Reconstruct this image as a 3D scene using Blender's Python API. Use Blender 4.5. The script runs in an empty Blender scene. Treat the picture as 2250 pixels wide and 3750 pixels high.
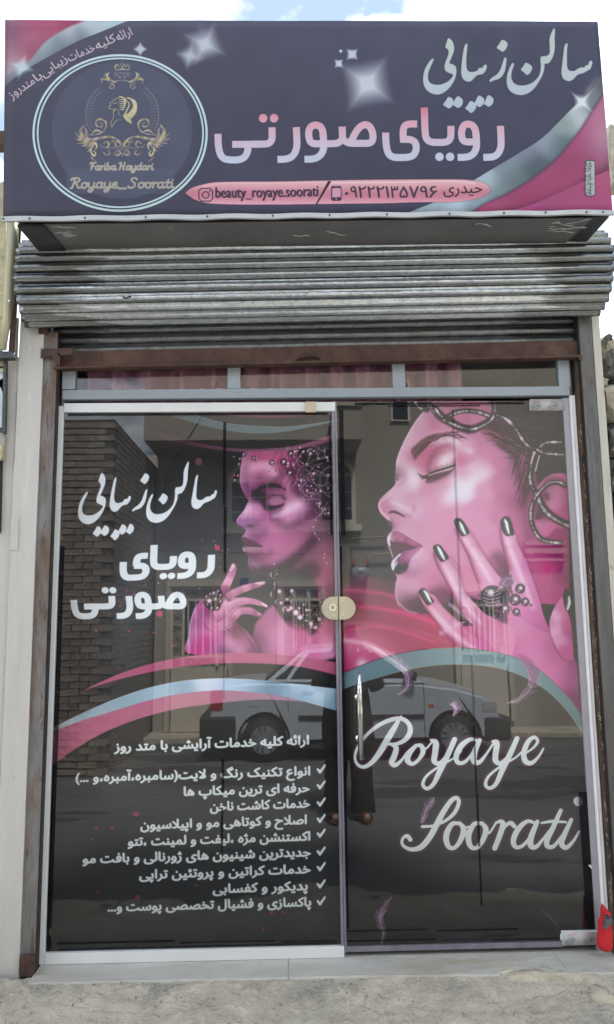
import bpy, bmesh, math, random
import numpy as np
from mathutils import Vector, Matrix
R_ = math.radians
scene = bpy.context.scene; COL = scene.collection
# ---------------------------------------------------------------- camera, sky, sun, exposure
FPX = 2750.0                                   # focal length in pixels of the 2250 x 3750 photograph
CAMP = Vector((0.9895, -3.2583, 1.3445))
CAMR = (Matrix.Rotation(-0.0266, 3, 'Z') @ Matrix.Rotation(math.pi/2+0.1424, 3, 'X') @ Matrix.Rotation(-0.0123, 3, 'Z'))
cam_d = bpy.data.cameras.new('camera'); cam = bpy.data.objects.new('camera', cam_d); COL.objects.link(cam)
cam.matrix_world = Matrix.Translation(CAMP) @ CAMR.to_4x4()
cam_d.sensor_fit = 'VERTICAL'; cam_d.sensor_height = 37.5; cam_d.lens = 37.5*FPX/3750; cam_d.clip_start = .02; cam_d.clip_end = 400
scene.camera = cam
SUN_EL, SUN_AZ = 58., 12.                      # the sun stands high behind the shop, veiled by cloud
w = bpy.data.worlds.new('World'); scene.world = w; w.use_nodes = True
nt = w.node_tree; nt.nodes.clear(); N = nt.nodes.new; K = nt.links.new
out = N('ShaderNodeOutputWorld'); bg = N('ShaderNodeBackground'); bg.inputs[1].default_value = .15
sky = N('ShaderNodeTexSky'); sky.sky_type = 'NISHITA'; sky.sun_disc = False
sky.sun_elevation = R_(SUN_EL); sky.sun_rotation = R_(SUN_AZ); sky.dust_density = 2.5; sky.air_density = 1.2
tc = N('ShaderNodeTexCoord'); mp = N('ShaderNodeMapping'); mp.inputs['Scale'].default_value = (1, 1, 1.9); mp.inputs['Location'].default_value = (18.314, 4.686, -.915)
nz = N('ShaderNodeTexNoise'); nz.inputs['Scale'].default_value = 2.1; nz.inputs['Detail'].default_value = 9; nz.inputs['Roughness'].default_value = .58; nz.inputs['Distortion'].default_value = .25
cr = N('ShaderNodeValToRGB'); cr.color_ramp.elements[0].position = .38; cr.color_ramp.elements[1].position = .52
n2 = N('ShaderNodeTexNoise'); n2.inputs['Scale'].default_value = 5.2; n2.inputs['Detail'].default_value = 7
c2 = N('ShaderNodeValToRGB'); c2.color_ramp.elements[0].position = .44; c2.color_ramp.elements[0].color = (1.0, 1.32, 1.8, 1); c2.color_ramp.elements[1].position = .78; c2.color_ramp.elements[1].color = (12.8, 12.8, 13.1, 1)
mx = N('ShaderNodeMix'); mx.data_type = 'RGBA'
K(tc.outputs['Generated'], mp.inputs[0]); K(mp.outputs[0], nz.inputs[0]); K(mp.outputs[0], n2.inputs[0]); K(nz.outputs[0], cr.inputs[0]); K(n2.outputs[0], c2.inputs[0])
K(cr.outputs[0], mx.inputs[0]); sc_ = N('ShaderNodeVectorMath'); sc_.operation = 'SCALE'; sc_.inputs['Scale'].default_value = .38; K(sky.outputs[0], sc_.inputs[0]); K(sc_.outputs[0], mx.inputs[6]); K(c2.outputs[0], mx.inputs[7]); K(mx.outputs[2], bg.inputs[0]); K(bg.outputs[0], out.inputs[0])
sl = bpy.data.lights.new('sun', 'SUN'); sun = bpy.data.objects.new('sun', sl); COL.objects.link(sun)
sl.energy = 4.; sl.angle = R_(12); sl.color = (1, .965, .90)
sd = Vector((math.sin(R_(SUN_AZ))*math.cos(R_(SUN_EL)), math.cos(R_(SUN_AZ))*math.cos(R_(SUN_EL)), math.sin(R_(SUN_EL))))
sun.rotation_euler = sd.to_track_quat('Z', 'Y').to_euler(); sun.location = sd*30
scene.view_settings.view_transform = 'Standard'; scene.view_settings.look = 'None'; scene.view_settings.gamma = 1; scene.view_settings.exposure = 1.98
scene.view_settings.use_curve_mapping = False
scene.render.engine = 'CYCLES'; scene.cycles.use_denoising = True; scene.cycles.max_bounces = 8; scene.cycles.transparent_max_bounces = 12
# ---------------------------------------------------------------- measuring: photograph pixel -> point on an upright or level plane
def ray(px, py): return CAMR @ Vector(((px-1125)/FPX, (1875-py)/FPX, -1.))
def B(px, py, y=0.):
    d = ray(px, py); t = (y-CAMP.y)/d.y; return CAMP+d*t
def G(px, py, z):
    d = ray(px, py); t = (z-CAMP.z)/d.z; return CAMP+d*t
def RB(px, py, Y):
    """what the glass mirrors: the real point on the plane y = -Y in front of the shop"""
    p = B(px, py, Y); return Vector((p.x, -Y, p.z))
def project(P):
    q = (np.asarray(P)-np.array(CAMP)) @ np.array(CAMR)
    return np.stack([1125-FPX*q[..., 0]/q[..., 2], 1875+FPX*q[..., 1]/q[..., 2]], -1)

GAIN_SIGN, GAIN_DOOR, SUB_DOOR = .78, 1.2, (.034, .033, .028)   # printed inks measured against the daylight they are seen in
# ---------------------------------------------------------------- flat print painter (numpy, nothing is loaded)
import unicodedata
def lin(c):
    c = np.asarray(c, dtype=np.float32)
    return np.where(c <= .04045, c/12.92, ((c+.055)/1.055)**2.4)
def enc(c):
    c = np.clip(c, 0, 1)
    return np.where(c <= .0031308, c*12.92, 1.055*np.power(c, 1/2.4)-.055)
def smooth(pts, n=6, closed=True):
    """Catmull-Rom through the points"""
    P = np.array(pts, dtype=float)
    if closed: Q = np.vstack([P[-1:], P, P[:2]])
    else: Q = np.vstack([2*P[0]-P[1], P, 2*P[-1]-P[-2]])
    out = []
    t = np.linspace(0, 1, n, endpoint=False)[:, None]
    for i in range(1, len(Q)-2):
        a, b, c, d = Q[i-1], Q[i], Q[i+1], Q[i+2]
        out.append(.5*((2*b)+(-a+c)*t+(2*a-5*b+4*c-d)*t*t+(-a+3*b-3*c+d)*t**3))
    if not closed: out.append(P[-1:])
    return np.vstack(out)
def tr(pts, ox, oy, s):
    P = np.array(pts, dtype=float); P[:, 0] = ox+P[:, 0]*s; P[:, 1] = oy+P[:, 1]*s
    return P
def blur1(a, sg, ax):
    r = max(1, int(sg*2.6+.5)); k = np.exp(-.5*(np.arange(-r, r+1)/sg)**2); k /= k.sum()
    pad = [(0, 0)]*a.ndim; pad[ax] = (r, r)
    b = np.pad(a, pad, mode='edge'); o = np.zeros_like(a)
    n = a.shape[ax]
    for i, w in enumerate(k):
        sl = [slice(None)]*a.ndim; sl[ax] = slice(i, i+n)
        o += w*b[tuple(sl)]
    return o
def blur(a, sg):
    if sg < .3: return a
    if sg > 6:                                              # big blurs on a smaller copy
        f = int(sg/3); h, w = a.shape[:2]; H2, W2 = -(-h//f)*f, -(-w//f)*f
        b = np.pad(a, ((0, H2-h), (0, W2-w)), mode='edge').reshape(H2//f, f, W2//f, f).mean((1, 3))
        b = blur1(blur1(b, sg/f, 0), sg/f, 1)
        yy = np.clip((np.arange(h)+.5)/f-.5, 0, b.shape[0]-1); xx = np.clip((np.arange(w)+.5)/f-.5, 0, b.shape[1]-1)
        y0 = np.floor(yy).astype(int); x0 = np.floor(xx).astype(int)
        y1 = np.minimum(y0+1, b.shape[0]-1); x1 = np.minimum(x0+1, b.shape[1]-1)
        fy = (yy-y0)[:, None]; fx = (xx-x0)[None]
        t = b[y0][:, x0]*(1-fx)+b[y0][:, x1]*fx; u = b[y1][:, x0]*(1-fx)+b[y1][:, x1]*fx
        return t*(1-fy)+u*fy
    return blur1(blur1(a, sg, 0), sg, 1)
class Art:
    """a canvas measured in the photograph's pixels, k canvas texels per pixel"""
    def __init__(s, x0, y0, x1, y1, k, col):
        s.x0, s.y0, s.k = x0, y0, k
        s.W = int((x1-x0)*k); s.H = int((y1-y0)*k)
        s.im = np.empty((s.H, s.W, 3), dtype=np.float32); s.im[:] = np.array(col)/255.
        s.X, s.Y = np.meshgrid(x0+(np.arange(s.W)+.5)/k, y0+(np.arange(s.H)+.5)/k)
        s.X = s.X.astype(np.float32); s.Y = s.Y.astype(np.float32)
    def loc(s, P): return (np.asarray(P, dtype=float)-[s.x0, s.y0])*s.k
    def box(s, P, pad):
        x0 = max(0, int(np.floor(P[:, 0].min()-pad))); x1 = min(s.W, int(np.ceil(P[:, 0].max()+pad)))
        y0 = max(0, int(np.floor(P[:, 1].min()-pad))); y1 = min(s.H, int(np.ceil(P[:, 1].max()+pad)))
        return x0, y0, max(x1, x0), max(y1, y0)
    def polys(s, plist, ss=3, pad=0):
        """non-zero fill of a list of outlines -> (box, coverage)"""
        L = [s.loc(p) for p in plist]
        bx = x0, y0, x1, y1 = s.box(np.vstack(L), pad)
        m = np.zeros((y1-y0, x1-x0), dtype=np.float32)
        if m.size == 0: return bx, m
        A = np.vstack([p for p in L]); B = np.vstack([np.roll(p, -1, 0) for p in L])
        keep = A[:, 1] != B[:, 1]; A = A[keep]; B = B[keep]
        lo = np.minimum(A[:, 1], B[:, 1]); hi = np.maximum(A[:, 1], B[:, 1]); sg = np.where(B[:, 1] > A[:, 1], 1, -1)
        sl = (B[:, 0]-A[:, 0])/(B[:, 1]-A[:, 1]); w = x1-x0; rr = np.arange(w)
        for j in range((y1-y0)*ss):
            y = y0+(j+.5)/ss
            e = (lo <= y) & (y < hi)
            if not e.any(): continue
            xs = A[e, 0]+(y-A[e, 1])*sl[e]-x0; o = np.argsort(xs); xs = xs[o]; sw = sg[e][o]
            row = m[j//ss]; wn = 0
            for q in range(len(xs)-1):
                wn += sw[q]
                if wn:
                    a, b = max(xs[q], 0.), min(xs[q+1], float(w))
                    if b <= a: continue
                    ia, ib = int(a), min(int(b), w-1)
                    if ia == ib: row[ia] += (b-a)
                    else:
                        row[ia] += ia+1-a; row[ib] += b-ib; row[ia+1:ib] += 1
        return bx, np.minimum(m/ss, 1)
    def line(s, pts, w, sm=True, closed=False, pad=0):
        """round stroke of varying width -> (box, coverage)"""
        P = np.array(pts, dtype=float); n = len(P)
        w = np.full(n, w, float) if np.isscalar(w) else np.interp(np.linspace(0, 1, n), np.linspace(0, 1, len(w)), w)
        if sm and n > 2:
            Q = smooth(np.column_stack([P, w]), 5, closed)
            if closed: Q = np.vstack([Q, Q[:1]])
            P, w = Q[:, :2], Q[:, 2]
        elif closed: P = np.vstack([P, P[:1]]); w = np.append(w, w[0])
        P = s.loc(P); r = w*s.k/2
        bx = x0, y0, x1, y1 = s.box(P, r.max()+1.5+pad)
        d = np.full((y1-y0, x1-x0), 9e9, dtype=np.float32)
        if d.size == 0: return bx, d
        for i in range(len(P)-1):
            a, b = P[i], P[i+1]; rm = max(r[i], r[i+1])+1.5
            u0 = max(x0, int(min(a[0], b[0])-rm)); u1 = min(x1, int(max(a[0], b[0])+rm)+2)
            v0 = max(y0, int(min(a[1], b[1])-rm)); v1 = min(y1, int(max(a[1], b[1])+rm)+2)
            if u1 <= u0 or v1 <= v0: continue
            gx = np.arange(u0, u1)[None]+.5-a[0]; gy = np.arange(v0, v1)[:, None]+.5-a[1]
            dx, dy = b-a; L = dx*dx+dy*dy+1e-9
            t = np.clip((gx*dx+gy*dy)/L, 0, 1)
            q = np.hypot(gx-t*dx, gy-t*dy)-(r[i]+t*(r[i+1]-r[i]))
            v = d[v0-y0:v1-y0, u0-x0:u1-x0]; np.minimum(v, q, out=v)
        return bx, np.clip(.5-d, 0, 1)*np.minimum(1, 1.)
    def put(s, bm, col, a=1., soft=0, clip=None):
        """col: one sRGB 0..255 colour, or a function (X, Y) -> colours"""
        (x0, y0, x1, y1), m = bm
        if m.size == 0: return
        if soft:
            p = int(soft*s.k*2.6)+1
            X0, Y0, X1, Y1 = max(0, x0-p), max(0, y0-p), min(s.W, x1+p), min(s.H, y1+p)
            M = np.zeros((Y1-Y0, X1-X0), dtype=np.float32); M[y0-Y0:y1-Y0, x0-X0:x1-X0] = m
            m = blur(M, soft*s.k); x0, y0, x1, y1 = X0, Y0, X1, Y1
        m = m*a
        if clip is not None: m = m*clip[y0:y1, x0:x1]
        v = s.im[y0:y1, x0:x1]
        c = col(s.X[y0:y1, x0:x1], s.Y[y0:y1, x0:x1]) if callable(col) else np.array(col, dtype=np.float32)
        v += (c/255.-v)*m[..., None]
    def full(s, bm):
        (x0, y0, x1, y1), m = bm; F = np.zeros((s.H, s.W), dtype=np.float32); F[y0:y1, x0:x1] = m; return F
    def P(s, pts, col, a=1., soft=0, clip=None, sm=True, n=6): s.put(s.polys([smooth(pts, n) if sm else np.array(pts, float)]), col, a, soft, clip)
    def L(s, pts, w, col, a=1., soft=0, clip=None, sm=True, closed=False): s.put(s.line(pts, w, sm, closed), col, a, soft, clip)
    def dot(s, x, y, r, col, a=1., soft=0, clip=None, ry=None):
        t = np.linspace(0, 2*np.pi, 20, endpoint=False)
        s.put(s.polys([np.column_stack([x+r*np.cos(t), y+(ry or r)*np.sin(t)])]), col, a, soft, clip)
    def field(s, bm, samples, sig, a=1., soft=0, clip=None):
        """smooth colour field through scattered (x, y, r, g, b[, reach]) samples"""
        (x0, y0, x1, y1), m = bm; f = 3
        S = np.array([list(q)+[1.]*(6-len(q)) for q in samples], dtype=np.float32)
        X = s.X[y0:y1:f, x0:x1:f]; Y = s.Y[y0:y1:f, x0:x1:f]
        num = np.zeros(X.shape+(3,), dtype=np.float32); den = np.full(X.shape, 1e-12, dtype=np.float32)
        for q in S:
            d2 = ((X-q[0])**2+(Y-q[1])**2)/(sig*q[5])**2
            w = np.exp(-.5*d2)+1e-4/(1+d2)**2; num += w[..., None]*q[2:5]; den += w
        C = num/den[..., None]
        h, w_ = y1-y0, x1-x0
        yy = np.clip(np.arange(h)/f, 0, C.shape[0]-1); xx = np.clip(np.arange(w_)/f, 0, C.shape[1]-1)
        a0 = yy.astype(int); b0 = xx.astype(int); a1 = np.minimum(a0+1, C.shape[0]-1); b1 = np.minimum(b0+1, C.shape[1]-1)
        fy = (yy-a0)[:, None, None]; fx = (xx-b0)[None, :, None]
        G = (C[a0][:, b0]*(1-fx)+C[a0][:, b1]*fx)*(1-fy)+(C[a1][:, b0]*(1-fx)+C[a1][:, b1]*fx)*fy
        G = G.astype(np.float32)
        full = np.zeros((s.H, s.W, 3), dtype=np.float32); full[y0:y1, x0:x1] = G
        p = int(soft*s.k*3)+2                                  # let a soft edge run past the box
        if soft:
            full[max(0, y0-p):y0, x0:x1] = full[y0, x0:x1]; full[y1:y1+p, x0:x1] = full[y1-1, x0:x1]
            full[:, max(0, x0-p):x0] = full[:, x0:x0+1]; full[:, x1:x1+p] = full[:, x1-1:x1]
        def cf(XX, YY):
            i = int(round((YY[0, 0]-s.y0)*s.k-.5)); j = int(round((XX[0, 0]-s.x0)*s.k-.5))
            return full[i:i+XX.shape[0], j:j+XX.shape[1]]
        s.put(bm, cf, a, soft, clip)
def butt(pts, w, sm=True, n=6):
    """outline of a flat-ended stroke"""
    P = smooth(pts, n, False) if sm else np.array(pts, float)
    T = np.gradient(P, axis=0); T /= np.linalg.norm(T, axis=1)[:, None]+1e-9; N = np.column_stack([-T[:, 1], T[:, 0]])*w/2
    return np.vstack([P+N, (P-N)[::-1]])
def quadstrip(pts, w, sm=True):
    """the same as a list of quads, safe where the stroke bends sharply"""
    P = smooth(pts, 6, False) if sm else np.array(pts, float); out = []
    T = np.gradient(P, axis=0); T /= np.linalg.norm(T, axis=1)[:, None]+1e-9; N = np.column_stack([-T[:, 1], T[:, 0]])*w/2
    for i in range(len(P)-1):
        out.append(np.array([P[i]+N[i], P[i+1]+N[i+1], P[i+1]-N[i+1], P[i]-N[i]]))
    return out
# ---- Persian joining + outlines of the built-in font
FORMS = {}
for cp in list(range(0xFB50, 0xFE00))+list(range(0xFE70, 0xFEFD)):
    d_ = unicodedata.decomposition(chr(cp)).split()
    if len(d_) == 2 and d_[0] in ('<isolated>', '<final>', '<initial>', '<medial>'):
        FORMS.setdefault(chr(int(d_[1], 16)), {})[d_[0][1]] = chr(cp)
LA = {'ا': ('\uFEFB', '\uFEFC'), 'آ': ('\uFEF5', '\uFEF6')}
def shape(t):
    o = []; i = 0; prev = False
    while i < len(t):
        c = t[i]; F_ = FORMS.get(c)
        if F_ is None: o.append({'(': ')', ')': '('}.get(c, c)); prev = False; i += 1; continue
        if c == 'ل' and i+1 < len(t) and t[i+1] in LA:
            o.append(LA[t[i+1]][1 if prev else 0]); prev = False; i += 2; continue
        nx = i+1 < len(t) and t[i+1] in FORMS and 'f' in FORMS[t[i+1]] and 'i' in F_
        if prev: g = 'm' if nx else 'f'
        else: g = 'i' if nx else 'i0'
        if g == 'i0': g = 'i_'
        o.append(F_.get({'m': 'm', 'f': 'f', 'i': 'i', 'i_': 'iso'}[g]) or F_['iso'] if g != 'i_' else F_['iso'])
        prev = nx; i += 1
    return ''.join(reversed(o))
_fx = {}
for cp in list(range(0xFB50, 0xFE00))+list(range(0xFE70, 0xFEFD)):
    d_ = unicodedata.decomposition(chr(cp)).split()
    if len(d_) == 2 and d_[0][0] == '<':
        k_ = {'<isolated>': 'iso', '<final>': 'f', '<initial>': 'i', '<medial>': 'm'}.get(d_[0])
        if k_: _fx.setdefault(chr(int(d_[1], 16)), {})[k_] = chr(cp)
FORMS = _fx
def outlines(txt):
    """closed outlines (em units, y up) of a string in Blender's own font"""
    cu = bpy.data.curves.new('lettering', 'FONT'); cu.body = txt; cu.resolution_u = 3
    ob = bpy.data.objects.new('lettering', cu); bpy.context.scene.collection.objects.link(ob)
    dg = bpy.context.evaluated_depsgraph_get(); ev = ob.evaluated_get(dg)
    c2 = ev.to_curve(dg); out = []
    for sp in c2.splines:
        bp = sp.bezier_points; n = len(bp); pts = []
        if n == 0:
            pts = [(p.co[0], p.co[1]) for p in sp.points]
        for i in range(n):
            a, b = bp[i], bp[(i+1) % n]
            p0, p1, p2, p3 = a.co, a.handle_right, b.handle_left, b.co
            st = abs((p1-p0).cross(p3-p0).z)+abs((p2-p0).cross(p3-p0).z) < 1e-7
            for t in ([0] if st else [0, .25, .5, .75]):
                u = 1-t; q = p0*u**3+p1*3*u*u*t+p2*3*u*t*t+p3*t**3; pts.append((q[0], q[1]))
        if len(pts) > 2: out.append(np.array(pts))
    ev.to_curve_clear(); bpy.data.objects.remove(ob); bpy.data.curves.remove(cu)
    return out
def text_polys(txt, right, left, h, up=None, persian=True):
    """lay a string between two points of its baseline; h = height of one em"""
    O = outlines(shape(txt) if persian else txt); A = np.vstack(O); x0, x1 = A[:, 0].min(), A[:, 0].max()
    r, l = np.array(right, float), np.array(left, float); e = (r-l)/(x1-x0)
    d = (r-l)/np.linalg.norm(r-l); u = np.array([d[1], -d[0]])*h if up is None else np.array(up)*h
    return [l+(p[:, :1]-x0)*e+p[:, 1:]*u for p in O]
def affine(src, dst):
    S = np.column_stack([np.array(src, float), np.ones(len(src))]); return np.linalg.lstsq(S, np.array(dst, float), rcond=None)[0]
def ap(M, P): P = np.asarray(P, float); return P@M[:2]+M[2]
# ---------------------------------------------------------------- print of the shop sign
CAL = [  # the big calligraphic line, outlines in photograph pixels
 tr([(1132,175),(1140,185),(1136,230),(1136,300),(1138,345),(1148,370),(1170,378),(1195,376),(1215,362),(1240,352),(1262,352),(1275,338),(1292,332),(1300,310),(1312,302),(1322,315),(1316,340),(1305,365),(1290,372),(1270,385),(1250,393),(1225,400),(1205,412),(1185,435),(1160,450),(1135,448),(1112,435),(1100,410),(1097,375),(1103,320),(1110,260),(1118,200)],1508,70,.5),
 tr([(1040,68),(1048,80),(1045,140),(1047,200),(1040,250),(1022,295),(1000,320),(973,326),(970,362),(955,410),(930,455),(900,500),(860,535),(815,552),(770,550),(730,532),(705,500),(696,460),(698,415),(710,370),(730,330),(742,320),(748,332),(735,370),(728,410),(732,440),(748,465),(775,480),(815,484),(860,474),(900,450),(930,415),(942,380),(945,330),(942,290),(950,272),(975,270),(1000,262),(1010,240),(1010,200),(1008,150),(1020,105)],1508,70,.5),
 tr([(685,280),(692,290),(688,340),(680,380),(660,415),(635,435),(600,445),(575,457),(570,445),(590,425),(620,405),(645,375),(662,330),(675,290)],1508,70,.5),
 tr([(400,178),(406,190),(402,240),(398,300),(400,350),(410,375),(430,385),(455,384),(480,375),(495,355),(515,355),(530,335),(545,333),(549,348),(540,375),(520,398),(495,403),(475,410),(455,430),(435,450),(410,455),(385,445),(368,420),(362,385),(366,320),(375,250),(385,200)],1508,70,.5),
 tr([(268,140),(295,160),(308,200),(305,240),(290,280),(275,320),(295,328),(320,345),(326,375),(320,420),(300,465),(270,505),(235,535),(195,550),(150,545),(110,520),(88,480),(83,430),(95,370),(125,315),(152,288),(158,298),(140,340),(122,385),(117,425),(125,455),(145,472),(180,480),(220,476),(265,455),(295,425),(302,405),(280,395),(250,380),(240,355),(245,320),(262,275),(270,240),(262,220),(246,205),(255,170)],1508,70,.5)]
DOTS = [tr(q,1508,70,.5) for q in (
 [(835,318),(870,335),(881,355),(870,385),(845,406),(822,388),(800,368),(818,342)],
 [(660,153),(690,165),(700,185),(690,215),(665,238),(643,225),(622,210),(640,182)],
 [(268,568),(295,580),(305,600),(298,630),(272,652),(250,640),(230,625),(250,595)],
 [(335,563),(365,578),(374,600),(365,632),(338,648),(320,638),(303,625),(312,595)],
 [(430,597),(460,612),(472,630),(462,662),(433,685),(412,668),(392,652),(410,625)],
 [(490,558),(520,572),(530,590),(522,622),(495,641),(475,630),(458,618),(472,588)],
 [(560,555),(590,572),(598,595),(588,622),(562,639),(545,628),(528,618),(542,588)])]
def heading(w=26., fat=0.):
    """the monoline heading; returns (first word, second word) as fill outlines. fat widens the strokes"""
    W = w+fat; A = []; B = []
    def S(dst, ox, pts, sm=True): dst += quadstrip(tr(pts, ox, 370, .5), W, sm)
    def C(dst, ox, x, y, r=31):
        t = np.linspace(0, 2*np.pi, 24, endpoint=False); r = r+fat*.7
        dst.append(tr(np.column_stack([x+r*np.cos(t), y+r*np.sin(t)]), ox, 370, .5))
    S(A,1208,[(1250,182),(1251,220),(1254,300),(1250,345),(1232,385),(1200,408),(1160,413),(1124,414)])
    S(A,1208,[(1072,240),(1074,290),(1074,335),(1060,375),(1030,402),(990,412),(936,413)])
    S(A,1208,[(1071,262),(1066,215),(1048,182),(1018,169),(985,178),(967,215),(966,255),(975,285),(1000,299),(1040,300),(1080,300)])
    S(A,1208,[(693,48),(694,110),(697,200),(703,260),(722,290),(755,302),(800,303),(838,302),(868,292),(884,268),(887,230),(887,182)])
    C(A,1208,803,409); C(A,1208,881,409)
    S(A,1208,[(640,169),(590,169),(560,176),(543,195),(537,230),(538,262),(539,284)])
    S(A,1208,[(514,281),(560,281),(595,285),(622,302),(633,335),(628,370),(610,398),(575,412),(520,415),(470,413),(437,395),(420,360),(412,310),(410,270),(410,232)])
    S(B,658,[(1250,312),(1285,240),(1318,195),(1358,175),(1392,190),(1412,230),(1416,275),(1403,302),(1375,311),(1320,311),(1268,311),(1232,305),(1206,290)])
    S(B,658,[(1190,188),(1192,240),(1192,275),(1172,300),(1145,311),(1080,313),(1030,313)])
    S(B,658,[(1052,262),(1048,220),(1030,188),(998,176),(966,186),(948,215),(947,258),(958,295),(985,311),(1040,313)])
    S(B,658,[(1052,240),(1055,300),(1055,345),(1040,385),(1010,412),(970,424),(915,425)])
    S(B,658,[(855,190),(858,250),(860,310),(853,355),(835,392),(805,415),(765,424),(717,425)])
    S(B,658,[(677,190),(678,240),(675,280),(655,305),(620,312),(540,313),(460,314),(385,314)])
    S(B,658,[(498,325),(500,350),(490,385),(470,412),(430,427),(370,428),(325,418),(298,385),(285,330),(282,280),(281,238)])
    C(B,658,612,124); C(B,658,692,124)
    return A, B
SCRIPT = {  # a small bold upright brush hand: strokes in a 0..1 x-height box, advance last
 'R': ([[(.2,1.75),(.05,1.45),(.3,1.75),(.75,1.8),(1.05,1.55),(.95,1.2),(.6,.98),(.8,.6),(.95,.1),(1.2,.1)],[(.5,1.75),(.4,1.),(.25,.1),(.05,.05)]],1.25),
 'S': ([[(1.05,1.5),(.9,1.75),(.6,1.75),(.4,1.5),(.5,1.2),(.8,.9),(.85,.4),(.55,.05),(.2,.1),(.1,.35)]],1.2),
 'F': ([[(.1,1.5),(.2,1.75),(.6,1.7),(1.1,1.75)],[(.6,1.7),(.5,1.),(.35,.1)],[(.3,.95),(.85,.98)]],1.),
 'H': ([[(.1,1.55),(.3,1.75),(.45,1.6),(.35,.8),(.2,.05)],[(1.05,1.75),(.95,1.),(.85,.2),(1.1,.1)],[(.3,.9),(.95,.95)]],1.3),
 'o': ([[(.45,1.),(.15,.75),(.15,.25),(.4,.03),(.68,.3),(.68,.75),(.45,1.)],[(.6,.9),(.9,.85)]],.82),
 'y': ([[(.1,.95),(.15,.3),(.4,.08),(.65,.3)],[(.75,.98),(.7,.3),(.6,-.4),(.3,-.65),(.12,-.4),(.5,-.05),(.95,.2)]],.92),
 'a': ([[(.7,.85),(.4,1.),(.15,.7),(.18,.2),(.42,.05),(.68,.35)],[(.75,.98),(.7,.3),(.8,.07),(1.,.2)]],.95),
 'e': ([[(.15,.5),(.55,.6),(.6,.88),(.4,1.),(.15,.7),(.15,.25),(.42,.04),(.75,.25)]],.78),
 'r': ([[(.15,.98),(.2,.5),(.15,.05)],[(.2,.6),(.4,.95),(.62,.9)]],.62),
 't': ([[(.35,1.5),(.28,.8),(.25,.3),(.4,.05),(.62,.2)],[(.05,1.),(.6,1.)]],.62),
 'i': ([[(.2,.98),(.18,.3),(.3,.06),(.5,.2)],[(.24,1.42),(.25,1.44)]],.48),
 'b': ([[(.2,1.75),(.15,.9),(.18,.2),(.42,.05),(.68,.4),(.6,.85),(.35,.9)]],.82),
 'd': ([[(.7,.85),(.4,1.),(.15,.7),(.18,.2),(.42,.05),(.68,.35)],[(.82,1.75),(.74,.8),(.7,.3),(.82,.07),(1.,.2)]],.95),
 '_': ([[(.1,-.05),(1.,-.05)]],1.12), ' ': ([],.5)}
def script(A, txt, x, y, xe, xh, w, col, slant=.06, dy=0):
    adv = sum(SCRIPT[c][1] for c in txt); sx = (xe-x)/adv
    for c in txt:
        st, a = SCRIPT[c]
        for s_ in st:
            P = [(x+(p[0]+slant*p[1])*sx, y-p[1]*xh) for p in s_]
            A.L(P, w, col)
        x += a*sx; y += dy*a*sx
def sparkle(A, x, y, r, col, a=1., rot=0., p=.62, sharp=2.2):
    x0, y0, x1, y1 = A.box(A.loc([[x-r, y-r], [x+r, y+r]]), 0)
    X = A.X[y0:y1, x0:x1]-x; Y = A.Y[y0:y1, x0:x1]-y
    c, s_ = math.cos(rot), math.sin(rot); U = np.abs(X*c+Y*s_)/r; V = np.abs(Y*c-X*s_)/r
    v = np.clip(1-(U**p+V**p)**(1/p), 0, 1)
    A.put(((x0, y0, x1, y1), np.clip(v*sharp, 0, 1)**(1.25 if r > 40 else .9)), col, a)
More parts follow.
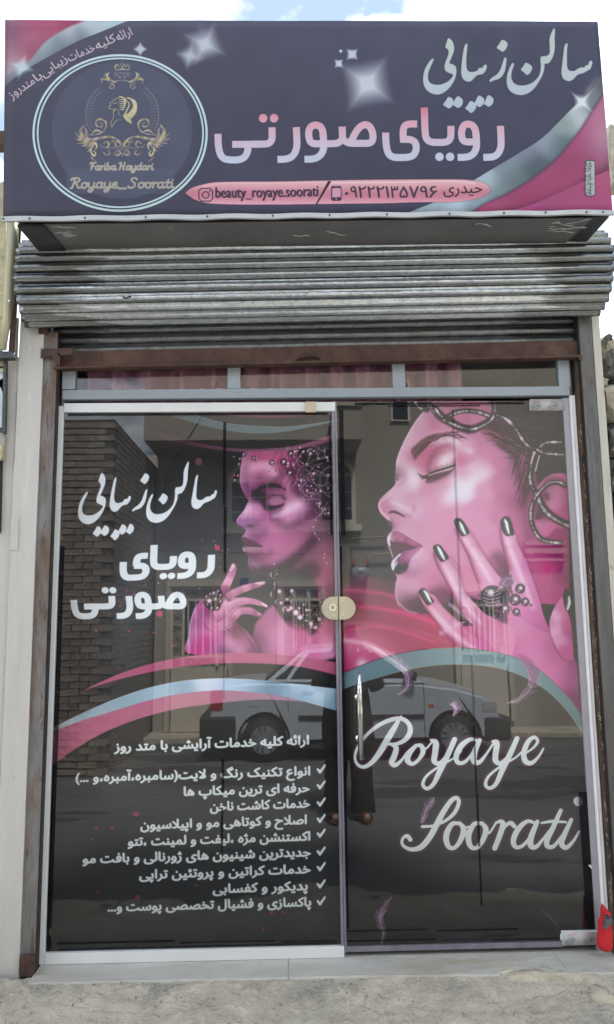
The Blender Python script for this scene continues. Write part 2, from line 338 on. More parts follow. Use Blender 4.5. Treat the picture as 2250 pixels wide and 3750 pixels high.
def paint_sign():
    A = Art(0, 60, 2260, 830, .75, (84,84,100))
    X, Y = A.X, A.Y
    A.im += ((X[..., None]-1100)/2200*np.array([-8,-6,-2])+(Y[..., None]-430)/700*np.array([-9,-8,-9]))/255
    # top left ribbon
    R1 = smooth([(0,60),(305,60),(240,105),(190,135),(150,170),(115,215),(80,245),(40,262),(0,300)],6)
    G = lambda pts, sg: (lambda bm: A.field(bm[0], pts, sg, soft=bm[1]))
    band = np.array([(0,330),(0,60),(500,60),(450,82),(370,115),(280,152),(200,195),(120,240),(60,280),(20,312)])
    A.put(A.polys([np.vstack([smooth(band[2:],5,False), [(0,330),(0,60)]])]), (150,165,170))
    A.field(A.polys([np.vstack([smooth(band[2:],5,False), [(0,330),(0,60)]])]),
        [(420,80,175,195,198),(330,100,190,205,210),(300,135,120,130,140),(240,150,120,135,140),(250,120,200,205,212),(180,170,170,190,192),(120,220,165,185,190),(60,250,190,205,210),(60,285,110,110,125),(20,300,140,130,140),(200,190,105,110,120),(130,232,115,115,128),(330,75,170,180,190)], 24)
    A.field(A.polys([R1]), [(60,100,150,105,125),(40,190,160,115,135),(100,90,170,90,115),(150,80,170,85,110),(250,75,160,75,100),(200,110,175,95,120),(120,130,178,118,140),(100,180,172,110,132),(130,190,160,85,110),(60,225,190,150,160),(40,250,180,170,180),(170,140,170,100,122),(30,80,140,100,120)], 26, soft=3)
    A.L([(22,75),(20,200),(20,300)], 14, (120,95,110), .5, soft=4)
    sparkle(A, 80, 245, 60, (205,225,228), .8, .3, .7, 1.6)
    # bottom right ribbons
    A.P([(2260,320),(2185,440),(2100,560),(2000,640),(1900,705),(1800,760),(1700,800),(1690,830),(2260,830)], (166,84,120), sm=False)
    pk = np.vstack([smooth([(2215,300),(2165,395),(2105,480),(2025,555),(1925,635),(1825,690),(1740,740),(1660,790),(1640,830)],6,False), [(2260,830),(2260,300)]])
    A.field(A.polys([pk]), [(2180,360,185,115,145),(2200,450,180,110,140),(2120,500,168,90,125),(2210,560,160,100,130),(2050,580,160,85,118),(2150,620,165,85,118),(1950,660,160,88,120),(2050,680,160,80,112),(1850,720,155,85,118),(1950,740,165,75,108),(1800,780,178,90,125),(2230,500,200,170,185),(2240,440,190,140,165)], 42)
    # shade fold and lower lobe
    A.P([(2260,600),(2180,630),(2080,690),(1960,740),(1860,775),(1780,800),(1960,800),(2100,740),(2260,690)], (95,62,82), .75, soft=12)
    A.field(A.polys([np.vstack([smooth([(2260,612),(2190,640),(2080,690),(1960,745),(1850,782),(1800,830)],6,False),[(2260,830)]])]), [(2230,640,185,100,130),(2240,760,178,92,138),(2050,730,160,85,118),(2150,700,170,85,120),(1900,790,185,95,150),(2100,790,178,92,142)], 50)
    silver = smooth([(2205,268),(2150,345),(2090,400),(1990,500),(1900,560),(1800,620),(1700,680),(1600,735),(1500,775),(1420,815)],6,False)
    silv2 = smooth([(1690,815),(1760,755),(1850,712),(1940,660),(2030,588),(2110,495),(2170,405),(2225,325)],6,False)
    A.field(A.polys([np.vstack([silver, silv2])]), [(2195,300,105,105,110),(2150,360,150,158,160),(2120,410,190,200,205),(2170,370,110,112,118),(2060,450,150,165,165),(2000,520,150,160,172),(2050,540,105,120,125),(1930,560,135,145,160),(1960,600,95,105,115),(1850,620,135,150,158),(1880,660,110,125,130),(1780,660,175,195,205),(1830,700,130,145,150),(1700,700,185,205,215),(1750,740,140,160,170),(1600,760,165,180,190),(1650,790,185,205,220),(1520,790,160,180,190)], 26)
    A.L(silver[::6], 2.5, (50,52,60), .7, soft=1); A.L(silv2[::6], 8, (70,60,75), .55, soft=4)
    sparkle(A, 2130, 372, 80, (225,238,238), .95, .75, .5, 1.5)
    A.L([(2150,340),(2190,280)], [14,4], (165,160,170), .7, soft=6)
    # sparkles
    for (x, y, r, a, ro) in ((1345,308,138,.95,.62),(750,162,98,.9,.45),(695,205,62,.8,.2),(514,180,32,.9,0),(1290,200,34,.95,.78),(1241,234,26,.95,.78),(1248,188,11,1,0)):
        sparkle(A, x, y, r, (205,212,222), a, ro, .75 if r < 40 else .86, 1.3 if r > 40 else 2.)
    A.L([(742,130),(735,80)], [26,8], (150,155,170), .45, soft=12)
    # ring and emblem
    cx, cy = 440, 487.5
    tt = np.linspace(0, 2*np.pi, 90, endpoint=False); A.put(A.polys([np.column_stack([447+257*np.cos(tt), 477+253*np.sin(tt)])]), (95,99,117), .8)
    A.P([(245,620),(245,710),(640,710),(640,620)], (100,105,124), .5, sm=False)
    t = np.linspace(0, 2*np.pi, 80, endpoint=False)
    for (ax, ay, rx, ry, w) in ((440,487.5,317,285,8.5),(441,487,303,273,6.5)):
        A.L(np.column_stack([ax+rx*np.cos(t), ay+ry*np.sin(t)]), w+3.5, (40,52,62), .8, closed=True)
        A.L(np.column_stack([ax+rx*np.cos(t), ay+ry*np.sin(t)]), w, (205,226,228), closed=True)
    gold = lambda XX, YY: np.stack([175+25*np.sin(XX*.21+YY*.13), 163+26*np.sin(XX*.21+YY*.13), 138+22*np.sin(YY*.3)], -1)
    M = 697
    def both(pts, w, col=gold, a=.9):
        for sgn in (1, -1): A.L(tr([(M+sgn*(p[0]-M), p[1]) for p in pts],100,190,.5), np.array(w)*.5 if not np.isscalar(w) else w*.5, col, a)
    bright = (214,204,158); dim = (160,150,145)
    both([(693,130),(650,132),(648,100),(660,92),(672,108),(693,85)], 6); both([(655,133),(693,127)], 9); both([(693,100),(693,120)],5); both([(650,112),(643,104)],8)
    both([(545,220),(560,200),(600,205),(640,222),(660,214),(690,208)], [6,14,18,12,8,5]); both([(600,150),(585,175),(600,195)], [3,14,8],bright); both([(565,185),(575,165),(590,155)], [4,9,3])
    both([(600,230),(630,240),(637,260),(615,270),(603,258),(615,250)], [7,9,7,6,5,5]); both([(550,235),(548,210),(565,190)], [3,10,4]); both([(540,205),(555,195)],6)
    both([(640,160),(655,155),(665,170),(650,178),(640,170)],5,dim); both([(670,160),(685,152),(692,165)],5,dim); both([(676,185),(682,186)],13,dim)
    both([(535,260),(490,300),(455,350),(435,410),(430,470),(440,530),(465,575)], 4, dim)
    both([(560,275),(515,320),(490,370),(480,430),(483,500)], 2.5, dim, .6)
    for q in np.linspace(0, 1, 15):
        a_ = math.radians(133+q*88); both([(697+262*math.cos(a_), 440-255*math.sin(a_)*.85+10), (697+232*math.cos(a_), 440-225*math.sin(a_)*.85+10)], 3, dim, .75)
    both([(500,525),(510,500),(540,493),(572,510),(580,540),(560,580),(520,600),(470,607),(440,606)], [6,11,13,13,12,10,8,5,3]); both([(500,520),(515,545),(545,545),(548,525),(530,518)], [8,11,9,7,5])
    both([(470,600),(500,575),(520,575),(545,585)],[3,9,10,4],bright)
    both([(420,530),(395,565),(395,600),(430,635),(480,640),(540,628),(600,620),(650,635),(685,665),(690,690)], [4,18,26,24,22,18,13,11,9,6])
    both([(415,545),(432,575),(432,610),(450,630)], [4,16,18,6], dim)
    for p in ([(350,590),(380,620),(420,640)],[(350,632),(390,645),(430,650)],[(365,670),(410,665),(450,655)],[(395,690),(430,680),(470,660)],[(420,705),(450,690),(490,660)],[(440,730),(465,710),(500,665)]): both(p,[2,15,12])
    both([(465,700),(470,740),(490,760),(500,740),(485,720)],[4,12,14,8,4],bright); both([(500,665),(510,690),(500,715)],[14,12,4],bright); both([(465,765),(480,785),(505,803)],[3,9,3])
    both([(560,668),(585,655),(598,675),(590,697),(570,700)],[8,13,14,10,4]); both([(535,680),(548,697),(562,695)],6,dim)
    both([(650,690),(645,665),(662,655),(682,675),(675,695),(655,688)],[8,11,12,10,8,6]); both([(618,660),(632,645),(640,655),(630,665)],6); both([(560,735),(570,750),(595,752),(605,735),(590,722)],[5,8,9,7,4])
    both([(640,740),(650,755),(675,752),(682,732),(660,722),(648,735),(662,742)],[7,10,11,9,8,6,4]); both([(600,715),(620,700),(650,705),(690,715)],5,dim); both([(690,740),(697,760)],6,dim); both([(690,690),(697,712)],5,dim)
    H = lambda pts, w, c=bright: A.L(tr(pts,100,190,.5), np.array(w)*.5 if not np.isscalar(w) else w*.5, c, .95)
    H([(660,340),(640,350),(618,368),(605,376),(612,392),(598,404),(605,415),(640,420),(655,418)],3.5); H([(628,372),(645,378),(658,372)],3.5)
    for k in range(7): H([(662+k*5,338-k*2),(690+k*6,328+k*5),(722-k*3,352+k*12)],[2,4.5,2.5])
    for k in range(6): H([(668+k*2,352+k*13),(695,350+k*15),(724-k*2,362+k*10)],[2,6,3])
    for k in range(6): H([(728+k*3,340-k),(760+k*7,350+k*3),(780+k*4,400+k*5),(745+k*7,450+k*3),(716+k*8,470+k*4),(742+k*5,505+k*4)],[3,6,7,7,6,2])
    H([(728,355),(748,385),(725,440),(710,470),(730,500),(765,530)],[3,8,10,10,8,2])
    H([(645,425),(630,440),(634,470),(622,500),(612,520),(620,555)],[7,4,3,3,4,2]); H([(620,555),(635,525),(660,500),(690,498)],[2,4,3,2]); H([(668,420),(672,450),(690,475)],[3,3,2])
    script(A, 'Fariba', 327, 623, 426, 15.5, 6, (184,178,164)); script(A, 'Haydari', 434, 623, 562, 15.5, 6, (184,178,164))
    script(A, 'Royaye_Soorati', 257, 690, 638, 21, 10.5, (66,68,82)); script(A, 'Royaye_Soorati', 257, 690, 638, 21, 7.8, (178,172,162))
    # small slanted line top left: words one by one along the arc
    words = ['ارائه','کلیه','خدمات','زیبایی','با','متد','روز']
    spots = [((486,126),(432,150)),((427,149),(356,182)),((350,184),(254,226)),((248,222),(161,284)),((158,284),(136,300)),((130,304),(84,335)),((80,332),(42,364))]
    for w_, (r, l) in zip(words, spots):
        T = text_polys(w_, r, l, 44); A.put(A.polys(T), (70,50,70), .7, soft=1.5); A.put(A.polys(T), (214,196,206)); A.put(A.polys([p+[.8,.4] for p in T]), (214,196,206), .8)
    # big calligraphy
    def glow(pl, sh, c1):
        A.put(A.polys(pl, pad=4), (46,48,60), .8, soft=2.6); A.put(A.polys(pl), sh); A.put(A.polys([p+[1.,1.] for p in pl]), c1, .85)
    cal = [smooth(p,5) for p in CAL]+[smooth(p,4) for p in DOTS]
    gc = lambda XX, YY: np.stack([196+(YY-250)*-.03, 208+(YY-250)*-.02, 208+(YY-250)*.07], -1)
    glow(cal, (150,160,165), gc)
    Aw, Bw = heading()
    def gp(XX, YY):
        t_ = np.clip((YY-395)/190, 0, 1)[..., None]
        a0, a1, a2, a3 = (np.array(c, np.float32) for c in ((222,130,155),(226,168,182),(214,190,206),(200,206,222)))
        return np.where(t_ < .25, a0+(a1-a0)*t_/.25, np.where(t_ < .6, a1+(a2-a1)*(t_-.25)/.35, a2+(a3-a2)*(t_-.6)/.4))
    for q in (Aw, Bw):
        A.put(A.polys(q, pad=5), (44,46,60), .8, soft=2.6); A.put(A.polys(q), (196,200,215)); 
    Ai, Bi = heading(23.)
    for q in (Ai, Bi): A.put(A.polys(q), gp)
    # the pink contact strip
    top = [(678,708),(700,690),(735,678),(790,667),(900,664),(1000,664),(1210,661),(1450,658),(1650,657),(1720,660),(1765,668),(1790,684),(1797,700)]
    bot = [(1797,700),(1785,712),(1750,727),(1690,738),(1650,740),(1500,741),(1420,744),(1210,747),(1000,748),(850,748),(760,744),(710,730)]
    pill = np.vstack([smooth(top,5,False), smooth(bot,5,False)])
    A.put(A.polys([pill], pad=4), (70,20,45), .9, soft=1.8)
    A.put(A.polys([pill]), lambda XX, YY: np.stack([216+14*np.cos((YY-668)/14.)+(YY-700)*.1, 156+22*np.cos((YY-668)/14.), 168+18*np.cos((YY-668)/14.)+(YY-700)*.1], -1))
    A.L([(740,684),(800,673),(900,669),(1000,670),(1200,669)], 3, (238,196,210), .9, soft=.8); A.L([(1215,670),(1450,668),(1650,664),(1740,672)], 4, (245,215,224), .9, soft=.8)
    A.P([(1202,663),(1214,663),(1162,748),(1156,748)], (64,52,66), sm=False)
    ink = (72,66,80)
    sq = lambda x0,y0,x1,y1,r: [(x0+r,y0),(x1-r,y0),(x1,y0+r),(x1,y1-r),(x1-r,y1),(x0+r,y1),(x0,y1-r),(x0,y0+r)]
    A.L(sq(729,690,779,737,9), 4, ink, closed=True, sm=False); t = np.linspace(0,2*np.pi,16,endpoint=False); A.L(np.column_stack([754+12*np.cos(t),714+12*np.sin(t)]), 4, ink, closed=True); A.dot(769,699,3,ink)
    T = text_polys('beauty_royaye.soorati', (1165,718), (790,724), 50, persian=False, up=(.02,-1.12)); A.put(A.polys(T), ink)
    for d_ in (-1.8,-.9,.9,1.8): A.put(A.polys([p+[d_,.4*d_] for p in T]), ink)
    A.P(sq(1213,681,1251,736,5), ink, sm=False); A.P([(1217,690),(1248,689),(1248,722),(1217,723)], (214,160,180), sm=False); A.dot(1232,729,3.2,(200,150,170)); A.L([(1226,685),(1238,685)],2,(200,150,170))
    A.P([(1264,704),(1275,704),(1275,714),(1264,714)], ink, sm=False)
    x = 1284
    for c, wd in zip('۹۲۲۲۱۳۵۷۹۶', (26,30,30,32,14,30,32,38,30,32)):
        T = text_polys(c, (x+wd-2,724), (x+1,724.5), 62, persian=False); 
        for d_ in (-1,0,1): A.put(A.polys([p+[d_,0] for p in T]), ink)
        x += wd+ (2.7 if c != '۱' else 4)
    T = text_polys('حیدری', (1766,706), (1624,710), 56); A.put(A.polys(T), (60,44,60)); A.put(A.polys([p+[1,.6] for p in T]), (60,44,60))
    # printer's upright plate
    A.P(sq(2142,586,2180,719,6), (60,60,70), sm=False); A.P(sq(2145,589,2178,716,5), (182,190,185), sm=False); A.L([(2161,590),(2163,716)],1.5,(90,90,95))
    T = text_polys('مرکز چاپ آریا', (2150,594), (2154,712), 22); A.put(A.polys(T), (50,50,60))
    T = text_polys('۳۴۶۵ ۹۱۹ ۰۹۱۸', (2168,594), (2172,712), 22, persian=False); A.put(A.polys(T), (50,50,60))
    # fabric life
    rng = np.random.default_rng(5); n = blur(rng.standard_normal((A.H, A.W)).astype(np.float32), 22); n /= n.std()
    g = rng.standard_normal((A.H, A.W)).astype(np.float32)
    A.im += (n*.005+g*.006)[..., None]
    return A
# ---------------------------------------------------------------- print of the two door leaves
ZA = lambda p: tr(p, 1200, 1430, .337)
ZB = lambda p: tr(p, 1650, 1430, .4044)
ZC = lambda p: tr(p, 1150, 2100, .7412)
ZD = lambda p: tr(p, 1150, 2850, .7412)
ZE = lambda p: tr(p, 0, 2350, .8423)
ZF = lambda p: tr(p, 600, 1430, .4717)
def zs(z, samples):
    P = z([(q[0], q[1]) for q in samples]); return [(P[i][0], P[i][1])+tuple(q[2:]) for i, q in enumerate(samples)]
def bead(A, x, y, r, rng=None, pink=.0, clip=None):
    A.dot(x, y, r, (52,40,48), .92, soft=.4, clip=clip); A.dot(x, y, r*.8, (120,92,108), .55, soft=r*.25, clip=clip)
    A.dot(x+r*.1, y-r*.15, r*.36, (238,214,226), .95, soft=r*.12, clip=clip); A.dot(x-r*.3, y+r*.5, r*.2, (205,150,175), .7, soft=.4, clip=clip)
def snake(A, pts, w, rng, col=(40,38,38)):
    """a segmented dark metal cord with light glints"""
    w = w*1.32
    Q = smooth(pts, 8, False); A.L(pts, w*1.25, (95,50,70), .5, soft=2); A.L(pts, w, col)
    d = np.r_[0, np.cumsum(np.hypot(*np.diff(Q, axis=0).T))]; n = max(3, int(d[-1]/7)); s_ = np.linspace(0, d[-1], n)
    C = np.column_stack([np.interp(s_, d, Q[:, 0]), np.interp(s_, d, Q[:, 1])])
    for i in range(n-1):
        v = rng.random()*.6+.4*(.5+.5*math.sin(i*.55+pts[0][0]))
        g = 70+165*v; a, b = C[i], C[i+1]; t = (b-a)/(np.hypot(*(b-a))+1e-6); nn = np.array([-t[1], t[0]])
        A.L([a+t*1+nn*w*.12, b-t*1.4+nn*w*.12], w*(.25+.3*v), (g, g*.92, g*.95), .92, sm=False)
def nail(A, P, hl):
    A.P([(x+1.5, y+2) for x, y in P], (150,70,100), .6, soft=3); A.P(P, (40,34,36)); c = np.mean(P, 0)
    A.L([p+[-3,1] for p in np.array(hl)], [6,17,16,8], (122,116,116), .7, soft=3); A.L(hl, [4,11,10,5], (222,238,238), .95, soft=1.); A.L([p+[-5,3] for p in np.array(hl)], 2.5, (120,90,90), .8, soft=.6)
def feather(A, pts, w, rng, col=(200,165,190), a=.5):
    Q = smooth(pts, 10, False); T = np.gradient(Q, axis=0); T /= np.hypot(*T.T)[:, None]+1e-6; n = len(Q)
    for i in range(n):
        k = math.sin(math.pi*(i+1)/(n+1))**.7
        for sg in (-1, 1):
            for _ in range(3):
                L_ = 1.7*w*k*(.5+.7*rng.random()); N = np.array([-T[i][1], T[i][0]])*sg
                e = Q[i]+N*L_*.7-T[i]*L_*(.7+.4*rng.random()); m = (Q[i]+e)/2+N*L_*.12
                A.L([Q[i], m, e], [2.6,2.2,.8], col, a*(.2+.5*rng.random()))
    A.L(pts, [1,2.,1.5], (226,200,222), min(1, a+.1))
def paint_right(A, rng):
    # pink light streaks left of the chin
    zone = ZC([(112,-60),(112,520),(200,480),(330,425),(480,388),(620,372),(760,368),(820,300),(700,120),(420,40),(250,10),(112,-60)])
    bm = A.polys([zone])
    A.field(bm, zs(ZC, [(130,-20,40,36,40),(130,40,70,46,56),(400,20,50,42,48),(260,60,100,50,70),(400,80,110,52,76),(150,120,150,54,86),(300,150,150,55,88),(450,190,175,62,100),(600,200,190,66,106),(150,200,150,52,84),(300,230,130,50,76),(450,250,130,50,78),(600,290,150,56,86),(150,280,165,58,92),(320,290,170,60,95),(500,330,165,60,95),(640,330,165,62,96),(150,350,215,140,170),(260,370,205,120,155),(370,390,185,95,130),(150,430,195,80,122),(280,430,180,70,108),(160,490,150,52,84),(430,360,150,60,90),(700,330,170,66,100)]), 44)
    for p, w, c, a in (([(112,78),(220,85),(330,98),(430,122)],10,(240,90,140),.75),([(130,170),(260,165),(420,190),(560,230),(680,290)],16,(235,80,135),.6),([(115,330),(190,335),(270,350),(340,385),(400,410)],20,(250,215,228),.6),([(120,290),(300,262),(450,290),(600,340)],9,(240,100,150),.6),([(115,270),(240,245),(400,262),(560,300),(660,340)],4,(250,160,190),.5)):
        A.L(ZC(p), w*.74, c, a, soft=5)
    A.dot(*ZC([(238,448)])[0], 18, (235,235,238), .8, soft=9)
    # dark hair mass and neck on the right
    H = ZB([(-700,-5),(1060,-20),(1125,2399),(600,2399),(-300,2300),(-300,200)])
    hair = A.polys([ZB([(0,10),(1060,-20),(1080,900),(700,1100),(500,900),(300,400),(0,340)])])
    A.put(hair, (62,54,58))
    # face
    fo = [(1060,190),(1030,240),(960,330),(880,460),(820,580),(770,700),(745,800),(742,880),(738,1005),(700,1060),(620,1130),(570,1180),(552,1240),(560,1300),(590,1350),(640,1395),(690,1430),(708,1480),(700,1520),(660,1570),(650,1640),(668,1700),(700,1790),(708,1830),(692,1880),(700,1925),(725,1975),(757,2030),(746,2100),(740,2170),(747,2240),(765,2310),(800,2374)]
    edge = np.vstack([ZA(fo), ZC([(430,160),(470,188),(520,198),(570,200),(620,200),(680,190),(700,130)])])
    right = ZB([(420,1900),(1085,1950),(1070,700),(1058,480),(700,520),(560,300),(400,60),(-140,20)])
    face = A.polys([np.vstack([smooth(edge, 5, False), right])])
    FM = A.full(face)
    S = zs(ZA, [(1080,230,190,135,158),(1000,330,205,165,182),(900,480,212,170,186),(840,620,216,178,192),(790,760,220,190,200),(1000,420,196,138,160),(1150,320,188,118,145),(1300,400,200,135,160),(1420,470,205,150,172),(950,560,202,150,170),(880,720,192,125,150),(830,850,218,190,202),(960,700,180,105,132),(1030,800,192,112,142),(930,880,205,170,184),(930,960,224,212,220),(860,1010,212,180,194),(780,960,180,120,145),(775,900,120,75,92),(760,1060,216,180,194),(1080,1050,200,140,162),(690,1110,212,172,188),(640,1180,190,125,150),(590,1230,200,140,162),(620,1300,194,120,148),(720,1200,222,200,210),(800,1250,220,205,214),(900,1320,212,190,204),(700,1280,180,105,138),(800,1180,206,150,172),(880,1200,200,140,164),(960,1250,208,165,184),(850,1330,190,120,148),(740,1400,196,140,162),(650,1370,206,160,180),(800,1440,204,150,172),(900,1450,200,142,166),(760,1500,208,165,184),(850,1540,204,158,178),(1000,1600,202,146,170),(1100,1400,204,146,172),(1300,1400,202,142,168),(1100,1200,206,150,174),(1250,1200,206,152,176),(1420,1100,220,205,214),(1470,1060,224,214,220),(1300,1080,206,156,178),(1400,1300,204,146,170),(1250,980,200,140,164),(1100,1700,200,142,166),(1050,1900,196,130,156),(930,1880,198,150,172),(1000,1800,206,170,188),(850,1990,190,120,150),(950,2050,202,150,174),(800,2080,206,160,182),(780,2170,190,140,160),(900,2150,206,152,178),(1050,2060,196,128,156),(1150,2100,192,118,150),(1250,2200,160,90,122),(900,2280,110,74,90),(820,2260,150,105,122),(1000,2340,78,58,68),(1200,2340,86,60,72),(1320,2340,84,58,70),(1120,1550,202,144,168),(1250,1750,198,136,162),(1180,860,196,128,150),(1120,760,186,92,124),(1170,660,190,98,128),(1320,610,206,130,152),(1420,600,222,180,192),(1200,560,205,160,178),(1330,540,218,200,206),(1450,520,210,165,182),(1290,740,226,214,218),(1210,790,214,180,190),(1400,700,196,112,138),(1470,680,190,90,122),(1150,830,205,150,168),(1484,620,224,205,212),(690,1490,170,110,135),(1300,1900,196,130,158),(1380,2050,194,122,152),(1484,900,206,150,176)])
    S += zs(ZB, [(700,1350,170,88,128),(60,300,190,110,140),(150,430,196,125,155),(250,480,196,125,156),(100,520,222,200,208),(170,560,205,150,172),(350,560,200,135,162),(450,620,192,122,152),(60,830,222,205,212),(200,750,216,190,202),(300,720,210,170,188),(120,900,222,205,214),(30,950,224,210,217),(300,900,206,148,174),(450,850,192,122,152),(520,950,178,108,140),(300,1050,200,136,164),(450,1100,190,120,152),(580,1050,172,98,132),(200,1100,202,142,170),(640,1150,176,98,136),(650,1300,182,105,142),(280,1250,200,138,166),(380,1400,196,128,160),(420,1550,170,96,130),(300,1400,196,130,160),(480,1640,120,70,92),(60,1400,200,136,164),(600,1000,150,85,115),(680,1150,170,95,130),(720,1350,168,85,125),(850,1450,150,70,108),(1000,1500,140,58,98),(780,1550,178,88,130),(900,1620,182,80,128),(1020,1650,150,58,105),(1080,1700,110,40,80),(850,1800,176,82,128),(1000,1800,165,70,118),(950,1000,182,105,138),(620,700,150,100,120),(600,560,110,78,92),(500,450,120,85,98),(640,800,110,72,90),(400,380,150,100,118),(560,800,180,112,142)])
    A.field(face, S, 21, soft=.7)
    # hair over the temple: soft mass, then strands
    A.P(ZB([(330,260),(430,235),(560,280),(690,430),(760,560),(740,640),(720,900),(760,1010),(700,960),(660,880),(640,760),(590,620),(520,520),(420,420),(330,350)]), (58,46,52), .8, soft=12)
    A.P(ZB([(400,40),(1060,30),(1060,820),(900,780),(800,860),(760,600),(700,480),(560,270),(430,200)]), (54,48,50), .95, soft=3)
    for i in range(230):
        t = rng.random(); r0 = rng.random()
        if t < .55:
            x = 330+t/.55*370+rng.normal()*12; y = 330+t/.55*330+rng.normal()*30; dx, dy = 70+60*r0, 45+55*r0
            P = [(x-70*rng.random()-25, y-20+30*rng.random()), (x, y), (x+dx, y+dy*.7)]
        else:
            u = (t-.55)/.45; x = 620+60*u+rng.normal()*22; y = 600+380*u; P = [(x-40+25*rng.random(), y+70+60*rng.random()), (x, y), (x+30, y-95)]
        A.L(ZB(P), [.8,2.,2.4], (60,36,46) if rng.random() < .7 else (150,90,115), .75, clip=FM)
    for i in range(60):
        y = 60+380*rng.random(); x = 430+250*rng.random(); A.L(ZB([(x, y), (x+120, y+14+10*rng.random()), (x+260, y+30)]), [1,2,1], (92,62,74), .45)
    # forehead ornament: dark loops and the skin within
    A.P(ZA([(1180,60),(1484,60),(1484,180),(1400,225),(1280,240),(1220,190)]), (180,115,140), .8, soft=3)
    A.P(ZA([(1100,120),(1180,170),(1290,260),(1400,340),(1484,380),(1484,450),(1380,410),(1240,340),(1160,270)]), (60,60,58), .9, soft=3)
    A.P(ZB([(0,200),(100,160),(230,170),(380,220),(410,270),(330,330),(200,390),(100,370),(0,310)]), (64,52,56), .92, soft=3)
    A.P(ZB([(20,230),(120,205),(230,210),(330,245),(290,275),(200,310),(120,300),(50,265)]), (192,125,152), .95, soft=2)
    A.P(ZB([(60,100),(200,110),(360,150),(350,185),(230,165),(120,150)]), (180,112,140), .7, soft=4)
    snake(A, ZA([(955,95),(985,160),(1030,192),(1085,205)]), 14, rng); snake(A, ZA([(1110,100),(1140,190),(1180,250)]), 8, rng)
    snake(A, ZA([(1180,190),(1240,270),(1330,330),(1420,380),(1500,410)]), 13, rng)
    for p, w in (([(-30,235),(50,200),(150,180),(260,192),(390,238)],11),([(-60,260),(30,300),(110,330),(200,345),(290,315),(370,262),(400,190),(397,90)],13),([(420,215),(480,235),(540,275),(600,345),(660,440),(710,495),(790,535)],15),([(790,535),(840,480),(900,462),(1010,462)],12),([(790,530),(860,562),(950,570),(1030,575)],13),([(770,560),(745,640),(735,720),(728,800),(748,870),(785,930)],14)): snake(A, ZB(p), w, rng)
    # ear
    ear = ZB([(760,1000),(780,900),(830,820),(900,765),(980,750),(1062,775),(1085,1000),(1080,1200),(1000,1210),(940,1260),(880,1320),(800,1340),(750,1290),(745,1150)])
    A.field(A.polys([smooth(ear,5)]), zs(ZB, [(850,850,176,105,138),(950,780,190,120,152),(1040,830,170,85,122),(900,820,130,75,100),(880,950,110,62,82),(930,930,195,125,158),(1000,1000,196,118,155),(900,1030,200,135,165),(1050,1100,165,75,118),(980,1120,182,98,140),(800,1080,120,65,88),(790,1180,190,120,150),(850,1240,200,125,160),(910,1250,190,95,140),(800,1300,165,95,125),(1060,1000,150,65,108),(840,1130,95,52,70)]), 18, soft=1.5)
    A.L(ZB([(850,860),(900,800),(980,795),(1050,840)]), 10, (100,52,75), .55, soft=4); A.P(ZB([(845,930),(880,920),(900,980),(880,1000),(850,970)]), (90,45,62), .7, soft=4)
    A.P(ZB([(770,1160),(800,1070),(830,1060),(845,1140),(800,1170)]), (70,45,55), .75, soft=3)
    snake(A, ZB([(785,930),(820,1010),(870,1090),(940,1150),(1010,1190),(1090,1225)]), 20, rng)
    snake(A, ZB([(1045,862),(980,832),(900,842),(840,890),(780,965),(742,1050),(735,1150),(752,1230),(800,1320),(870,1360),(1000,1378)]), 13, rng)
    A.L(ZB([(810,590),(790,660),(775,725)]), 4, (215,200,208), .9)
    # brow
    A.P(ZA([(912,640),(960,590),(1030,530),(1110,485),(1200,462),(1290,462),(1380,488),(1484,560),(1420,528),(1340,500),(1260,498),(1180,520),(1120,570),(1060,640),(1000,700),(950,755),(925,700)]), (92,58,66), .82, soft=2.2)
    for i in range(150):
        t = i/150; cx = 925+t*560; cy = 690-235*math.sin(min(1, t*1.25)*1.45)+(t > .8)*(t-.8)*330; th = 60*(1-t)**.6+10
        x = cx+rng.normal()*8; y = cy+rng.normal()*th*.35; L_ = 60*(1-t*.5)
        A.L(ZA([(x-8, y+L_*.35*(1-t)), (x+12, y-5), (x+L_*.9, y-L_*(.75-.75*t))]), [1,2,.7], (52,32,38) if rng.random() < .75 else (150,95,112), .65)
    # eye: crease, shadow, lash line, lashes
    A.L(ZA([(1100,850),(1105,760),(1150,670),(1250,600),(1360,600),(1484,650)]), 13, (176,70,104), .5, soft=7)
    A.L(ZA([(1110,800),(1130,740),(1190,690),(1280,670)]), 8, (150,80,100), .35, soft=4)
    A.P(ZA([(1072,975),(1090,930),(1150,905),(1250,885),(1340,860),(1392,815),(1385,845),(1330,905),(1260,945),(1180,985),(1090,1005)]), (70,54,58), .9, soft=3)
    A.L(ZA([(1085,985),(1180,985),(1280,940),(1390,890)]), 14, (150,95,112), .4, soft=6)
    A.L(ZA([(1090,920),(1150,885),(1230,862),(1320,835),(1390,812)]), [4,7,7,5], (40,28,32), .9)
    for i in range(15): t = i/14; x = 1100+290*t; y = 905-92*t; A.L(ZA([(x, y+6), (x-4, y-14), (x-12+10*t, y-48-10*math.sin(i*2))]), [4,3,1], (36,28,30), .85); A.dot(*ZA([(x+9, y+12)])[0], 2.6, (215,185,190), .8)
    for i in range(16): t = i/15; x = 1085+30*t; y = 915+45*t; A.L(ZA([(x, y), (x-50, y+10-18*t), (x-110+20*t, y+2+10*t-30*(1-t))]), [3,2,.7], (60,38,46), .7)
    for i in range(14): t = i/13; A.L(ZA([(770, 900+90*t), (745, 885+100*t), (722, 870+120*t)]), [3,2,1], (70,42,52) if i % 3 else (220,200,208), .75)
    A.P(ZA([(745,1000),(790,965),(832,925),(800,985),(755,1020)]), (215,185,196), .6, soft=2)
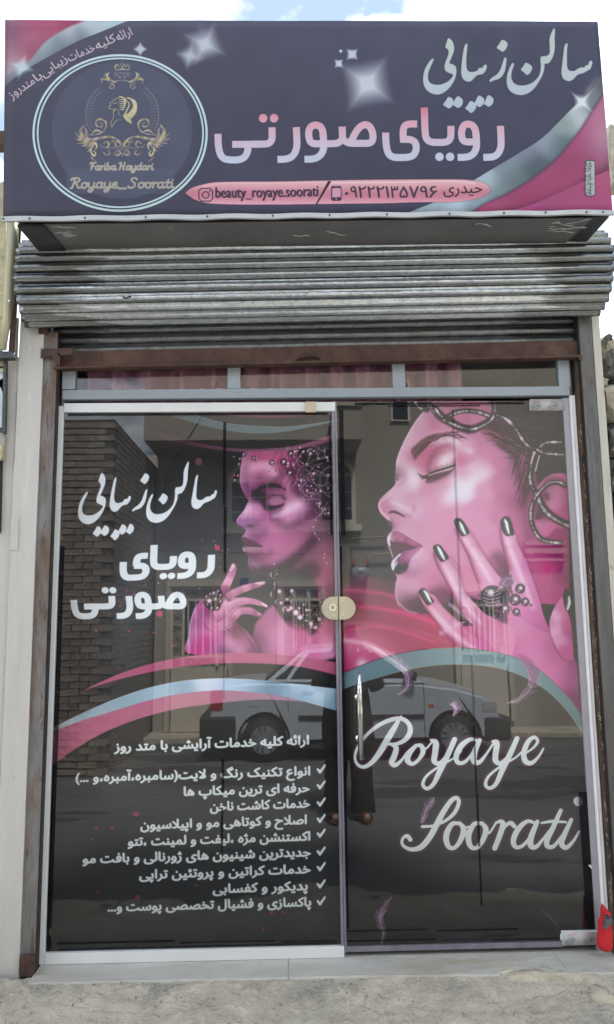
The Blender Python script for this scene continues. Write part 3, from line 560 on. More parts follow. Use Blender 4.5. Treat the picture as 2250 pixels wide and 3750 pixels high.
    # nose
    A.P(ZA([(664,1325),(700,1303),(750,1308),(800,1335),(848,1362),(825,1372),(780,1350),(720,1330),(680,1335)]), (80,52,58), .95, soft=1.6)
    A.L(ZA([(845,1368),(900,1350),(945,1310),(940,1250)]), 12, (178,98,130), .4, soft=5); A.L(ZA([(560,1230),(575,1290),(620,1350),(690,1410)]), 6, (232,218,224), .7, soft=2)
    A.L(ZA([(690,1120),(620,1175),(570,1225)]), 5, (230,214,222), .6, soft=2.2); A.L(ZA([(640,1385),(660,1430),(705,1478)]), 1.8, (205,190,196), .8)
    A.L(ZA([(1030,250),(960,340),(880,470),(820,590),(770,705),(748,800)]), 5, (232,212,220), .6, soft=2.5)
    A.L(ZA([(690,1390),(708,1440),(712,1480)]), 8, (120,72,92), .5, soft=3)
    # mouth
    A.P(ZA([(665,1600),(700,1560),(745,1532),(800,1548),(880,1596),(980,1655),(1042,1690),(1015,1712),(930,1745),(860,1770),(790,1790),(740,1850),(705,1810),(672,1720)]), (84,52,64), .96, soft=1.5)
    A.field(A.polys([smooth(ZA([(680,1600),(720,1548),(760,1535),(820,1560),(900,1610),(990,1660),(1042,1690),(1000,1705),(930,1690),(860,1662),(790,1650),(700,1640)]),5)]), zs(ZA, [(720,1580,168,98,132),(800,1600,172,95,135),(740,1630,120,62,88),(900,1640,165,92,128),(860,1655,120,64,90),(1000,1685,150,80,110),(700,1620,190,150,165)]), 9, soft=1.2)
    A.field(A.polys([smooth(ZA([(730,1850),(770,1790),(830,1750),(920,1728),(1020,1702),(980,1760),(920,1820),(890,1880),(850,1930),(800,1960),(755,1990),(725,1960),(740,1900)]),5)]), zs(ZA, [(820,1790,140,75,118),(900,1770,160,100,135),(960,1740,175,110,145),(860,1850,125,62,105),(780,1850,110,55,92),(840,1920,60,32,48),(770,1940,40,26,34),(890,1830,175,110,140)]), 9, soft=1.5)
    A.P(ZA([(735,1950),(780,1900),(850,1905),(885,1890),(860,1960),(790,1998),(750,1990)]), (44,28,36), .75, soft=3)
    A.P(ZA([(700,1870),(735,1820),(785,1775),(800,1780),(765,1830),(760,1880),(735,1920),(712,1955),(692,1910)]), (222,222,228), .92, soft=1.2)
    A.P(ZA([(652,1600),(672,1570),(700,1548),(690,1590),(682,1640),(690,1690),(668,1680),(652,1640)]), (226,222,228), .9, soft=1.2)
    A.L(ZA([(668,1690),(690,1740),(712,1810)]), 3, (226,214,222), .8)
    for i in range(16): x = 705+i*17; A.L(ZA([(x, 1560+i*6), (x-6, 1610+i*4)]), 1.6, (205,140,170), .5)
    for i in range(14): x = 790+i*14; A.L(ZA([(x, 1880-i*8), (x+4, 1800-i*4)]), 1.6, (200,140,175), .45)
    for i in range(7): A.L(ZA([(740+i*6, 1850-i*8), (735+i*5, 1900-i*12)]), 1.5, (90,60,75), .7)
    A.L(ZA([(1040,1690),(1020,1730),(960,1790),(920,1830)]), 6, (222,196,208), .5, soft=3)
    for p, w_, a_ in ((np.vstack([ZB([(-30,985),(60,920),(180,830),(300,750)])]), 34, .5), (ZA([(905,880),(930,950),(925,1010)]), 22, .55), (ZA([(700,1215),(770,1240),(860,1290),(930,1330)]), 12, .5), (ZB([(30,480),(110,530),(190,545)]), 16, .5), (ZA([(1230,560),(1330,535),(1430,560)]), 14, .5), (ZA([(1240,790),(1300,740),(1370,700)]), 18, .6)):
        A.L(p, w_, (234,222,228), a_, soft=11 if w_ > 20 else 6, clip=FM)
    for p, w_, a_ in ((ZA([(1340,2230),(1200,2200),(1000,2330),(860,2330)]), 40, .5), (ZA([(1090,880),(1120,780),(1190,660),(1300,600)]), 20, .35), (ZA([(690,1430),(730,1480),(720,1530)]), 12, .35), (ZB([(430,1500),(520,1620)]), 40, .5), (ZB([(640,1000),(700,1150),(720,1330)]), 40, .35), (ZA([(860,1960),(920,2000),(1000,1960)]), 16, .3)):
        A.L(p, w_, (70,36,54), a_, soft=12, clip=FM)
    # chin rim light
    A.L(np.vstack([ZA([(757,2040),(746,2110),(742,2180),(750,2250),(775,2330)]), ZC([(425,150),(460,182),(510,196)])]), 5, (224,196,212), .55, soft=2)
    A.P(ZC([(560,195),(640,160),(720,120),(790,170),(850,250),(760,260),(700,230),(620,215)]), (58,48,52), .8, soft=4)
    # hand: palm and wrist
    palm = np.vstack([smooth(ZC([(640,235),(760,262),(850,240),(900,190),(1000,90),(1050,70),(1080,150),(1130,240),(1180,300),(1230,350),(1290,420),(1305,480),(1312,600),(1330,700)]),5,False), ZC([(1200,600),(1000,440),(760,376),(700,340)])])
    fing = {1: ZC([(520,95),(545,160),(600,228),(650,290),(710,358),(900,430),(960,380),(850,330),(780,290),(700,222),(640,165),(592,105)]),
            2: np.vstack([ZA([(1150,1750),(1195,1900),(1290,2070),(1370,2220),(1430,2350)]), ZC([(770,235),(850,330),(960,420),(1000,300),(930,240),(850,200),(800,150),(740,80)]), ZA([(1440,1960),(1320,1800)])]),
            3: ZB([(42,1230),(90,1350),(155,1480),(200,1600),(250,1730),(310,1850),(500,2100),(620,2000),(560,1850),(470,1710),(400,1620),(320,1500),(250,1385),(180,1270)]),
            4: ZB([(455,1220),(460,1330),(490,1470),(530,1610),(550,1740),(640,2050),(900,2200),(850,2040),(800,1850),(740,1670),(690,1530),(620,1400),(582,1290)])}
    A.put(A.polys([palm]), (196,118,158))
    for k in (1, 2, 3, 4): A.put(A.polys([smooth(fing[k],4)], pad=6), (84,40,60), .55, soft=6)
    A.field(A.polys([palm]), zs(ZC, [(720,330,200,90,130),(800,320,188,100,140),(850,360,205,110,150),(900,250,140,90,112),(980,270,196,125,162),(950,340,200,115,158),(1000,200,200,135,170),(1060,130,198,125,165),(1050,250,204,130,170),(1120,300,196,115,158),(1100,400,206,130,172),(1000,380,200,110,158),(1180,380,180,95,140),(1230,450,196,112,158),(1180,500,206,120,168),(1280,520,170,85,135),(1290,640,130,60,105),(1300,450,140,62,110),(1080,180,170,90,130),(880,300,196,110,150)]), 30, soft=1)
    FC = {1: zs(ZC, [(560,160,196,120,150),(600,180,215,170,190),(640,240,210,150,178),(690,290,205,135,168),(560,190,170,95,125),(700,340,190,95,135),(740,300,200,120,160),(800,350,200,110,155),(900,400,204,110,158),(680,230,190,120,150)]),
          2: zs(ZA, [(1190,1850,186,110,140),(1270,1900,220,190,204),(1330,2050,222,195,210),(1400,2150,215,170,192),(1230,1960,170,90,122),(1330,2180,165,85,120),(1440,2080,190,125,155)])+zs(ZC, [(730,130,218,175,196),(720,190,170,85,120),(790,190,215,165,190),(800,240,180,100,138),(870,270,205,130,165),(840,210,185,110,145)]),
          3: zs(ZB, [(90,1300,200,125,158),(150,1330,222,185,204),(230,1450,222,190,208),(300,1560,224,198,214),(130,1420,180,92,130),(200,1560,172,86,125),(350,1650,222,195,212),(400,1700,204,140,172),(280,1680,196,112,150),(300,1400,186,108,142),(400,1600,180,100,140),(450,1900,205,120,165)]),
          4: zs(ZB, [(500,1350,222,180,202),(540,1400,220,180,204),(480,1450,180,95,132),(590,1550,222,185,210),(530,1600,178,90,132),(640,1700,216,165,196),(700,1850,206,140,180),(600,1420,190,110,150),(680,1600,186,102,145),(760,1800,186,102,148),(700,2000,205,125,172),(800,2050,190,108,152),(850,2150,180,95,142)])}
    for k in (1, 2, 3, 4):
        bmk = A.polys([smooth(fing[k],4)], pad=2); A.field(bmk, FC[k], 34, soft=.8); fm = A.full(bmk)
        hl = {1: (ZC([(575,165),(625,225),(680,285),(745,340),(820,390)]), ZC([(545,165),(600,235),(655,300),(720,365)]), ZC([(610,130),(665,185),(740,255),(820,320)])),
              2: (np.vstack([ZA([(1262,1880),(1330,2010),(1400,2140),(1480,2280)]), ZC([(780,190),(830,250)])]), ZA([(1165,1790),(1205,1920),(1300,2100),(1385,2250),(1440,2360)]), ZA([(1330,1830),(1420,1960),(1520,2140),(1600,2260)])),
              3: (ZB([(125,1330),(200,1440),(270,1560),(340,1680),(380,1740)]), ZB([(50,1270),(100,1380),(170,1510),(215,1630),(260,1740)]), ZB([(190,1290),(260,1400),(340,1520),(430,1650)])),
              4: (ZB([(515,1330),(545,1430),(590,1550),(650,1700),(710,1850),(760,1980)]), ZB([(455,1240),(465,1350),(498,1480),(540,1620)]), ZB([(600,1340),(655,1450),(715,1580),(770,1720),(830,1900)]))}[k]
        A.L(hl[1], 16, (140,58,92), .6, soft=4, clip=fm); A.L(hl[2], 12, (156,72,108), .5, soft=4, clip=fm); A.L(hl[0], [10,18,18,14,8], (230,204,216), .7, soft=5.5, clip=fm)
    for p in (ZB([(455,1240),(462,1340),(492,1470),(532,1610)]), ZB([(45,1250),(92,1355),(158,1485),(202,1605),(255,1740)]), ZA([(1150,1760),(1197,1900),(1292,2072),(1372,2222),(1440,2360)]), ZC([(522,110),(548,168),(602,236),(655,300),(712,362)])): A.L(p, [1.5,3,2.5], (110,40,68), .75, soft=.9)
    for p in (ZB([(620,1400),(690,1530),(740,1670),(800,1850),(850,2040),(905,2170),(980,2300)]), ZB([(250,1385),(320,1500),(400,1620),(460,1700)])): A.L(p, [1.5,2.5,2], (138,62,98), .6, soft=1.2)
    for p in ([(505,1420),(560,1405),(620,1415)],[(500,1435),(560,1425),(625,1435)],[(170,1400),(220,1395),(260,1420)],[(175,1420),(225,1415),(275,1440)],[(170,1560),(230,1540),(300,1560)],[(560,1760),(640,1740),(740,1770)]): A.L(ZB(p), 1.4, (150,85,115), .5)
    for i in range(240):
        x = 500+650*rng.random(); y = 1900+480*rng.random(); L_ = 14+22*rng.random(); A.L(ZB([(x, y), (x+L_, y+L_*.25)]), 1.2, (222,150,190) if i % 2 else (160,70,120), .16, clip=None)
    # thumb
    th = ZB([(1022,1870),(965,1930),(925,2010),(900,2100),(905,2200),(960,2330),(1010,2420),(1118,2430),(1112,2250),(1092,2080),(1066,2000),(1040,1960)])
    A.put(A.polys([smooth(th,5)], pad=4), (90,36,66), .5, soft=5)
    A.field(A.polys([smooth(th,5)]), zs(ZB, [(990,1930,200,120,155),(960,2050,222,180,205),(950,2150,218,165,196),(1000,2250,210,145,182),(1050,2100,190,95,142),(1080,2200,178,80,130),(1060,2350,190,95,145),(915,2100,190,115,150),(1030,2000,196,108,150)]), 16, soft=.8)
    A.L(ZB([(900,2110),(908,2200),(962,2335),(1010,2425)]), 3, (120,45,85), .6, soft=1.5); A.L(ZB([(1068,2010),(1095,2090),(1114,2250),(1118,2400)]), 3, (96,36,72), .7, soft=1)
    nail(A, ZA([(990,2190),(1012,2160),(1050,2148),(1085,2185),(1125,2240),(1160,2290),(1130,2315),(1090,2332),(1050,2285),(1010,2225)]), ZA([(1050,2170),(1080,2210),(1105,2260),(1130,2300)]))
    nail(A, ZA([(1150,1705),(1172,1676),(1220,1675),(1260,1720),(1320,1812),(1290,1842),(1240,1860),(1200,1815),(1165,1760)]), ZA([(1200,1690),(1225,1740),(1250,1790),(1275,1835)]))
    nail(A, ZB([(35,1185),(60,1155),(100,1162),(140,1212),(178,1285),(150,1305),(105,1318),(65,1265)]), ZB([(88,1190),(105,1230),(120,1265),(140,1300)]))
    nail(A, ZB([(456,1185),(490,1141),(530,1145),(558,1195),(580,1300),(550,1310),(510,1315),(470,1260)]), ZB([(495,1165),(510,1200),(520,1245),(535,1295)]))
    nail(A, ZB([(1023,1880),(1035,1810),(1058,1788),(1080,1825),(1086,1915),(1066,2000),(1042,1965)]), ZB([(1078,1860),(1080,1920),(1070,1960),(1064,1985)]))
    # ring
    A.P(ZB([(300,1950),(350,2000),(440,2080),(520,2100),(500,2000),(420,1940)]), (50,34,42), .75, soft=5)
    A.P(ZB([(440,1760),(470,1700),(520,1685),(570,1705),(590,1730),(540,1770),(480,1775)]), (120,96,120), .85, soft=1.2); A.L(ZB([(480,1750),(520,1700),(570,1710)]), 3, (190,160,190), .7, soft=1)
    A.dot(*ZB([(385,1860)])[0], 44, (50,40,46), ry=39)
    for i in range(11):
        q = i/10; A.L(ZB([(290+8*abs(i-5), 1790+q*160), (350, 1815+q*150), (420, 1808+q*150), (500-12*abs(i-5), 1770+q*165)]), 3.4, (205,188,196) if i % 2 else (120,98,108), .85)
        for j in range(9): A.dot(*ZB([(300+j*22, 1800+q*150+6*math.sin(j*.7))])[0], 1.7, (30,24,28), .7)
    A.dot(*ZB([(370,1830)])[0], 12, (232,222,228), .85, soft=3)
    A.P(ZB([(480,1780),(530,1800),(540,1900),(500,1960),(460,1900)]), (48,38,44), .85, soft=2)
    for x, y, r in ((545,1680,17),(268,1850,15),(668,1775,13),(635,1795,46),(680,1915,40),(600,2005,36),(495,1980,50),(590,1895,54),(545,1975,16),(735,1942,13),(630,2035,14),(520,2020,14)): bead(A, *ZB([(x, y)])[0], r*.404)
    A.L(ZB([(575,1710),(590,1760),(560,1800)]), 3, (205,190,198), .9)
    A.P(ZB([(870,1590),(900,1570),(915,1600),(890,1650),(860,1630)]), (190,50,100), .6, soft=4)
    # arch band over the wrist
    up = smooth(ZC([(112,505),(200,470),(330,420),(480,385),(620,370),(730,367),(850,380),(1000,415),(1110,472),(1200,550),(1290,650),(1365,775)]),6,False)
    lo = smooth(ZC([(1365,860),(1290,730),(1200,622),(1110,550),(1000,495),(880,462),(730,450),(600,455),(470,475),(330,512),(200,552),(112,585)]),6,False)
    A.put(A.polys([np.vstack([lo[::-1], ZC([(112,640),(112,1500),(1500,1500),(1500,860)])[::1]])]), (28,27,29))
    A.put(A.polys([np.vstack([up, lo])]), (104,128,134)); A.field(A.polys([np.vstack([up, lo])]), zs(ZC, [(150,540,114,142,150),(400,450,98,120,126),(650,410,116,140,146),(900,430,120,144,150),(1150,560,110,136,142),(1330,750,108,136,142)]), 120)
    A.L(up[::5], 2.6, (52,30,40), .8); A.L(up[22:], 2, (190,190,120), .6); A.L(lo[::5], 2, (180,170,120), .45); A.L(lo[::5]+[0,2.4], 1.6, (120,60,70), .6)
    for p, w in ((ZC([(390,405),(430,450),(465,500),(465,560),(420,600)]),17),(ZC([(690,640),(705,670),(690,705)]),16),(ZC([(1010,410),(1060,450),(1085,510),(1070,570),(1020,620),(960,640)]),20),(ZC([(625,300),(680,265),(745,240)]),14),(ZC([(670,150),(720,190),(780,240)]),10),(ZD([(595,100),(565,140),(545,190),(530,240)]),15),(ZD([(385,590),(340,650),(325,700),(345,760),(335,825)]),16),(ZD([(1120,640),(1170,690),(1220,740)]),13)):
        feather(A, p, w, rng, (205,170,195), .55 if w != 13 else .2)
    A.P(ZC([(1000,405),(1060,415),(1110,480),(1090,560),(1050,470)]), (120,62,98), .5, soft=5)
    A.dot(*ZD([(655,630)])[0], 22, (88,98,106), .8, soft=13)
    # the two script words
    ws = [(ZC, [(432,706),(408,748),(372,808),(330,880),(292,930),(255,955),(224,950),(205,918),(214,868),(258,803),(320,752),(380,724),(432,718),(466,738),(478,772),(464,810),(425,838),(372,846)], [10,24,32,30,24,20,16,14,14,16,20,22,22,22,26,26,20,10]),
          (ZC, [(380,842),(408,862),(398,905),(386,934),(404,948),(436,922),(462,884),(505,848)], [14,26,30,28,22,14,10,12]),
          (ZC, [(508,850),(474,888),(464,924),(488,942),(520,920),(541,880),(531,852),(506,850)], [16,28,28,20,18,26,22,14]), (ZC, [(528,858),(552,868),(582,838)], [12,10,10]),
          (ZC, [(580,824),(604,838),(600,890),(596,926),(618,940),(652,905),(694,822)], [12,30,30,28,20,14,22]),
          (ZC, [(698,820),(664,896),(622,982),(592,1042),(560,1064),(540,1042),(560,1000),(620,955),(690,915),(730,880)], [24,28,28,22,18,18,14,12,10,8]),
          (ZC, [(812,828),(776,820),(732,850),(706,900),(712,934),(744,934),(780,896),(822,824)], [14,20,28,28,22,18,14,18]), (ZC, [(820,826),(796,884),(792,926),(818,934),(852,896),(898,826)], [22,30,30,22,14,10]),
          (ZC, [(884,830),(906,838),(900,890),(900,926),(924,938),(962,900),(1004,816)], [12,28,30,28,20,14,22]),
          (ZC, [(1006,816),(972,892),(932,974),(902,1040),(870,1062),(850,1042),(868,1000),(930,950),(996,912),(1040,872)], [24,28,28,22,18,18,14,12,10,10]),
          (ZC, [(1044,892),(1086,862),(1108,830),(1092,810),(1062,830),(1040,884),(1046,926),(1076,938),(1112,906),(1136,866)], [10,12,16,18,24,28,28,22,14,10]),
          (ZD, [(478,304),(462,286),(440,300),(440,330),(478,352),(530,342),(574,292),(606,234),(640,170),(680,112),(708,98),(718,122),(696,172),(650,212),(590,236),(538,240)], [22,20,14,16,20,28,30,30,28,24,20,20,20,16,14,16]),
          (ZD, [(722,224),(684,228),(656,282),(664,334),(694,346),(726,308),(742,254),(722,222)], [16,24,30,26,20,26,28,18]), (ZD, [(742,250),(765,240)], 10),
          (ZD, [(832,224),(794,228),(766,282),(774,334),(804,346),(836,308),(852,254),(832,222)], [16,24,30,26,20,26,28,18]), (ZD, [(850,262),(868,272),(900,225)], 11),
          (ZD, [(900,222),(926,214),(936,232),(918,290),(896,346)], [12,20,28,28,26]), (ZD, [(912,300),(946,240),(974,222),(992,238)], [12,16,22,22]),
          (ZD, [(1094,222),(1056,214),(1012,252),(988,306),(998,340),(1034,334),(1076,282),(1108,216)], [14,20,28,28,22,18,14,18]), (ZD, [(1106,216),(1076,290),(1074,334),(1100,340),(1134,302),(1162,262)], [22,30,30,22,14,10]),
          (ZD, [(1222,160),(1186,240),(1154,308),(1158,338),(1188,336),(1226,288),(1246,256)], [20,26,28,24,20,14,10]), (ZD, [(1128,222),(1180,214),(1248,218)], [12,16,12]),
          (ZD, [(1274,206),(1242,276),(1226,322),(1248,344),(1284,312),(1312,264)], [20,26,28,24,16,10]), (ZD, [(1307,114),(1309,117)], 44)]
    bms = [A.line(z(p), np.array(w)*.7412 if not np.isscalar(w) else w*.7412) for z, p, w in ws]
    for z, p, w in ws: A.L(z(p), np.array(w)*.7412+16, (112,62,84), .95)
    for z, p, w in ws: A.L(z(p), np.array(w)*.7412+10, (28,24,28), .8)
    for b in bms: A.put(b, (230,246,250))
def paint_left(A, rng):
    # pale swooshes at the top
    A.P(ZF([(380,172),(1310,172),(1310,180),(1100,200),(850,215),(600,200)]), (140,84,105), .8)
    A.P(ZF([(-40,165),(200,176),(400,235),(600,265),(900,280),(1100,265),(1330,230),(1330,240),(1100,290),(900,325),(700,332),(500,312),(300,270),(120,215)]), lambda X, Y: np.stack([90+0*X+(X-600)*.05, 108+(X-600)*.05, 110+(X-600)*.05], -1), .85)
    A.L(ZF([(200,176),(400,236),(600,266),(900,281),(1100,266),(1330,232)]), 2, (150,165,168), .6)
    A.P(ZF([(-300,250),(0,330),(200,388),(400,430),(600,450),(800,450),(1000,430),(1150,395),(1330,338),(1330,384),(1150,430),(1000,460),(800,482),(600,476),(400,458),(200,425),(0,375)]), lambda X, Y: np.stack([70+(X-560)*.14, 56+(X-560)*.075, 62+(X-560)*.1], -1), .9)
    # face
    fo = ZF([(640,470),(612,490),(602,560),(592,650),(592,720),(612,780),(645,838),(655,862),(622,930),(585,975),(565,1008),(572,1042),(605,1058),(634,1080),(628,1108),(604,1138),(608,1165),(626,1188),(616,1215),(620,1248),(650,1275),(656,1310),(656,1350),(680,1400),(725,1425),(800,1432)])
    rest = ZF([(860,1420),(840,1500),(880,1640),(940,1760),(1000,1900),(1100,2060),(1325,2060),(1325,470)])
    M = A.polys([np.vstack([smooth(fo,5,False), rest])]); FM = A.full(M)
    S = zs(ZF, [(650,520,150,96,122),(620,560,190,140,160),(700,520,160,72,105),(800,520,178,90,122),(900,550,170,80,112),(950,600,110,62,85),(620,640,176,120,145),(700,620,192,120,150),(820,640,190,120,150),(640,720,158,98,130),(740,700,130,70,100),(680,760,170,100,138),(760,760,92,52,72),(860,730,90,46,66),(640,800,122,72,102),(700,830,110,60,90),(780,820,96,50,76),(860,800,150,92,118),(840,860,182,120,150),(900,840,120,70,95),(690,900,205,150,178),(640,960,200,140,172),(600,1010,150,90,140),(650,1030,122,70,112),(720,940,190,120,158),(800,950,160,84,124),(900,920,196,130,160),(980,920,205,150,176),(1050,880,208,158,182),(1000,800,180,100,140),(950,720,168,90,125),(1080,780,120,70,98),(1120,850,196,140,168),(1000,1000,186,112,150),(1100,950,160,92,126),(1180,900,110,64,90),(820,1060,176,96,138),(700,1060,130,70,105),(760,1100,165,90,128),(640,1120,176,120,150),(700,1150,120,66,98),(900,1150,180,98,138),(1000,1100,165,90,125),(1100,1050,150,84,115),(800,1200,176,96,136),(900,1250,176,96,134),(680,1290,130,76,104),(760,1300,160,86,122),(700,1350,110,66,88),(850,1330,165,92,126),(800,1400,104,64,82),(1000,1200,172,98,130),(1100,1200,150,92,112),(1200,1100,110,72,86),(1200,1250,130,80,95),(950,1380,110,64,80),(1050,1350,120,76,88),(1150,1400,120,66,86),(1250,1450,150,72,100),(1290,1300,150,84,105),(1000,1440,60,48,52),(1120,1560,52,44,48),(1080,1450,62,48,52),(1290,1560,130,62,88),(950,1480,70,52,60),(1100,1500,80,54,64),(1250,1600,110,56,76),(880,1520,66,48,56),(950,1600,64,46,54),(1050,1650,60,44,52),(1200,1700,56,40,48),(1100,1800,60,42,50),(1300,1700,80,44,60),(1000,1760,110,60,82),(1050,1880,190,80,125),(1150,1920,196,92,140),(1280,1830,190,80,130),(1300,1950,205,120,160),(1150,2020,190,100,145),(1200,1850,120,50,80),(1180,500,62,44,52),(1250,600,58,44,50),(1280,900,60,46,54),(1200,700,70,50,60)])
    A.field(M, S, 19, soft=.9)
    for p, w_, a_ in (([(700,800),(760,830),(800,880)],26,.6),([(640,730),(690,790),(700,850)],14,.55),([(860,990),(960,1060),(1060,1020),(1150,960)],30,.35),([(670,1290),(760,1300),(840,1250)],14,.4),([(700,1390),(820,1400),(940,1360),(1060,1270),(1160,1170)],34,.65),([(1000,640),(1030,760),(1100,820)],34,.5),([(610,560),(640,640),(640,760)],8,.3),([(800,1080),(760,1120)],14,.4),([(900,1430),(1000,1480),(1150,1400)],60,.5)):
        A.L(ZF(p), w_, (44,22,40), a_, soft=9, clip=FM)
    for p, w_, a_ in (([(668,900),(640,950),(612,990)],9,.7),([(860,965),(950,930),(1040,890)],22,.55),([(700,590),(800,580),(860,640)],30,.4),([(880,800),(905,830)],12,.4),([(690,1345),(740,1370)],14,.35),([(640,1130),(632,1105)],5,.5)):
        A.L(ZF(p), w_, (238,196,220), a_, soft=7, clip=FM)
    # shoulder and chest
    ch = ZF([(700,1850),(730,1780),(800,1700),(860,1660),(900,1720),(940,1780),(1000,1850),(1100,1870),(1325,1820),(1325,2080),(700,2080)])
    A.field(A.polys([smooth(ch,5)]), zs(ZF, [(760,1800,160,90,122),(850,1720,170,100,134),(830,1850,190,110,150),(900,1900,205,140,172),(850,1980,196,115,158),(950,1980,205,130,168),(1050,1930,196,90,138),(1200,1900,190,82,130),(1300,1850,170,70,115),(1150,2000,200,105,152),(1300,2000,205,130,168),(740,1950,120,70,98),(760,2040,150,85,120)]), 26, soft=5)
    A.P(ZF([(780,1440),(860,1400),(900,1450),(1000,1560),(960,1660),(880,1640),(820,1560)]), (66,48,56), .7, soft=8)
    # features
    A.L(ZF([(715,785),(760,752),(840,736),(900,745),(945,770)]), [9,14,11,5], (48,26,38), .85, soft=2.)
    A.P(ZF([(760,860),(800,885),(860,895),(920,880),(935,862),(930,890),(880,915),(820,930),(780,915)]), (58,30,42), .9, soft=2.5)
    A.P(ZF([(815,862),(850,842),(900,842),(930,864),(900,880),(850,884)]), (170,108,140), .6, soft=2); A.L(ZF([(770,850),(820,822),(890,812),(945,838)]), 9, (62,30,48), .65, soft=3.5)
    A.P(ZF([(690,790),(760,770),(800,800),(790,860),(730,860),(700,830)]), (50,26,44), .6, soft=7); A.P(ZF([(780,900),(860,915),(930,890),(900,950),(820,960)]), (70,34,56), .5, soft=6)
    for i in range(9): A.L(ZF([(830+i*11, 893-i), (825+i*10, 915-i)]), 1.4, (40,22,30), .7)
    A.P(ZF([(600,780),(640,830),(655,860),(630,885),(612,860),(605,820)]), (66,38,56), .6, soft=2.5); A.L(ZF([(608,880),(640,885),(655,862)]), 3, (40,24,34), .8)
    A.L(ZF([(655,870),(625,935),(588,980),(570,1010)]), 5, (215,175,200), .6, soft=2.2); A.L(ZF([(600,570),(592,650),(594,720)]), 4, (190,150,170), .55, soft=2)
    A.P(ZF([(640,1050),(670,1040),(700,1050),(690,1062),(655,1062)]), (70,38,56), .7, soft=2.5); A.L(ZF([(572,1040),(605,1056),(650,1062)]), 5, (110,62,100), .6, soft=2)
    A.P(ZF([(606,1140),(640,1142),(690,1165),(740,1190),(768,1210),(720,1215),(660,1208),(620,1196)]), (96,58,72), .95, soft=1.5)
    A.P(ZF([(616,1218),(660,1212),(720,1214),(765,1215),(740,1240),(690,1256),(640,1252),(620,1240)]), (150,104,122), .95, soft=1.4)
    for i in range(14): A.L(ZF([(632+i*9, 1219), (628+i*9, 1238)]), 1.6, (214,186,198) if i % 2 else (120,78,92), .35)
    A.L(ZF([(620,1210),(680,1208),(765,1214)]), 2.5, (44,26,34), .9); A.L(ZF([(618,1225),(622,1248)]), 3, (225,205,215), .7)
    A.L(ZF([(660,1300),(655,1340),(685,1400)]), 4, (170,110,140), .5, soft=2)
    A.L(ZF([(640,1262),(700,1285),(760,1262)]), 10, (92,52,70), .55, soft=4)
    # the hand
    F1 = ZF([(440,1530),(470,1470),(505,1400),(525,1350),(548,1342),(566,1370),(560,1420),(530,1490),(500,1560),(470,1590)])
    F2 = ZF([(470,1590),(520,1550),(600,1515),(700,1492),(785,1484),(788,1500),(730,1530),(650,1560),(560,1600),(500,1640)])
    F3 = ZF([(380,1700),(460,1640),(540,1610),(640,1605),(730,1625),(780,1650),(808,1672),(800,1685),(740,1670),(650,1660),(560,1690),(500,1740),(420,1800)])
    F4 = ZF([(420,1800),(500,1720),(580,1680),(660,1680),(730,1710),(762,1738),(740,1758),(690,1745),(610,1740),(560,1790),(500,1850),(440,1860)])
    back = ZF([(200,2045),(196,1900),(205,1800),(240,1690),(300,1620),(380,1600),(440,1560),(500,1600),(520,1680),(560,1790),(600,1830),(660,1880),(705,1950),(725,2045)])
    hand = [smooth(q,5) for q in (back, F4, F3, F2, F1)]
    for q in hand: A.put(A.polys([q], pad=4), (60,34,46), .6, soft=5)
    A.field(A.polys([hand[0]]), zs(ZF, [(210,1900,176,130,165),(230,1750,170,110,150),(280,1680,180,100,145),(350,1720,120,60,95),(300,1800,150,62,110),(260,1950,185,80,135),(330,1950,190,85,140),(340,1860,205,130,170),(330,1800,200,140,176),(400,1800,200,120,160),(430,1900,190,100,150),(420,2000,170,95,145),(480,1830,196,110,152),(520,1950,205,130,170),(520,1840,120,55,85),(600,2000,196,120,165),(560,1870,90,50,68),(640,1950,160,90,125),(690,2020,120,66,100),(600,1900,150,85,118),(450,1700,150,85,120),(480,2040,110,66,100)]), 20, soft=.8)
    A.field(A.polys([hand[1]]), zs(ZF, [(480,1800,196,125,160),(560,1720,205,140,172),(640,1700,200,130,165),(740,1740,150,85,118),(540,1790,140,72,105),(640,1735,150,80,115)]), 14, soft=.8)
    A.field(A.polys([hand[2]]), zs(ZF, [(430,1720,200,135,165),(540,1640,212,160,185),(640,1625,210,155,182),(740,1645,190,120,152),(560,1680,160,88,122),(650,1655,165,90,125),(440,1780,170,92,130)]), 14, soft=.8)
    A.field(A.polys([hand[3]]), zs(ZF, [(500,1600,150,85,115),(560,1560,196,125,158),(650,1525,205,145,172),(740,1500,190,120,150),(600,1590,140,78,105),(700,1535,130,72,98)]), 13, soft=.8)
    A.field(A.polys([hand[4]]), zs(ZF, [(460,1550,180,100,135),(500,1480,205,140,168),(530,1400,196,120,152),(550,1400,150,80,112),(480,1560,130,70,98)]), 12, soft=.8)
    for p, c in ((ZF([(510,1400),(530,1352),(545,1345),(550,1365),(530,1395)]),(214,190,198)),(ZF([(705,1495),(750,1484),(785,1484),(770,1500),(730,1505)]),(214,185,196)),(ZF([(755,1645),(785,1655),(808,1672),(790,1678)]),(224,205,212)),(ZF([(720,1720),(745,1728),(762,1738),(742,1745)]),(196,150,172))): A.P(p, c, .85, soft=.8)
    for p in ([(500,1640),(600,1605),(700,1612)],[(520,1740),(580,1690),(660,1680)],[(440,1600),(500,1560),(600,1518)],[(485,1850),(530,1870),(560,1830),(600,1860),(650,1920),(700,2000)],[(310,1800),(330,1840),(370,1870)],[(480,1840),(510,1820)],[(485,1855),(515,1845)]): A.L(ZF(p), 2.6, (84,38,60), .65, soft=1)
    A.L(ZF([(202,2040),(198,1900),(207,1800),(242,1695)]), 4, (200,185,215), .7, soft=1.5)
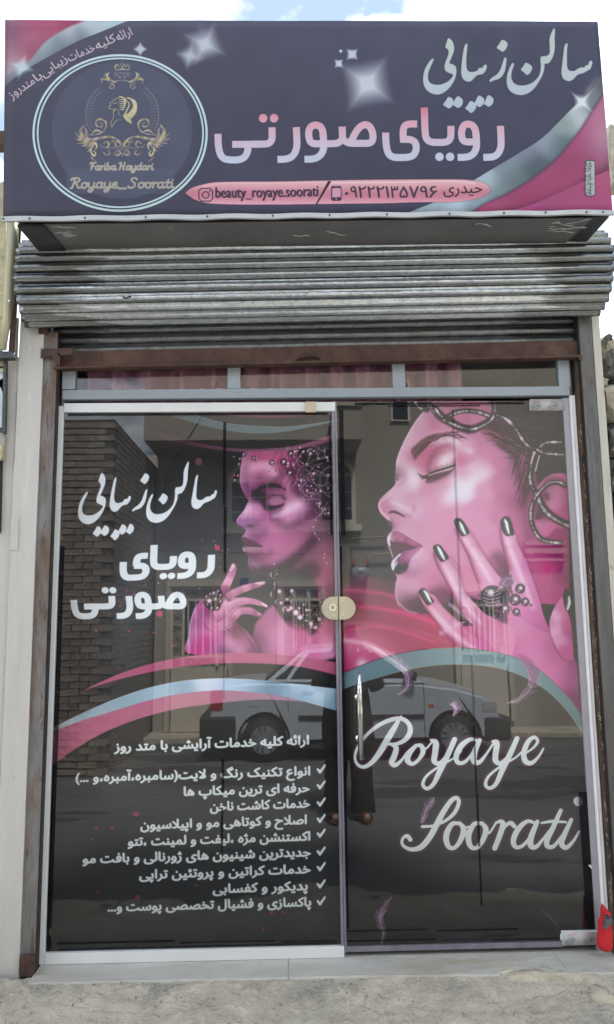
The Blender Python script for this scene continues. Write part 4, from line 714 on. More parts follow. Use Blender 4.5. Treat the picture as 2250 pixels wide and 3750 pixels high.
    # ring and beads
    A.P(ZF([(300,1640),(330,1590),(390,1570),(440,1540),(460,1600),(440,1680),(400,1710),(340,1690)]), (54,36,44), .9, soft=2); A.L(ZF([(440,1570),(480,1605),(520,1630)]), 2.5, (70,48,56), .9)
    for x, y, r in ((350,1640,42),(385,1575,24),(420,1560,18),(360,1580,16),(400,1620,22),(440,1590,16),(415,1690,20),(330,1600,14),(440,1640,18),(375,1690,16)): bead(A, *ZF([(x, y)])[0], r*.47)
    # head jewellery: dark hair net on the right, threads and pearls
    A.P(ZF([(1040,600),(1100,480),(1325,440),(1325,1060),(1240,1000),(1130,900),(1080,760)]), (50,38,44), .6, soft=14)
    for i in range(64):
        x = 560+rng.random()*740; y = 480+rng.random()*110 if x < 950 else 450+rng.random()*560*(.3+.7*min(1, (x-950)/300)); n = 4
        P = [(x, y)]; an = rng.random()*6.28
        for k in range(n): an += rng.normal()*.5; P.append((P[-1][0]+38*math.cos(an), P[-1][1]+38*math.sin(an)))
        P = [(min(q[0], 1308), max(478 if q[0] < 950 else 430, q[1])) for q in P]
        if x > 950: A.L(ZF(P), 1.9, (186,142,162), .8)
    for i in range(110):
        x = 950+rng.random()**.7*360; y = 440+rng.random()*540*min(1, .35+(x-950)/330)
        if x > 1308: continue
        A.dot(*ZF([(x, y)])[0], 1.4+3.4*rng.random()**2, (222,190,205) if rng.random() < .6 else (160,110,132), .9); 
    for x, y, r in ((985,490,22),(1012,518,14),(1137,492,26),(930,555,28),(840,560,22),(978,640,24),(1110,572,18),(1092,698,14),(1145,742,16),(1182,772,14),(1188,880,14),(1247,915,13),(1253,957,14),(1290,735,12),(1290,800,10),(700,525,18),(620,498,18),(590,530,14),(583,572,16),(575,660,14),(550,695,14),(870,480,10),(720,540,12),(640,485,12),(545,515,11),(1285,1110,13),(1290,1160,10),(1275,1220,13),(1240,470,9),(1200,500,8),(1300,500,9),(870,622,6),(935,628,6),(818,628,6)): bead(A, *ZF([(x, y)])[0], r*.47)
    A.L(ZF([(720,500),(735,550),(790,588),(840,580),(870,540),(895,490)]), 1.6, (205,170,185), .8); A.L(ZF([(1160,1050),(1175,1110),(1205,1155)]), 1.2, (190,150,170), .8)
    for x, y in ((1163,1057),(1175,1110),(1207,1155),(1185,1005),(1245,1300),(1265,1342),(1250,1270)): A.dot(*ZF([(x, y)])[0], 2.4, (225,195,208), .9)
    # dark necklace
    A.P(ZF([(840,1400),(870,1440),(850,1560),(900,1680),(940,1730),(1000,1700),(1100,1720),(1180,1700),(1230,1760),(1180,1880),(1130,1900),(1100,1820),(1040,1810),(980,1780),(920,1760),(870,1680),(830,1560)]), (52,32,42), .75, soft=5)
    for i in range(90):
        t = rng.random(); x = 845+t*380+rng.normal()*22; y = 1420+330*min(1, t*2.2)**.8+rng.normal()*45; A.dot(*ZF([(x, y)])[0], 1+4*rng.random()**3, (226,196,208) if rng.random() < .5 else (150,100,122), .85)
    for x, y in ((842,1430),(870,1500),(842,1580),(880,1640),(940,1700),(1000,1560),(1150,1810),(1000,1640)): A.L(ZF([(x, y-22), (x-12, y), (x, y+22)]), [1,4,1.5], (215,190,200), .85)
    for x, y, r in ((1060,1760,20),(990,1690,16),(1180,1840,14),(900,1560,14),(1028,1725,22),(1145,1812,15),(1208,1776,13),(968,1705,13),(912,1650,12),(997,1553,12),(1110,1705,11),(1148,1838,9)): A.dot(*ZF([(x, y)])[0], r*.47, (250,205,222), .95, soft=2.4)
    y0_, y1_ = int((1640-A.y0)*A.k), int((2420-A.y0)*A.k); x0_ = int((800-A.x0)*A.k); v = A.im[y0_:y1_, x0_:]; m_ = v.mean(-1, keepdims=True)
    wgt = np.clip((m_-.16)/.12, 0, 1); A.im[y0_:y1_, x0_:] = v+(np.clip((m_+(v-m_)*.84-.45)*1.08+.475, 0, 1)-v)*wgt
    # pink spatter
    for i in range(210):
        r = rng.random()
        if r < .6: x, y = 380+rng.normal()*150, 2010+rng.random()*290
        else: x, y = 760+rng.normal()*60, 1980+rng.random()*260
        if 190 < x < 860 and not (x > 690 and y > 2180): A.dot(x, y, .9+2.6*rng.random()**3, (205,95,120) if rng.random() < .6 else (200,170,180), .8)
    for x, y, r in ((585,2248,12),(796,2006,10),(471,2311,4.5),(352,2310,4.5),(440,2220,4),(445,2265,4),(562,2316,4),(640,2230,4),(635,2365,4),(728,1690,14),(858,1740,5),(492,2175,4)): A.dot(x, y, r, (200,80,110) if r != 14 else (120,84,92), .85, soft=.6)
    # bottom ribbons
    def rib(up, lo, col): A.put(A.polys([np.vstack([smooth(ZE(up),6,False), smooth(ZE(lo),6,False)])]), col)
    rib([(350,218),(450,170),(560,125),(700,85),(850,60),(1000,48),(1150,52),(1300,65),(1480,92)], [(1480,150),(1300,110),(1100,95),(900,100),(700,125),(500,170),(350,218)], lambda X, Y: np.stack([178+.0*X+10*np.sin(X/130.), 100+12*np.sin(X/130.), 128+10*np.sin(X/130.)], -1))
    A.put(A.polys([np.vstack([smooth(ZE([(355,219),(500,170),(700,125),(900,100),(1100,95),(1300,110),(1480,150)]),6,False), ZE([(1480,205),(1250,180),(1100,165),(950,160),(800,170),(650,200),(500,250),(350,315),(225,378),(200,378),(200,290)])])]), (28,27,29))
    A.L(ZE([(350,218),(500,170),(700,125),(900,100),(1100,95),(1300,110),(1480,150)]), 3, (80,30,52), .7)
    A.put(A.polys([ZE([(240,386),(480,300),(800,226),(1100,222),(1480,310),(1480,1500),(160,1500),(160,500)])]), (28,27,29))
    rib([(232,388),(350,345),(500,300),(650,255),(800,225),(950,212),(1100,220),(1250,242),(1350,268),(1480,305)], [(1330,262),(1150,252),(1000,262),(870,277),(750,297),(600,337),(450,397),(320,472),(222,542)], lambda X, Y: np.stack([188-.02*(X-200)-.03*(X-700)*(X > 700), 108+.01*(X-200), 136-.0*X], -1))
    rib([(232,374),(350,315),(500,250),(650,200),(800,170),(950,160),(1100,165),(1250,180),(1480,207)], [(1480,305),(1350,268),(1250,242),(1100,220),(950,212),(800,225),(650,255),(500,300),(350,345),(232,390)], (140,170,188))
    A.field(A.polys([np.vstack([smooth(ZE([(232,374),(350,315),(500,250),(650,200),(800,170),(950,160),(1100,165),(1250,180),(1480,207)]),6,False), smooth(ZE([(1480,305),(1350,268),(1250,242),(1100,220),(950,212),(800,225),(650,255),(500,300),(350,345),(232,390)]),6,False)])]), zs(ZE, [(260,370,190,205,212),(400,315,160,180,190),(600,240,150,175,188),(700,215,165,190,205),(800,210,135,165,185),(900,180,200,212,230),(1000,200,170,190,212),(1100,190,160,182,200),(1200,200,110,140,160),(1300,215,185,205,225),(1400,225,205,220,238),(1300,245,120,150,168),(1430,260,130,165,182),(1150,215,100,130,148)]), 32)
    A.L(ZE([(232,374),(350,315),(500,250),(650,200),(800,170),(950,160),(1100,165)]), 2, (215,225,232), .5)
    # lettering
    src = np.vstack([CAL[1][0], DOTS[2][4], CAL[0][14], CAL[4][17], CAL[3][0]]); dst = [(696.7,1687),(361,1956),(786,1800),(283,1878),(421,1742)]
    M1 = affine(src, dst); cal = [ap(M1, smooth(p,5)) for p in CAL]+[ap(M1, smooth(p,4)) for p in DOTS]
    def out(pl, w, seed=0):
        for p in pl: A.L(np.vstack([p, p[:1]])[::2], w, (112,62,78), .6, sm=False)
        A.put(A.polys(pl, pad=8), (28,27,30), .85, soft=2.2); A.put(A.polys(pl), (230,246,250))
    out(cal, 6)
    Aw, Bw = heading(26., 9.)
    R3 = lambda u, v: (1208+u*.5, 370+v*.5)
    L3 = lambda u, v: (658+u*.5, 370+v*.5)
    M2 = affine([R3(1252,182),R3(693,48),R3(410,232),R3(1128,414)], [(777,2029),(564,1998),(453,2056),(722,2109)])
    M3 = affine([L3(1440,240),L3(281,238),L3(330,428),L3(677,190),L3(915,425)], [(680,2198),(272,2195),(290,2258),(407,2184),(497,2255)])
    def out2(qs, M):
        P = [ap(M, p) for p in qs]
        def grow(k): return [np.mean(p, 0)+(p-np.mean(p, 0))*1 for p in P]
        A.put(A.polys(P, pad=12), (112,62,78), .55, soft=4.2); A.put(A.polys(P, pad=8), (28,27,30), .9, soft=2.); A.put(A.polys(P), (230,246,250))
    out2(Aw, M2); out2(Bw, M3)
    tx = [('ارائه کلیه خدمات آرایشی با متد روز',1342,438,498,468),('انواع تکنیک رنگ و لایت(سامبره،آمبره،و ...)',1348,572,330,602),('حرفه ای ترین میکاپ ها',1345,645,800,662),('خدمات کاشت ناخن',1347,712,915,728),('اصلاح و کوتاهی مو و اپیلاسیون',1333,784,612,808),('اکستنشن مژه ،لیفت و لمینت ،تتو',1348,856,557,880),('جدیدترین شینیون های ژورنالی و بافت مو',1350,925,360,956),('خدمات کراتین و پروتئین تراپی',1350,998,607,1024),('پدیکور و کفسابی',1337,1072,927,1086),('پاکسازی و فشیال تخصصی پوست و...',1352,1142,470,1165)]
    for s_, a, b, c, d in tx:
        r, l = ZE([(a, b), (c, d)]); T = text_polys(s_, r, l, 46, up=(.02,-1)); T = [p+[0, 7] for p in T]
        A.put(A.polys(T), (230,246,250))
        for dx, dy in ((2.3,0),(-2.3,0),(0,1.9),(0,-1.9),(1.3,1.2),(-1.3,-1.2),(1.3,-1.2),(-1.3,1.2)): A.put(A.polys([p+[dx,dy] for p in T]), (230,246,250), .95)
    for y in (553,622,697,768,832,910,978,1053,1127):
        A.P(ZE([(1376,y+2),(1384,y-4),(1392,y+6),(1412,y-20),(1417,y-18),(1416,y-10),(1396,y+20),(1390,y+22)]), (230,246,250), sm=False)
    for i in range(60):
        x = 380+rng.normal()*170; y = 2780+rng.random()*620
        if 190 < x < 1180: A.dot(x, y, 1+3.2*rng.random()**3, (150,72,92), .7, ry=1+2.4*rng.random()**3)
    for x, y, r in ((592,750,16),(420,811,9),(490,810,9),(695,551,7),(685,676,6),(597,1110,10),(855,1060,8),(1145,1252,9),(1180,1182,10),(1232,1177,8),(427,1092,7),(965,833,8),(355,778,6),(400,860,7),(788,345,6),(605,1322,6),(912,1296,6)): A.dot(*ZE([(x, y)])[0], r*.8, (158,74,98), .8, ry=r*.62)
def paint_doors():
    A = Art(130, 1440, 2240, 3530, .72, (28,27,29))
    rng = np.random.default_rng(11)
    R = Art(1225, 1440, 2240, 3530, .72, (28,27,29)); paint_right(R, rng)
    L = Art(130, 1440, 1245, 3530, .72, (28,27,29)); paint_left(L, rng)
    xs = int((1240-130)*.72); A.im[:, :L.W] = L.im[:A.H]; o = int((1225-130)*.72); A.im[:, xs:o+R.W] = R.im[:A.H, xs-o:][:, :A.W-xs]
    n = rng.standard_normal((A.H, A.W)).astype(np.float32); A.im *= (1+.02*n)[..., None]
    return A
# ---------------------------------------------------------------- materials
def mat(name, col, rough=.6, metal=0., var=.0, vscale=6., bump=0., bscale=60., col2=None, spots=None, stretch=(1,1,1), spec=.5, emis=None):
    m = bpy.data.materials.new(name); m.use_nodes = True; t = m.node_tree; t.nodes.clear(); N = t.nodes.new; K = t.links.new
    o = N('ShaderNodeOutputMaterial'); p = N('ShaderNodeBsdfPrincipled'); K(p.outputs[0], o.inputs[0])
    p.inputs['Roughness'].default_value = rough; p.inputs['Metallic'].default_value = metal; p.inputs['Specular IOR Level'].default_value = spec
    p.inputs['Base Color'].default_value = (*col, 1)
    if var or col2 or bump or spots:
        tc = N('ShaderNodeTexCoord'); mp = N('ShaderNodeMapping'); mp.inputs['Scale'].default_value = stretch; K(tc.outputs['Object'], mp.inputs[0])
        last = None
        if var or col2:
            n = N('ShaderNodeTexNoise'); n.inputs['Scale'].default_value = vscale; n.inputs['Detail'].default_value = 9; n.inputs['Roughness'].default_value = .62; K(mp.outputs[0], n.inputs[0])
            r = N('ShaderNodeValToRGB'); r.color_ramp.elements[0].position = .34; r.color_ramp.elements[1].position = .66
            a = tuple(c*(1-var) for c in col); b = col2 if col2 else tuple(min(1, c*(1+var)) for c in col)
            r.color_ramp.elements[0].color = (*a, 1); r.color_ramp.elements[1].color = (*b, 1); K(n.outputs[0], r.inputs[0]); last = r.outputs[0]
        for sp in (spots or []):                     # (colour, scale, threshold, softness, amount)
            n = N('ShaderNodeTexNoise'); n.inputs['Scale'].default_value = sp[1]; n.inputs['Detail'].default_value = 10; n.inputs['Roughness'].default_value = .68; K(mp.outputs[0], n.inputs[0])
            r = N('ShaderNodeMapRange'); r.inputs[1].default_value = sp[2]; r.inputs[2].default_value = sp[2]+sp[3]; r.inputs[4].default_value = sp[4]; K(n.outputs[0], r.inputs[0])
            x = N('ShaderNodeMix'); x.data_type = 'RGBA'; K(r.outputs[0], x.inputs[0]); x.inputs[7].default_value = (*sp[0], 1)
            if last: K(last, x.inputs[6])
            else: x.inputs[6].default_value = (*col, 1)
            last = x.outputs[2]
        if last: K(last, p.inputs['Base Color'])
        if bump:
            n = N('ShaderNodeTexNoise'); n.inputs['Scale'].default_value = bscale; n.inputs['Detail'].default_value = 8; n.inputs['Roughness'].default_value = .6; K(mp.outputs[0], n.inputs[0])
            b = N('ShaderNodeBump'); b.inputs['Strength'].default_value = bump; b.inputs['Distance'].default_value = .02 if bump >= 1 else .01; K(n.outputs[0], b.inputs['Height']); K(b.outputs[0], p.inputs['Normal'])
    return m
M = dict(
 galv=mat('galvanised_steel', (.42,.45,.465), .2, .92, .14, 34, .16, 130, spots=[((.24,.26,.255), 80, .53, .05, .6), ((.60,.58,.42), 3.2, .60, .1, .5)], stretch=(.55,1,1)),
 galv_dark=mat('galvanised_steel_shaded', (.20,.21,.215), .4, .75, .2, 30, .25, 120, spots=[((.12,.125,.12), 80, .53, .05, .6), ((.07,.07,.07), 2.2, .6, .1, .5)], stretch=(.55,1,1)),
 rust=mat('rusty_steel', (.085,.045,.034), .7, .3, .3, 14, .4, 90, spots=[((.16,.095,.065), 5, .56, .1, .7), ((.045,.035,.03), 9, .6, .1, .7)]),
 rail=mat('weathered_rail_steel', (.20,.195,.19), .6, .45, .25, 12, .3, 110, spots=[((.15,.085,.045), 3.2, .47, .12, .8), ((.07,.06,.055), 22, .56, .07, .7), ((.22,.13,.065), 7, .62, .1, .4)], stretch=(2.2,1,.45)),
 rail2=mat('dark_grey_rail_steel', (.115,.115,.112), .5, .5, .2, 12, .25, 110, spots=[((.11,.06,.035), 2.2, .56, .12, .8), ((.05,.045,.04), 22, .58, .07, .6)], stretch=(2.4,1,.3)),
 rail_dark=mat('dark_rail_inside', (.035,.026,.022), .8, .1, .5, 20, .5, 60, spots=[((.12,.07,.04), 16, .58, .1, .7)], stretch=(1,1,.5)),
 rustyside=mat('rusty_jamb', (.10,.07,.05), .85, .1, .4, 16, .8, 45, spots=[((.30,.24,.17), 26, .58, .08, .7), ((.22,.10,.04), 7, .55, .1, .6), ((.03,.025,.02), 5, .58, .06, .8)], stretch=(1,1,.35)),
 paintgrey=mat('pale_grey_paint', (.50,.488,.455), .5, 0, .07, 6, .4, 34, spots=[((.40,.37,.32), 3, .56, .12, .45), ((.30,.25,.19), 40, .66, .02, .7), ((.60,.59,.56), 5, .6, .06, .5)], stretch=(1.6,1,.3)),
 cream=mat('cream_paint', (.47,.45,.38), .6, 0, .08, 8, .3, 40, spots=[((.26,.14,.06), 5, .63, .04, .6)], stretch=(2,2,.6)),
 framegrey=mat('blue_grey_frame_paint', (.27,.31,.34), .42, 0, .07, 6, .12, 40, spots=[((.18,.2,.22), 9, .62, .08, .5)], stretch=(.4,1,1)),
 white=mat('white_profile', (.66,.67,.66), .32, 0, .04, 8, .03, 30, spots=[((.5,.47,.4), 5, .66, .1, .35)]),
 whitepipe=mat('white_trim', (.80,.80,.81), .3, 0, .05, 8),
 edge=mat('polished_glass_edge', (.22,.21,.26), .2, .35, .2, 10, .1, 20, stretch=(1,1,.3)),
 jambgrey=mat('grey_jamb_profile', (.32,.31,.35), .3, .2, .06, 8),
 black=mat('black_gap', (.012,.012,.013), .7),
 tape=mat('matt_black_strip', (.016,.016,.018), .62, 0, .3, 30, .3, 50),
 brass=mat('satin_nickel_brass', (.50,.47,.38), .34, .85, .07, 12, .04, 60),
 chrome=mat('chrome', (.62,.62,.60), .14, 1, .04, 8),
 clip=mat('beige_plastic', (.52,.44,.32), .5),
 signside=mat('sign_side_sheet', (.05,.05,.055), .5, .3, .3, 8),
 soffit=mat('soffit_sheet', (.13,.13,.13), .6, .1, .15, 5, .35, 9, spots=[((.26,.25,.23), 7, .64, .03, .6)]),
 trim=mat('grey_sign_trim', (.40,.41,.41), .42, .3, .08, 8, .1, 30, spots=[((.22,.21,.2), 14, .66, .03, .7)]),
 concrete=mat('rough_concrete', (.52,.475,.38), .95, 0, .2, 9, 1., 75, spots=[((.24,.23,.20), 2.6, .54, .1, .6), ((.50,.43,.31), 6, .60, .08, .55), ((.56,.53,.46), 60, .60, .04, .6), ((.13,.125,.11), 45, .62, .03, .8)]),
 mortar=mat('flaking_mortar', (.46,.41,.31), .95, 0, .14, 20, .6, 60),
 stone=mat('pale_threshold_stone', (.44,.43,.385), .6, 0, .12, 10, .4, 60, spots=[((.32,.28,.20), 2.6, .56, .12, .75), ((.25,.24,.21), 14, .63, .05, .5), ((.56,.55,.50), 60, .6, .05, .5)], stretch=(.35,1,1)),
 asphalt=mat('dusty_asphalt', (.118,.12,.124), .92, 0, .16, 1.2, .6, 90, spots=[((.045,.045,.045), .9, .54, .02, .75), ((.14,.135,.125), 1.3, .62, .03, .6)], stretch=(.3,1,1)),
 plaster=mat('beige_plaster', (.35,.325,.275), .9, 0, .12, 1.4, .25, 40, spots=[((.27,.25,.2), .8, .56, .15, .5)]),
 plaster_light=mat('light_plaster', (.50,.46,.38), .9, 0, .08, 3, .1, 30),
 brick=mat('buff_brick', (.25,.215,.175), .95, 0, .3, 7, .5, 70), brick2=mat('dark_brick', (.19,.165,.14), .95, 0, .3, 7, .5, 70), joint=mat('brick_joint', (.085,.077,.068), .95),
 winframe=mat('cream_window_frame', (.72,.68,.56), .6), winglass=mat('dark_window_glass', (.03,.035,.05), .12), irondoor=mat('ivory_iron_door', (.60,.56,.46), .5, 0, .08, 3), ironscroll=mat('wrought_iron_scroll', (.50,.47,.39), .5), irondark=mat('door_void', (.02,.02,.022), .4),
 meter=mat('grey_meter_enamel', (.30,.33,.38), .4), pipe=mat('cream_gas_pipe', (.42,.36,.25), .5), redvalve=mat('orange_valve', (.45,.10,.04), .5), cable=mat('black_cable', (.01,.01,.01), .6), blueplate=mat('blue_number_plate', (.03,.08,.3), .4),
 car=mat('silver_car_paint', (.52,.56,.62), .32, .15, .03, 3), carwhite=mat('white_car_paint', (.66,.66,.64), .3), tyre=mat('tyre_rubber', (.018,.018,.018), .8), rim=mat('grey_wheel_trim', (.36,.38,.41), .35, .5), bumper=mat('dark_bumper_plastic', (.03,.032,.035), .6), carglass=mat('car_glass', (.012,.014,.016), .12), lamp=mat('headlight_glass', (.5,.52,.55), .12, .4), redlamp=mat('red_tail_lamp', (.35,.01,.01), .2), orange=mat('orange_indicator', (.6,.16,.02), .3),
 cloth=mat('black_cloth', (.012,.012,.014), .95, 0, .2, 9, .3, 40), skin=mat('skin', (.42,.25,.17), .55), sandal=mat('brown_sandal', (.10,.06,.045), .6), phone=mat('dark_phone', (.02,.02,.025), .25),
 curtain=mat('pink_curtain', (.24,.10,.14), .85, 0, .1, 5, .2, 60), room=mat('dark_room', (.025,.023,.025), .9), wall=mat('shop_render', (.30,.28,.25), .9, 0, .1, 3, .4, 30),
 yellow=mat('yellowed_sheet', (.46,.42,.27), .7, .1, .2, 22, .8, 38, spots=[((.10,.09,.07), 3.2, .58, .08, .75), ((.24,.24,.15), 45, .58, .04, .6)]),
 yellow_tube=mat('yellowed_metal', (.40,.38,.25), .45, .3, .15, 7, .15, 20, spots=[((.12,.12,.09), 3, .58, .1, .7), ((.22,.24,.18), 8, .6, .1, .5)], stretch=(1,1,.4)),
 rebar=mat('grey_rebar', (.25,.25,.24), .6, .3), rock=mat('rough_dark_stone', (.14,.137,.125), .95, 0, .35, 7, 1., 26, spots=[((.38,.34,.24), 11, .58, .05, .8), ((.03,.03,.03), 9, .57, .06, .85)]), rock2=mat('pale_rough_stone', (.40,.37,.29), .95, 0, .25, 8, 1., 24, spots=[((.12,.12,.11), 9, .6, .05, .8)]),
 bluewin=mat('pale_blue_film', (.55,.66,.72), .35, 0, .1, 9, .15, 14), red=mat('red_cloth', (.50,.012,.016), .8, 0, .12, 12, .3, 90), greycloth=mat('grey_rubber_palm', (.09,.095,.11), .8, 0, .2, 12),
 feet=mat('hinge_dark', (.03,.03,.03), .5), weld=mat('weld_bead', (.10,.08,.07), .5, .6, .3, 60, .6, 90))
def dirty_ends(m, col=(.10,.105,.10)):
    t = m.node_tree; p = [n for n in t.nodes if n.type == 'BSDF_PRINCIPLED'][0]; N = t.nodes.new; K = t.links.new
    src = p.inputs['Base Color'].links[0].from_socket; tc = N('ShaderNodeTexCoord'); sx = N('ShaderNodeSeparateXYZ'); K(tc.outputs['Object'], sx.inputs[0])
    a0 = N('ShaderNodeMath'); a0.operation = 'SUBTRACT'; a0.inputs[1].default_value = 1.12; K(sx.outputs[0], a0.inputs[0]); a = N('ShaderNodeMath'); a.operation = 'ABSOLUTE'; K(a0.outputs[0], a.inputs[0]); mp = N('ShaderNodeMapping'); mp.inputs['Scale'].default_value = (1.2, 1, 22); K(tc.outputs['Object'], mp.inputs[0])
    n = N('ShaderNodeTexNoise'); n.inputs['Scale'].default_value = 3.; n.inputs['Detail'].default_value = 5; K(mp.outputs[0], n.inputs[0])
    d = N('ShaderNodeMath'); d.operation = 'MULTIPLY_ADD'; K(n.outputs[0], d.inputs[0]); d.inputs[1].default_value = .9; K(a.outputs[0], d.inputs[2])
    r = N('ShaderNodeMapRange'); r.inputs[1].default_value = 1.37; r.inputs[2].default_value = 1.47; r.inputs[4].default_value = .75; K(d.outputs[0], r.inputs[0])
    x = N('ShaderNodeMix'); x.data_type = 'RGBA'; K(r.outputs[0], x.inputs[0]); K(src, x.inputs[6]); x.inputs[7].default_value = (*col, 1); K(x.outputs[2], p.inputs['Base Color'])
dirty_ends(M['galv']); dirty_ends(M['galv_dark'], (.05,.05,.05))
def image_mat(name, A, y, x0, x1, z0, z1, k, gain, sub=(0, 0, 0), rough=.45, floor=.010, sat=1.):
    """print an Art canvas on the upright plane y: W x H texels, every texel looks up its place in the photograph"""
    W = int((x1-x0)*k); H = int((z1-z0)*k)
    X, Z = np.meshgrid(x0+(np.arange(W)+.5)/k, z0+(np.arange(H)+.5)/k)
    uv = project(np.stack([X, np.full_like(X, y), Z], -1))
    u = np.clip((uv[..., 0]-A.x0)*A.k-.5, 0, A.W-1.01); v = np.clip((uv[..., 1]-A.y0)*A.k-.5, 0, A.H-1.01)
    iu = u.astype(int); iv = v.astype(int); fu = (u-iu)[..., None]; fv = (v-iv)[..., None]
    I = lin(np.clip(A.im, 0, 1))
    C = (I[iv, iu]*(1-fu)+I[iv, iu+1]*fu)*(1-fv)+(I[iv+1, iu]*(1-fu)+I[iv+1, iu+1]*fu)*fv
    C = np.clip((C-np.array(sub))*gain, floor, .88)
    g_ = C.mean(-1, keepdims=True); C = np.clip(g_+(C-g_)*sat, floor, np.array([.83, .93, .95]))
    px = np.ones((H, W, 4), dtype=np.float32); px[..., :3] = enc(C)
    im = bpy.data.images.new(name, W, H); im.pixels.foreach_set(px.ravel()); im.update(); im.pack()
    m = bpy.data.materials.new(name); m.use_nodes = True; t = m.node_tree; p = t.nodes['Principled BSDF']; p.inputs['Roughness'].default_value = rough
    q = t.nodes.new('ShaderNodeTexImage'); q.image = im; q.extension = 'EXTEND'; q.interpolation = 'Cubic'; t.links.new(q.outputs[0], p.inputs['Base Color'])
    return m
def glass_mat(name, ior=1.76, tint=(.997,.998,1.)):
    m = bpy.data.materials.new(name); m.use_nodes = True; t = m.node_tree; t.nodes.clear(); N = t.nodes.new; K = t.links.new
    o = N('ShaderNodeOutputMaterial'); x = N('ShaderNodeMixShader'); f = N('ShaderNodeFresnel'); f.inputs[0].default_value = ior
    tr_ = N('ShaderNodeBsdfTransparent'); tr_.inputs[0].default_value = (*tint, 1); g = N('ShaderNodeBsdfGlossy'); g.inputs['Roughness'].default_value = .004
    tc = N('ShaderNodeTexCoord'); n = N('ShaderNodeTexNoise'); n.inputs['Scale'].default_value = 2.3; b = N('ShaderNodeBump'); b.inputs['Strength'].default_value = .03; b.inputs['Distance'].default_value = .01
    K(tc.outputs['Object'], n.inputs[0]); K(n.outputs[0], b.inputs['Height']); K(b.outputs[0], g.inputs['Normal'])
    gm_ = N('ShaderNodeNewGeometry'); mt = N('ShaderNodeMath'); mt.operation = 'SUBTRACT'; mt.inputs[0].default_value = 1; mu = N('ShaderNodeMath'); mu.operation = 'MULTIPLY'
    K(gm_.outputs['Backfacing'], mt.inputs[1]); K(f.outputs[0], mu.inputs[0]); K(mt.outputs[0], mu.inputs[1]); K(mu.outputs[0], x.inputs[0]); K(tr_.outputs[0], x.inputs[1]); K(g.outputs[0], x.inputs[2]); K(x.outputs[0], o.inputs[0])
    return m
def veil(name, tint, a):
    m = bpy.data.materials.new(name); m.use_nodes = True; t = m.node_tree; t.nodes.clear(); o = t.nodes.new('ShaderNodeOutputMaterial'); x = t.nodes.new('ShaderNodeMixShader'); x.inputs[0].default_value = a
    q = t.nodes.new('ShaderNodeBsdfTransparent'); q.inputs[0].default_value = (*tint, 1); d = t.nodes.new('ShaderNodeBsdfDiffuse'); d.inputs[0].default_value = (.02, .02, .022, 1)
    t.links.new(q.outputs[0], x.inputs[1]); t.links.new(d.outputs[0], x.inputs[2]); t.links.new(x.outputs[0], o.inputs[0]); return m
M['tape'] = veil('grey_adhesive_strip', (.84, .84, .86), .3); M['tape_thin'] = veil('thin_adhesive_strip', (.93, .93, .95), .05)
M['glass'] = glass_mat('shop_glass'); M['glass_thin'] = glass_mat('transom_glass', 1.85)
# ---------------------------------------------------------------- object helpers
def obj(name, bm, m, parent=None, smooth_=False):
    me = bpy.data.meshes.new(name); bmesh.ops.recalc_face_normals(bm, faces=bm.faces); bm.to_mesh(me); bm.free()
    me.materials.append(M[m] if isinstance(m, str) else m)
    if smooth_: me.polygons.foreach_set('use_smooth', [True]*len(me.polygons))
    o = bpy.data.objects.new(name, me); COL.objects.link(o); o.parent = parent; return o
def again(o, name, parent=None, loc=None):
    c = o.copy(); COL.objects.link(c); c.parent = parent
    if loc is not None: c.location = loc
    return c
def thing(name, label, cat, loc=(0, 0, 0), group=None):
    o = bpy.data.objects.new(name, None); COL.objects.link(o); o.location = loc; o.empty_display_size = .1; tag(o, label, cat, group); return o
def tag(o, label, cat, group=None):
    o['label'] = label; o['category'] = cat
    if group: o['group'] = group
    return o
def kind(o, k): o['kind'] = k; return o
def box(bm, a, b, bev=0.):
    a, b = Vector(a), Vector(b); r = bmesh.ops.create_cube(bm, size=1)
    for v in r['verts']: v.co = Vector(((a.x+b.x)/2+v.co.x*abs(b.x-a.x), (a.y+b.y)/2+v.co.y*abs(b.y-a.y), (a.z+b.z)/2+v.co.z*abs(b.z-a.z)))
    if bev:
        es = list({e for v in r['verts'] for e in v.link_edges}); bmesh.ops.bevel(bm, geom=es, offset=bev, segments=2, affect='EDGES', profile=.6)
def prism(bm, pts, y0, y1):
    """outline in x, z pushed from y0 to y1"""
    A = [bm.verts.new((p[0], y0, p[1])) for p in pts]; Bv = [bm.verts.new((p[0], y1, p[1])) for p in pts]; n = len(pts)
    fs = [bm.faces.new(A), bm.faces.new(Bv[::-1])]
    for i in range(n): bm.faces.new((A[i], Bv[i], Bv[(i+1) % n], A[(i+1) % n]))
    bmesh.ops.triangulate(bm, faces=fs)
def pxz(pts, y): return [((q := B(p[0], p[1], y)).x, q.z) for p in pts]
def rxz(pts, Y): return [((q := RB(p[0], p[1], Y)).x, q.z) for p in pts]
def tube(bm, pts, r, seg=8, cap=True):
    P = [Vector(p) for p in pts]; rings = []
    up = Vector((0, 0, 1))
    for i, p in enumerate(P):
        d = (P[min(i+1, len(P)-1)]-P[max(i-1, 0)]).normalized()
        a = d.cross(up if abs(d.z) < .95 else Vector((1, 0, 0))).normalized(); b = d.cross(a); rr = r[i] if not np.isscalar(r) else r
        rings.append([bm.verts.new(p+a*math.cos(t)*rr+b*math.sin(t)*rr) for t in [2*math.pi*j/seg for j in range(seg)]])
    for A, C in zip(rings, rings[1:]):
        for j in range(seg): bm.faces.new((A[j], A[(j+1) % seg], C[(j+1) % seg], C[j]))
    if cap: bm.faces.new(rings[0][::-1]); bm.faces.new(rings[-1])
def cyl(bm, a, b, r, seg=20, r2=None): tube(bm, [a, b], [r, r if r2 is None else r2], seg)
NB = bmesh.new
rng = random.Random(4); nrg = np.random.default_rng(8)
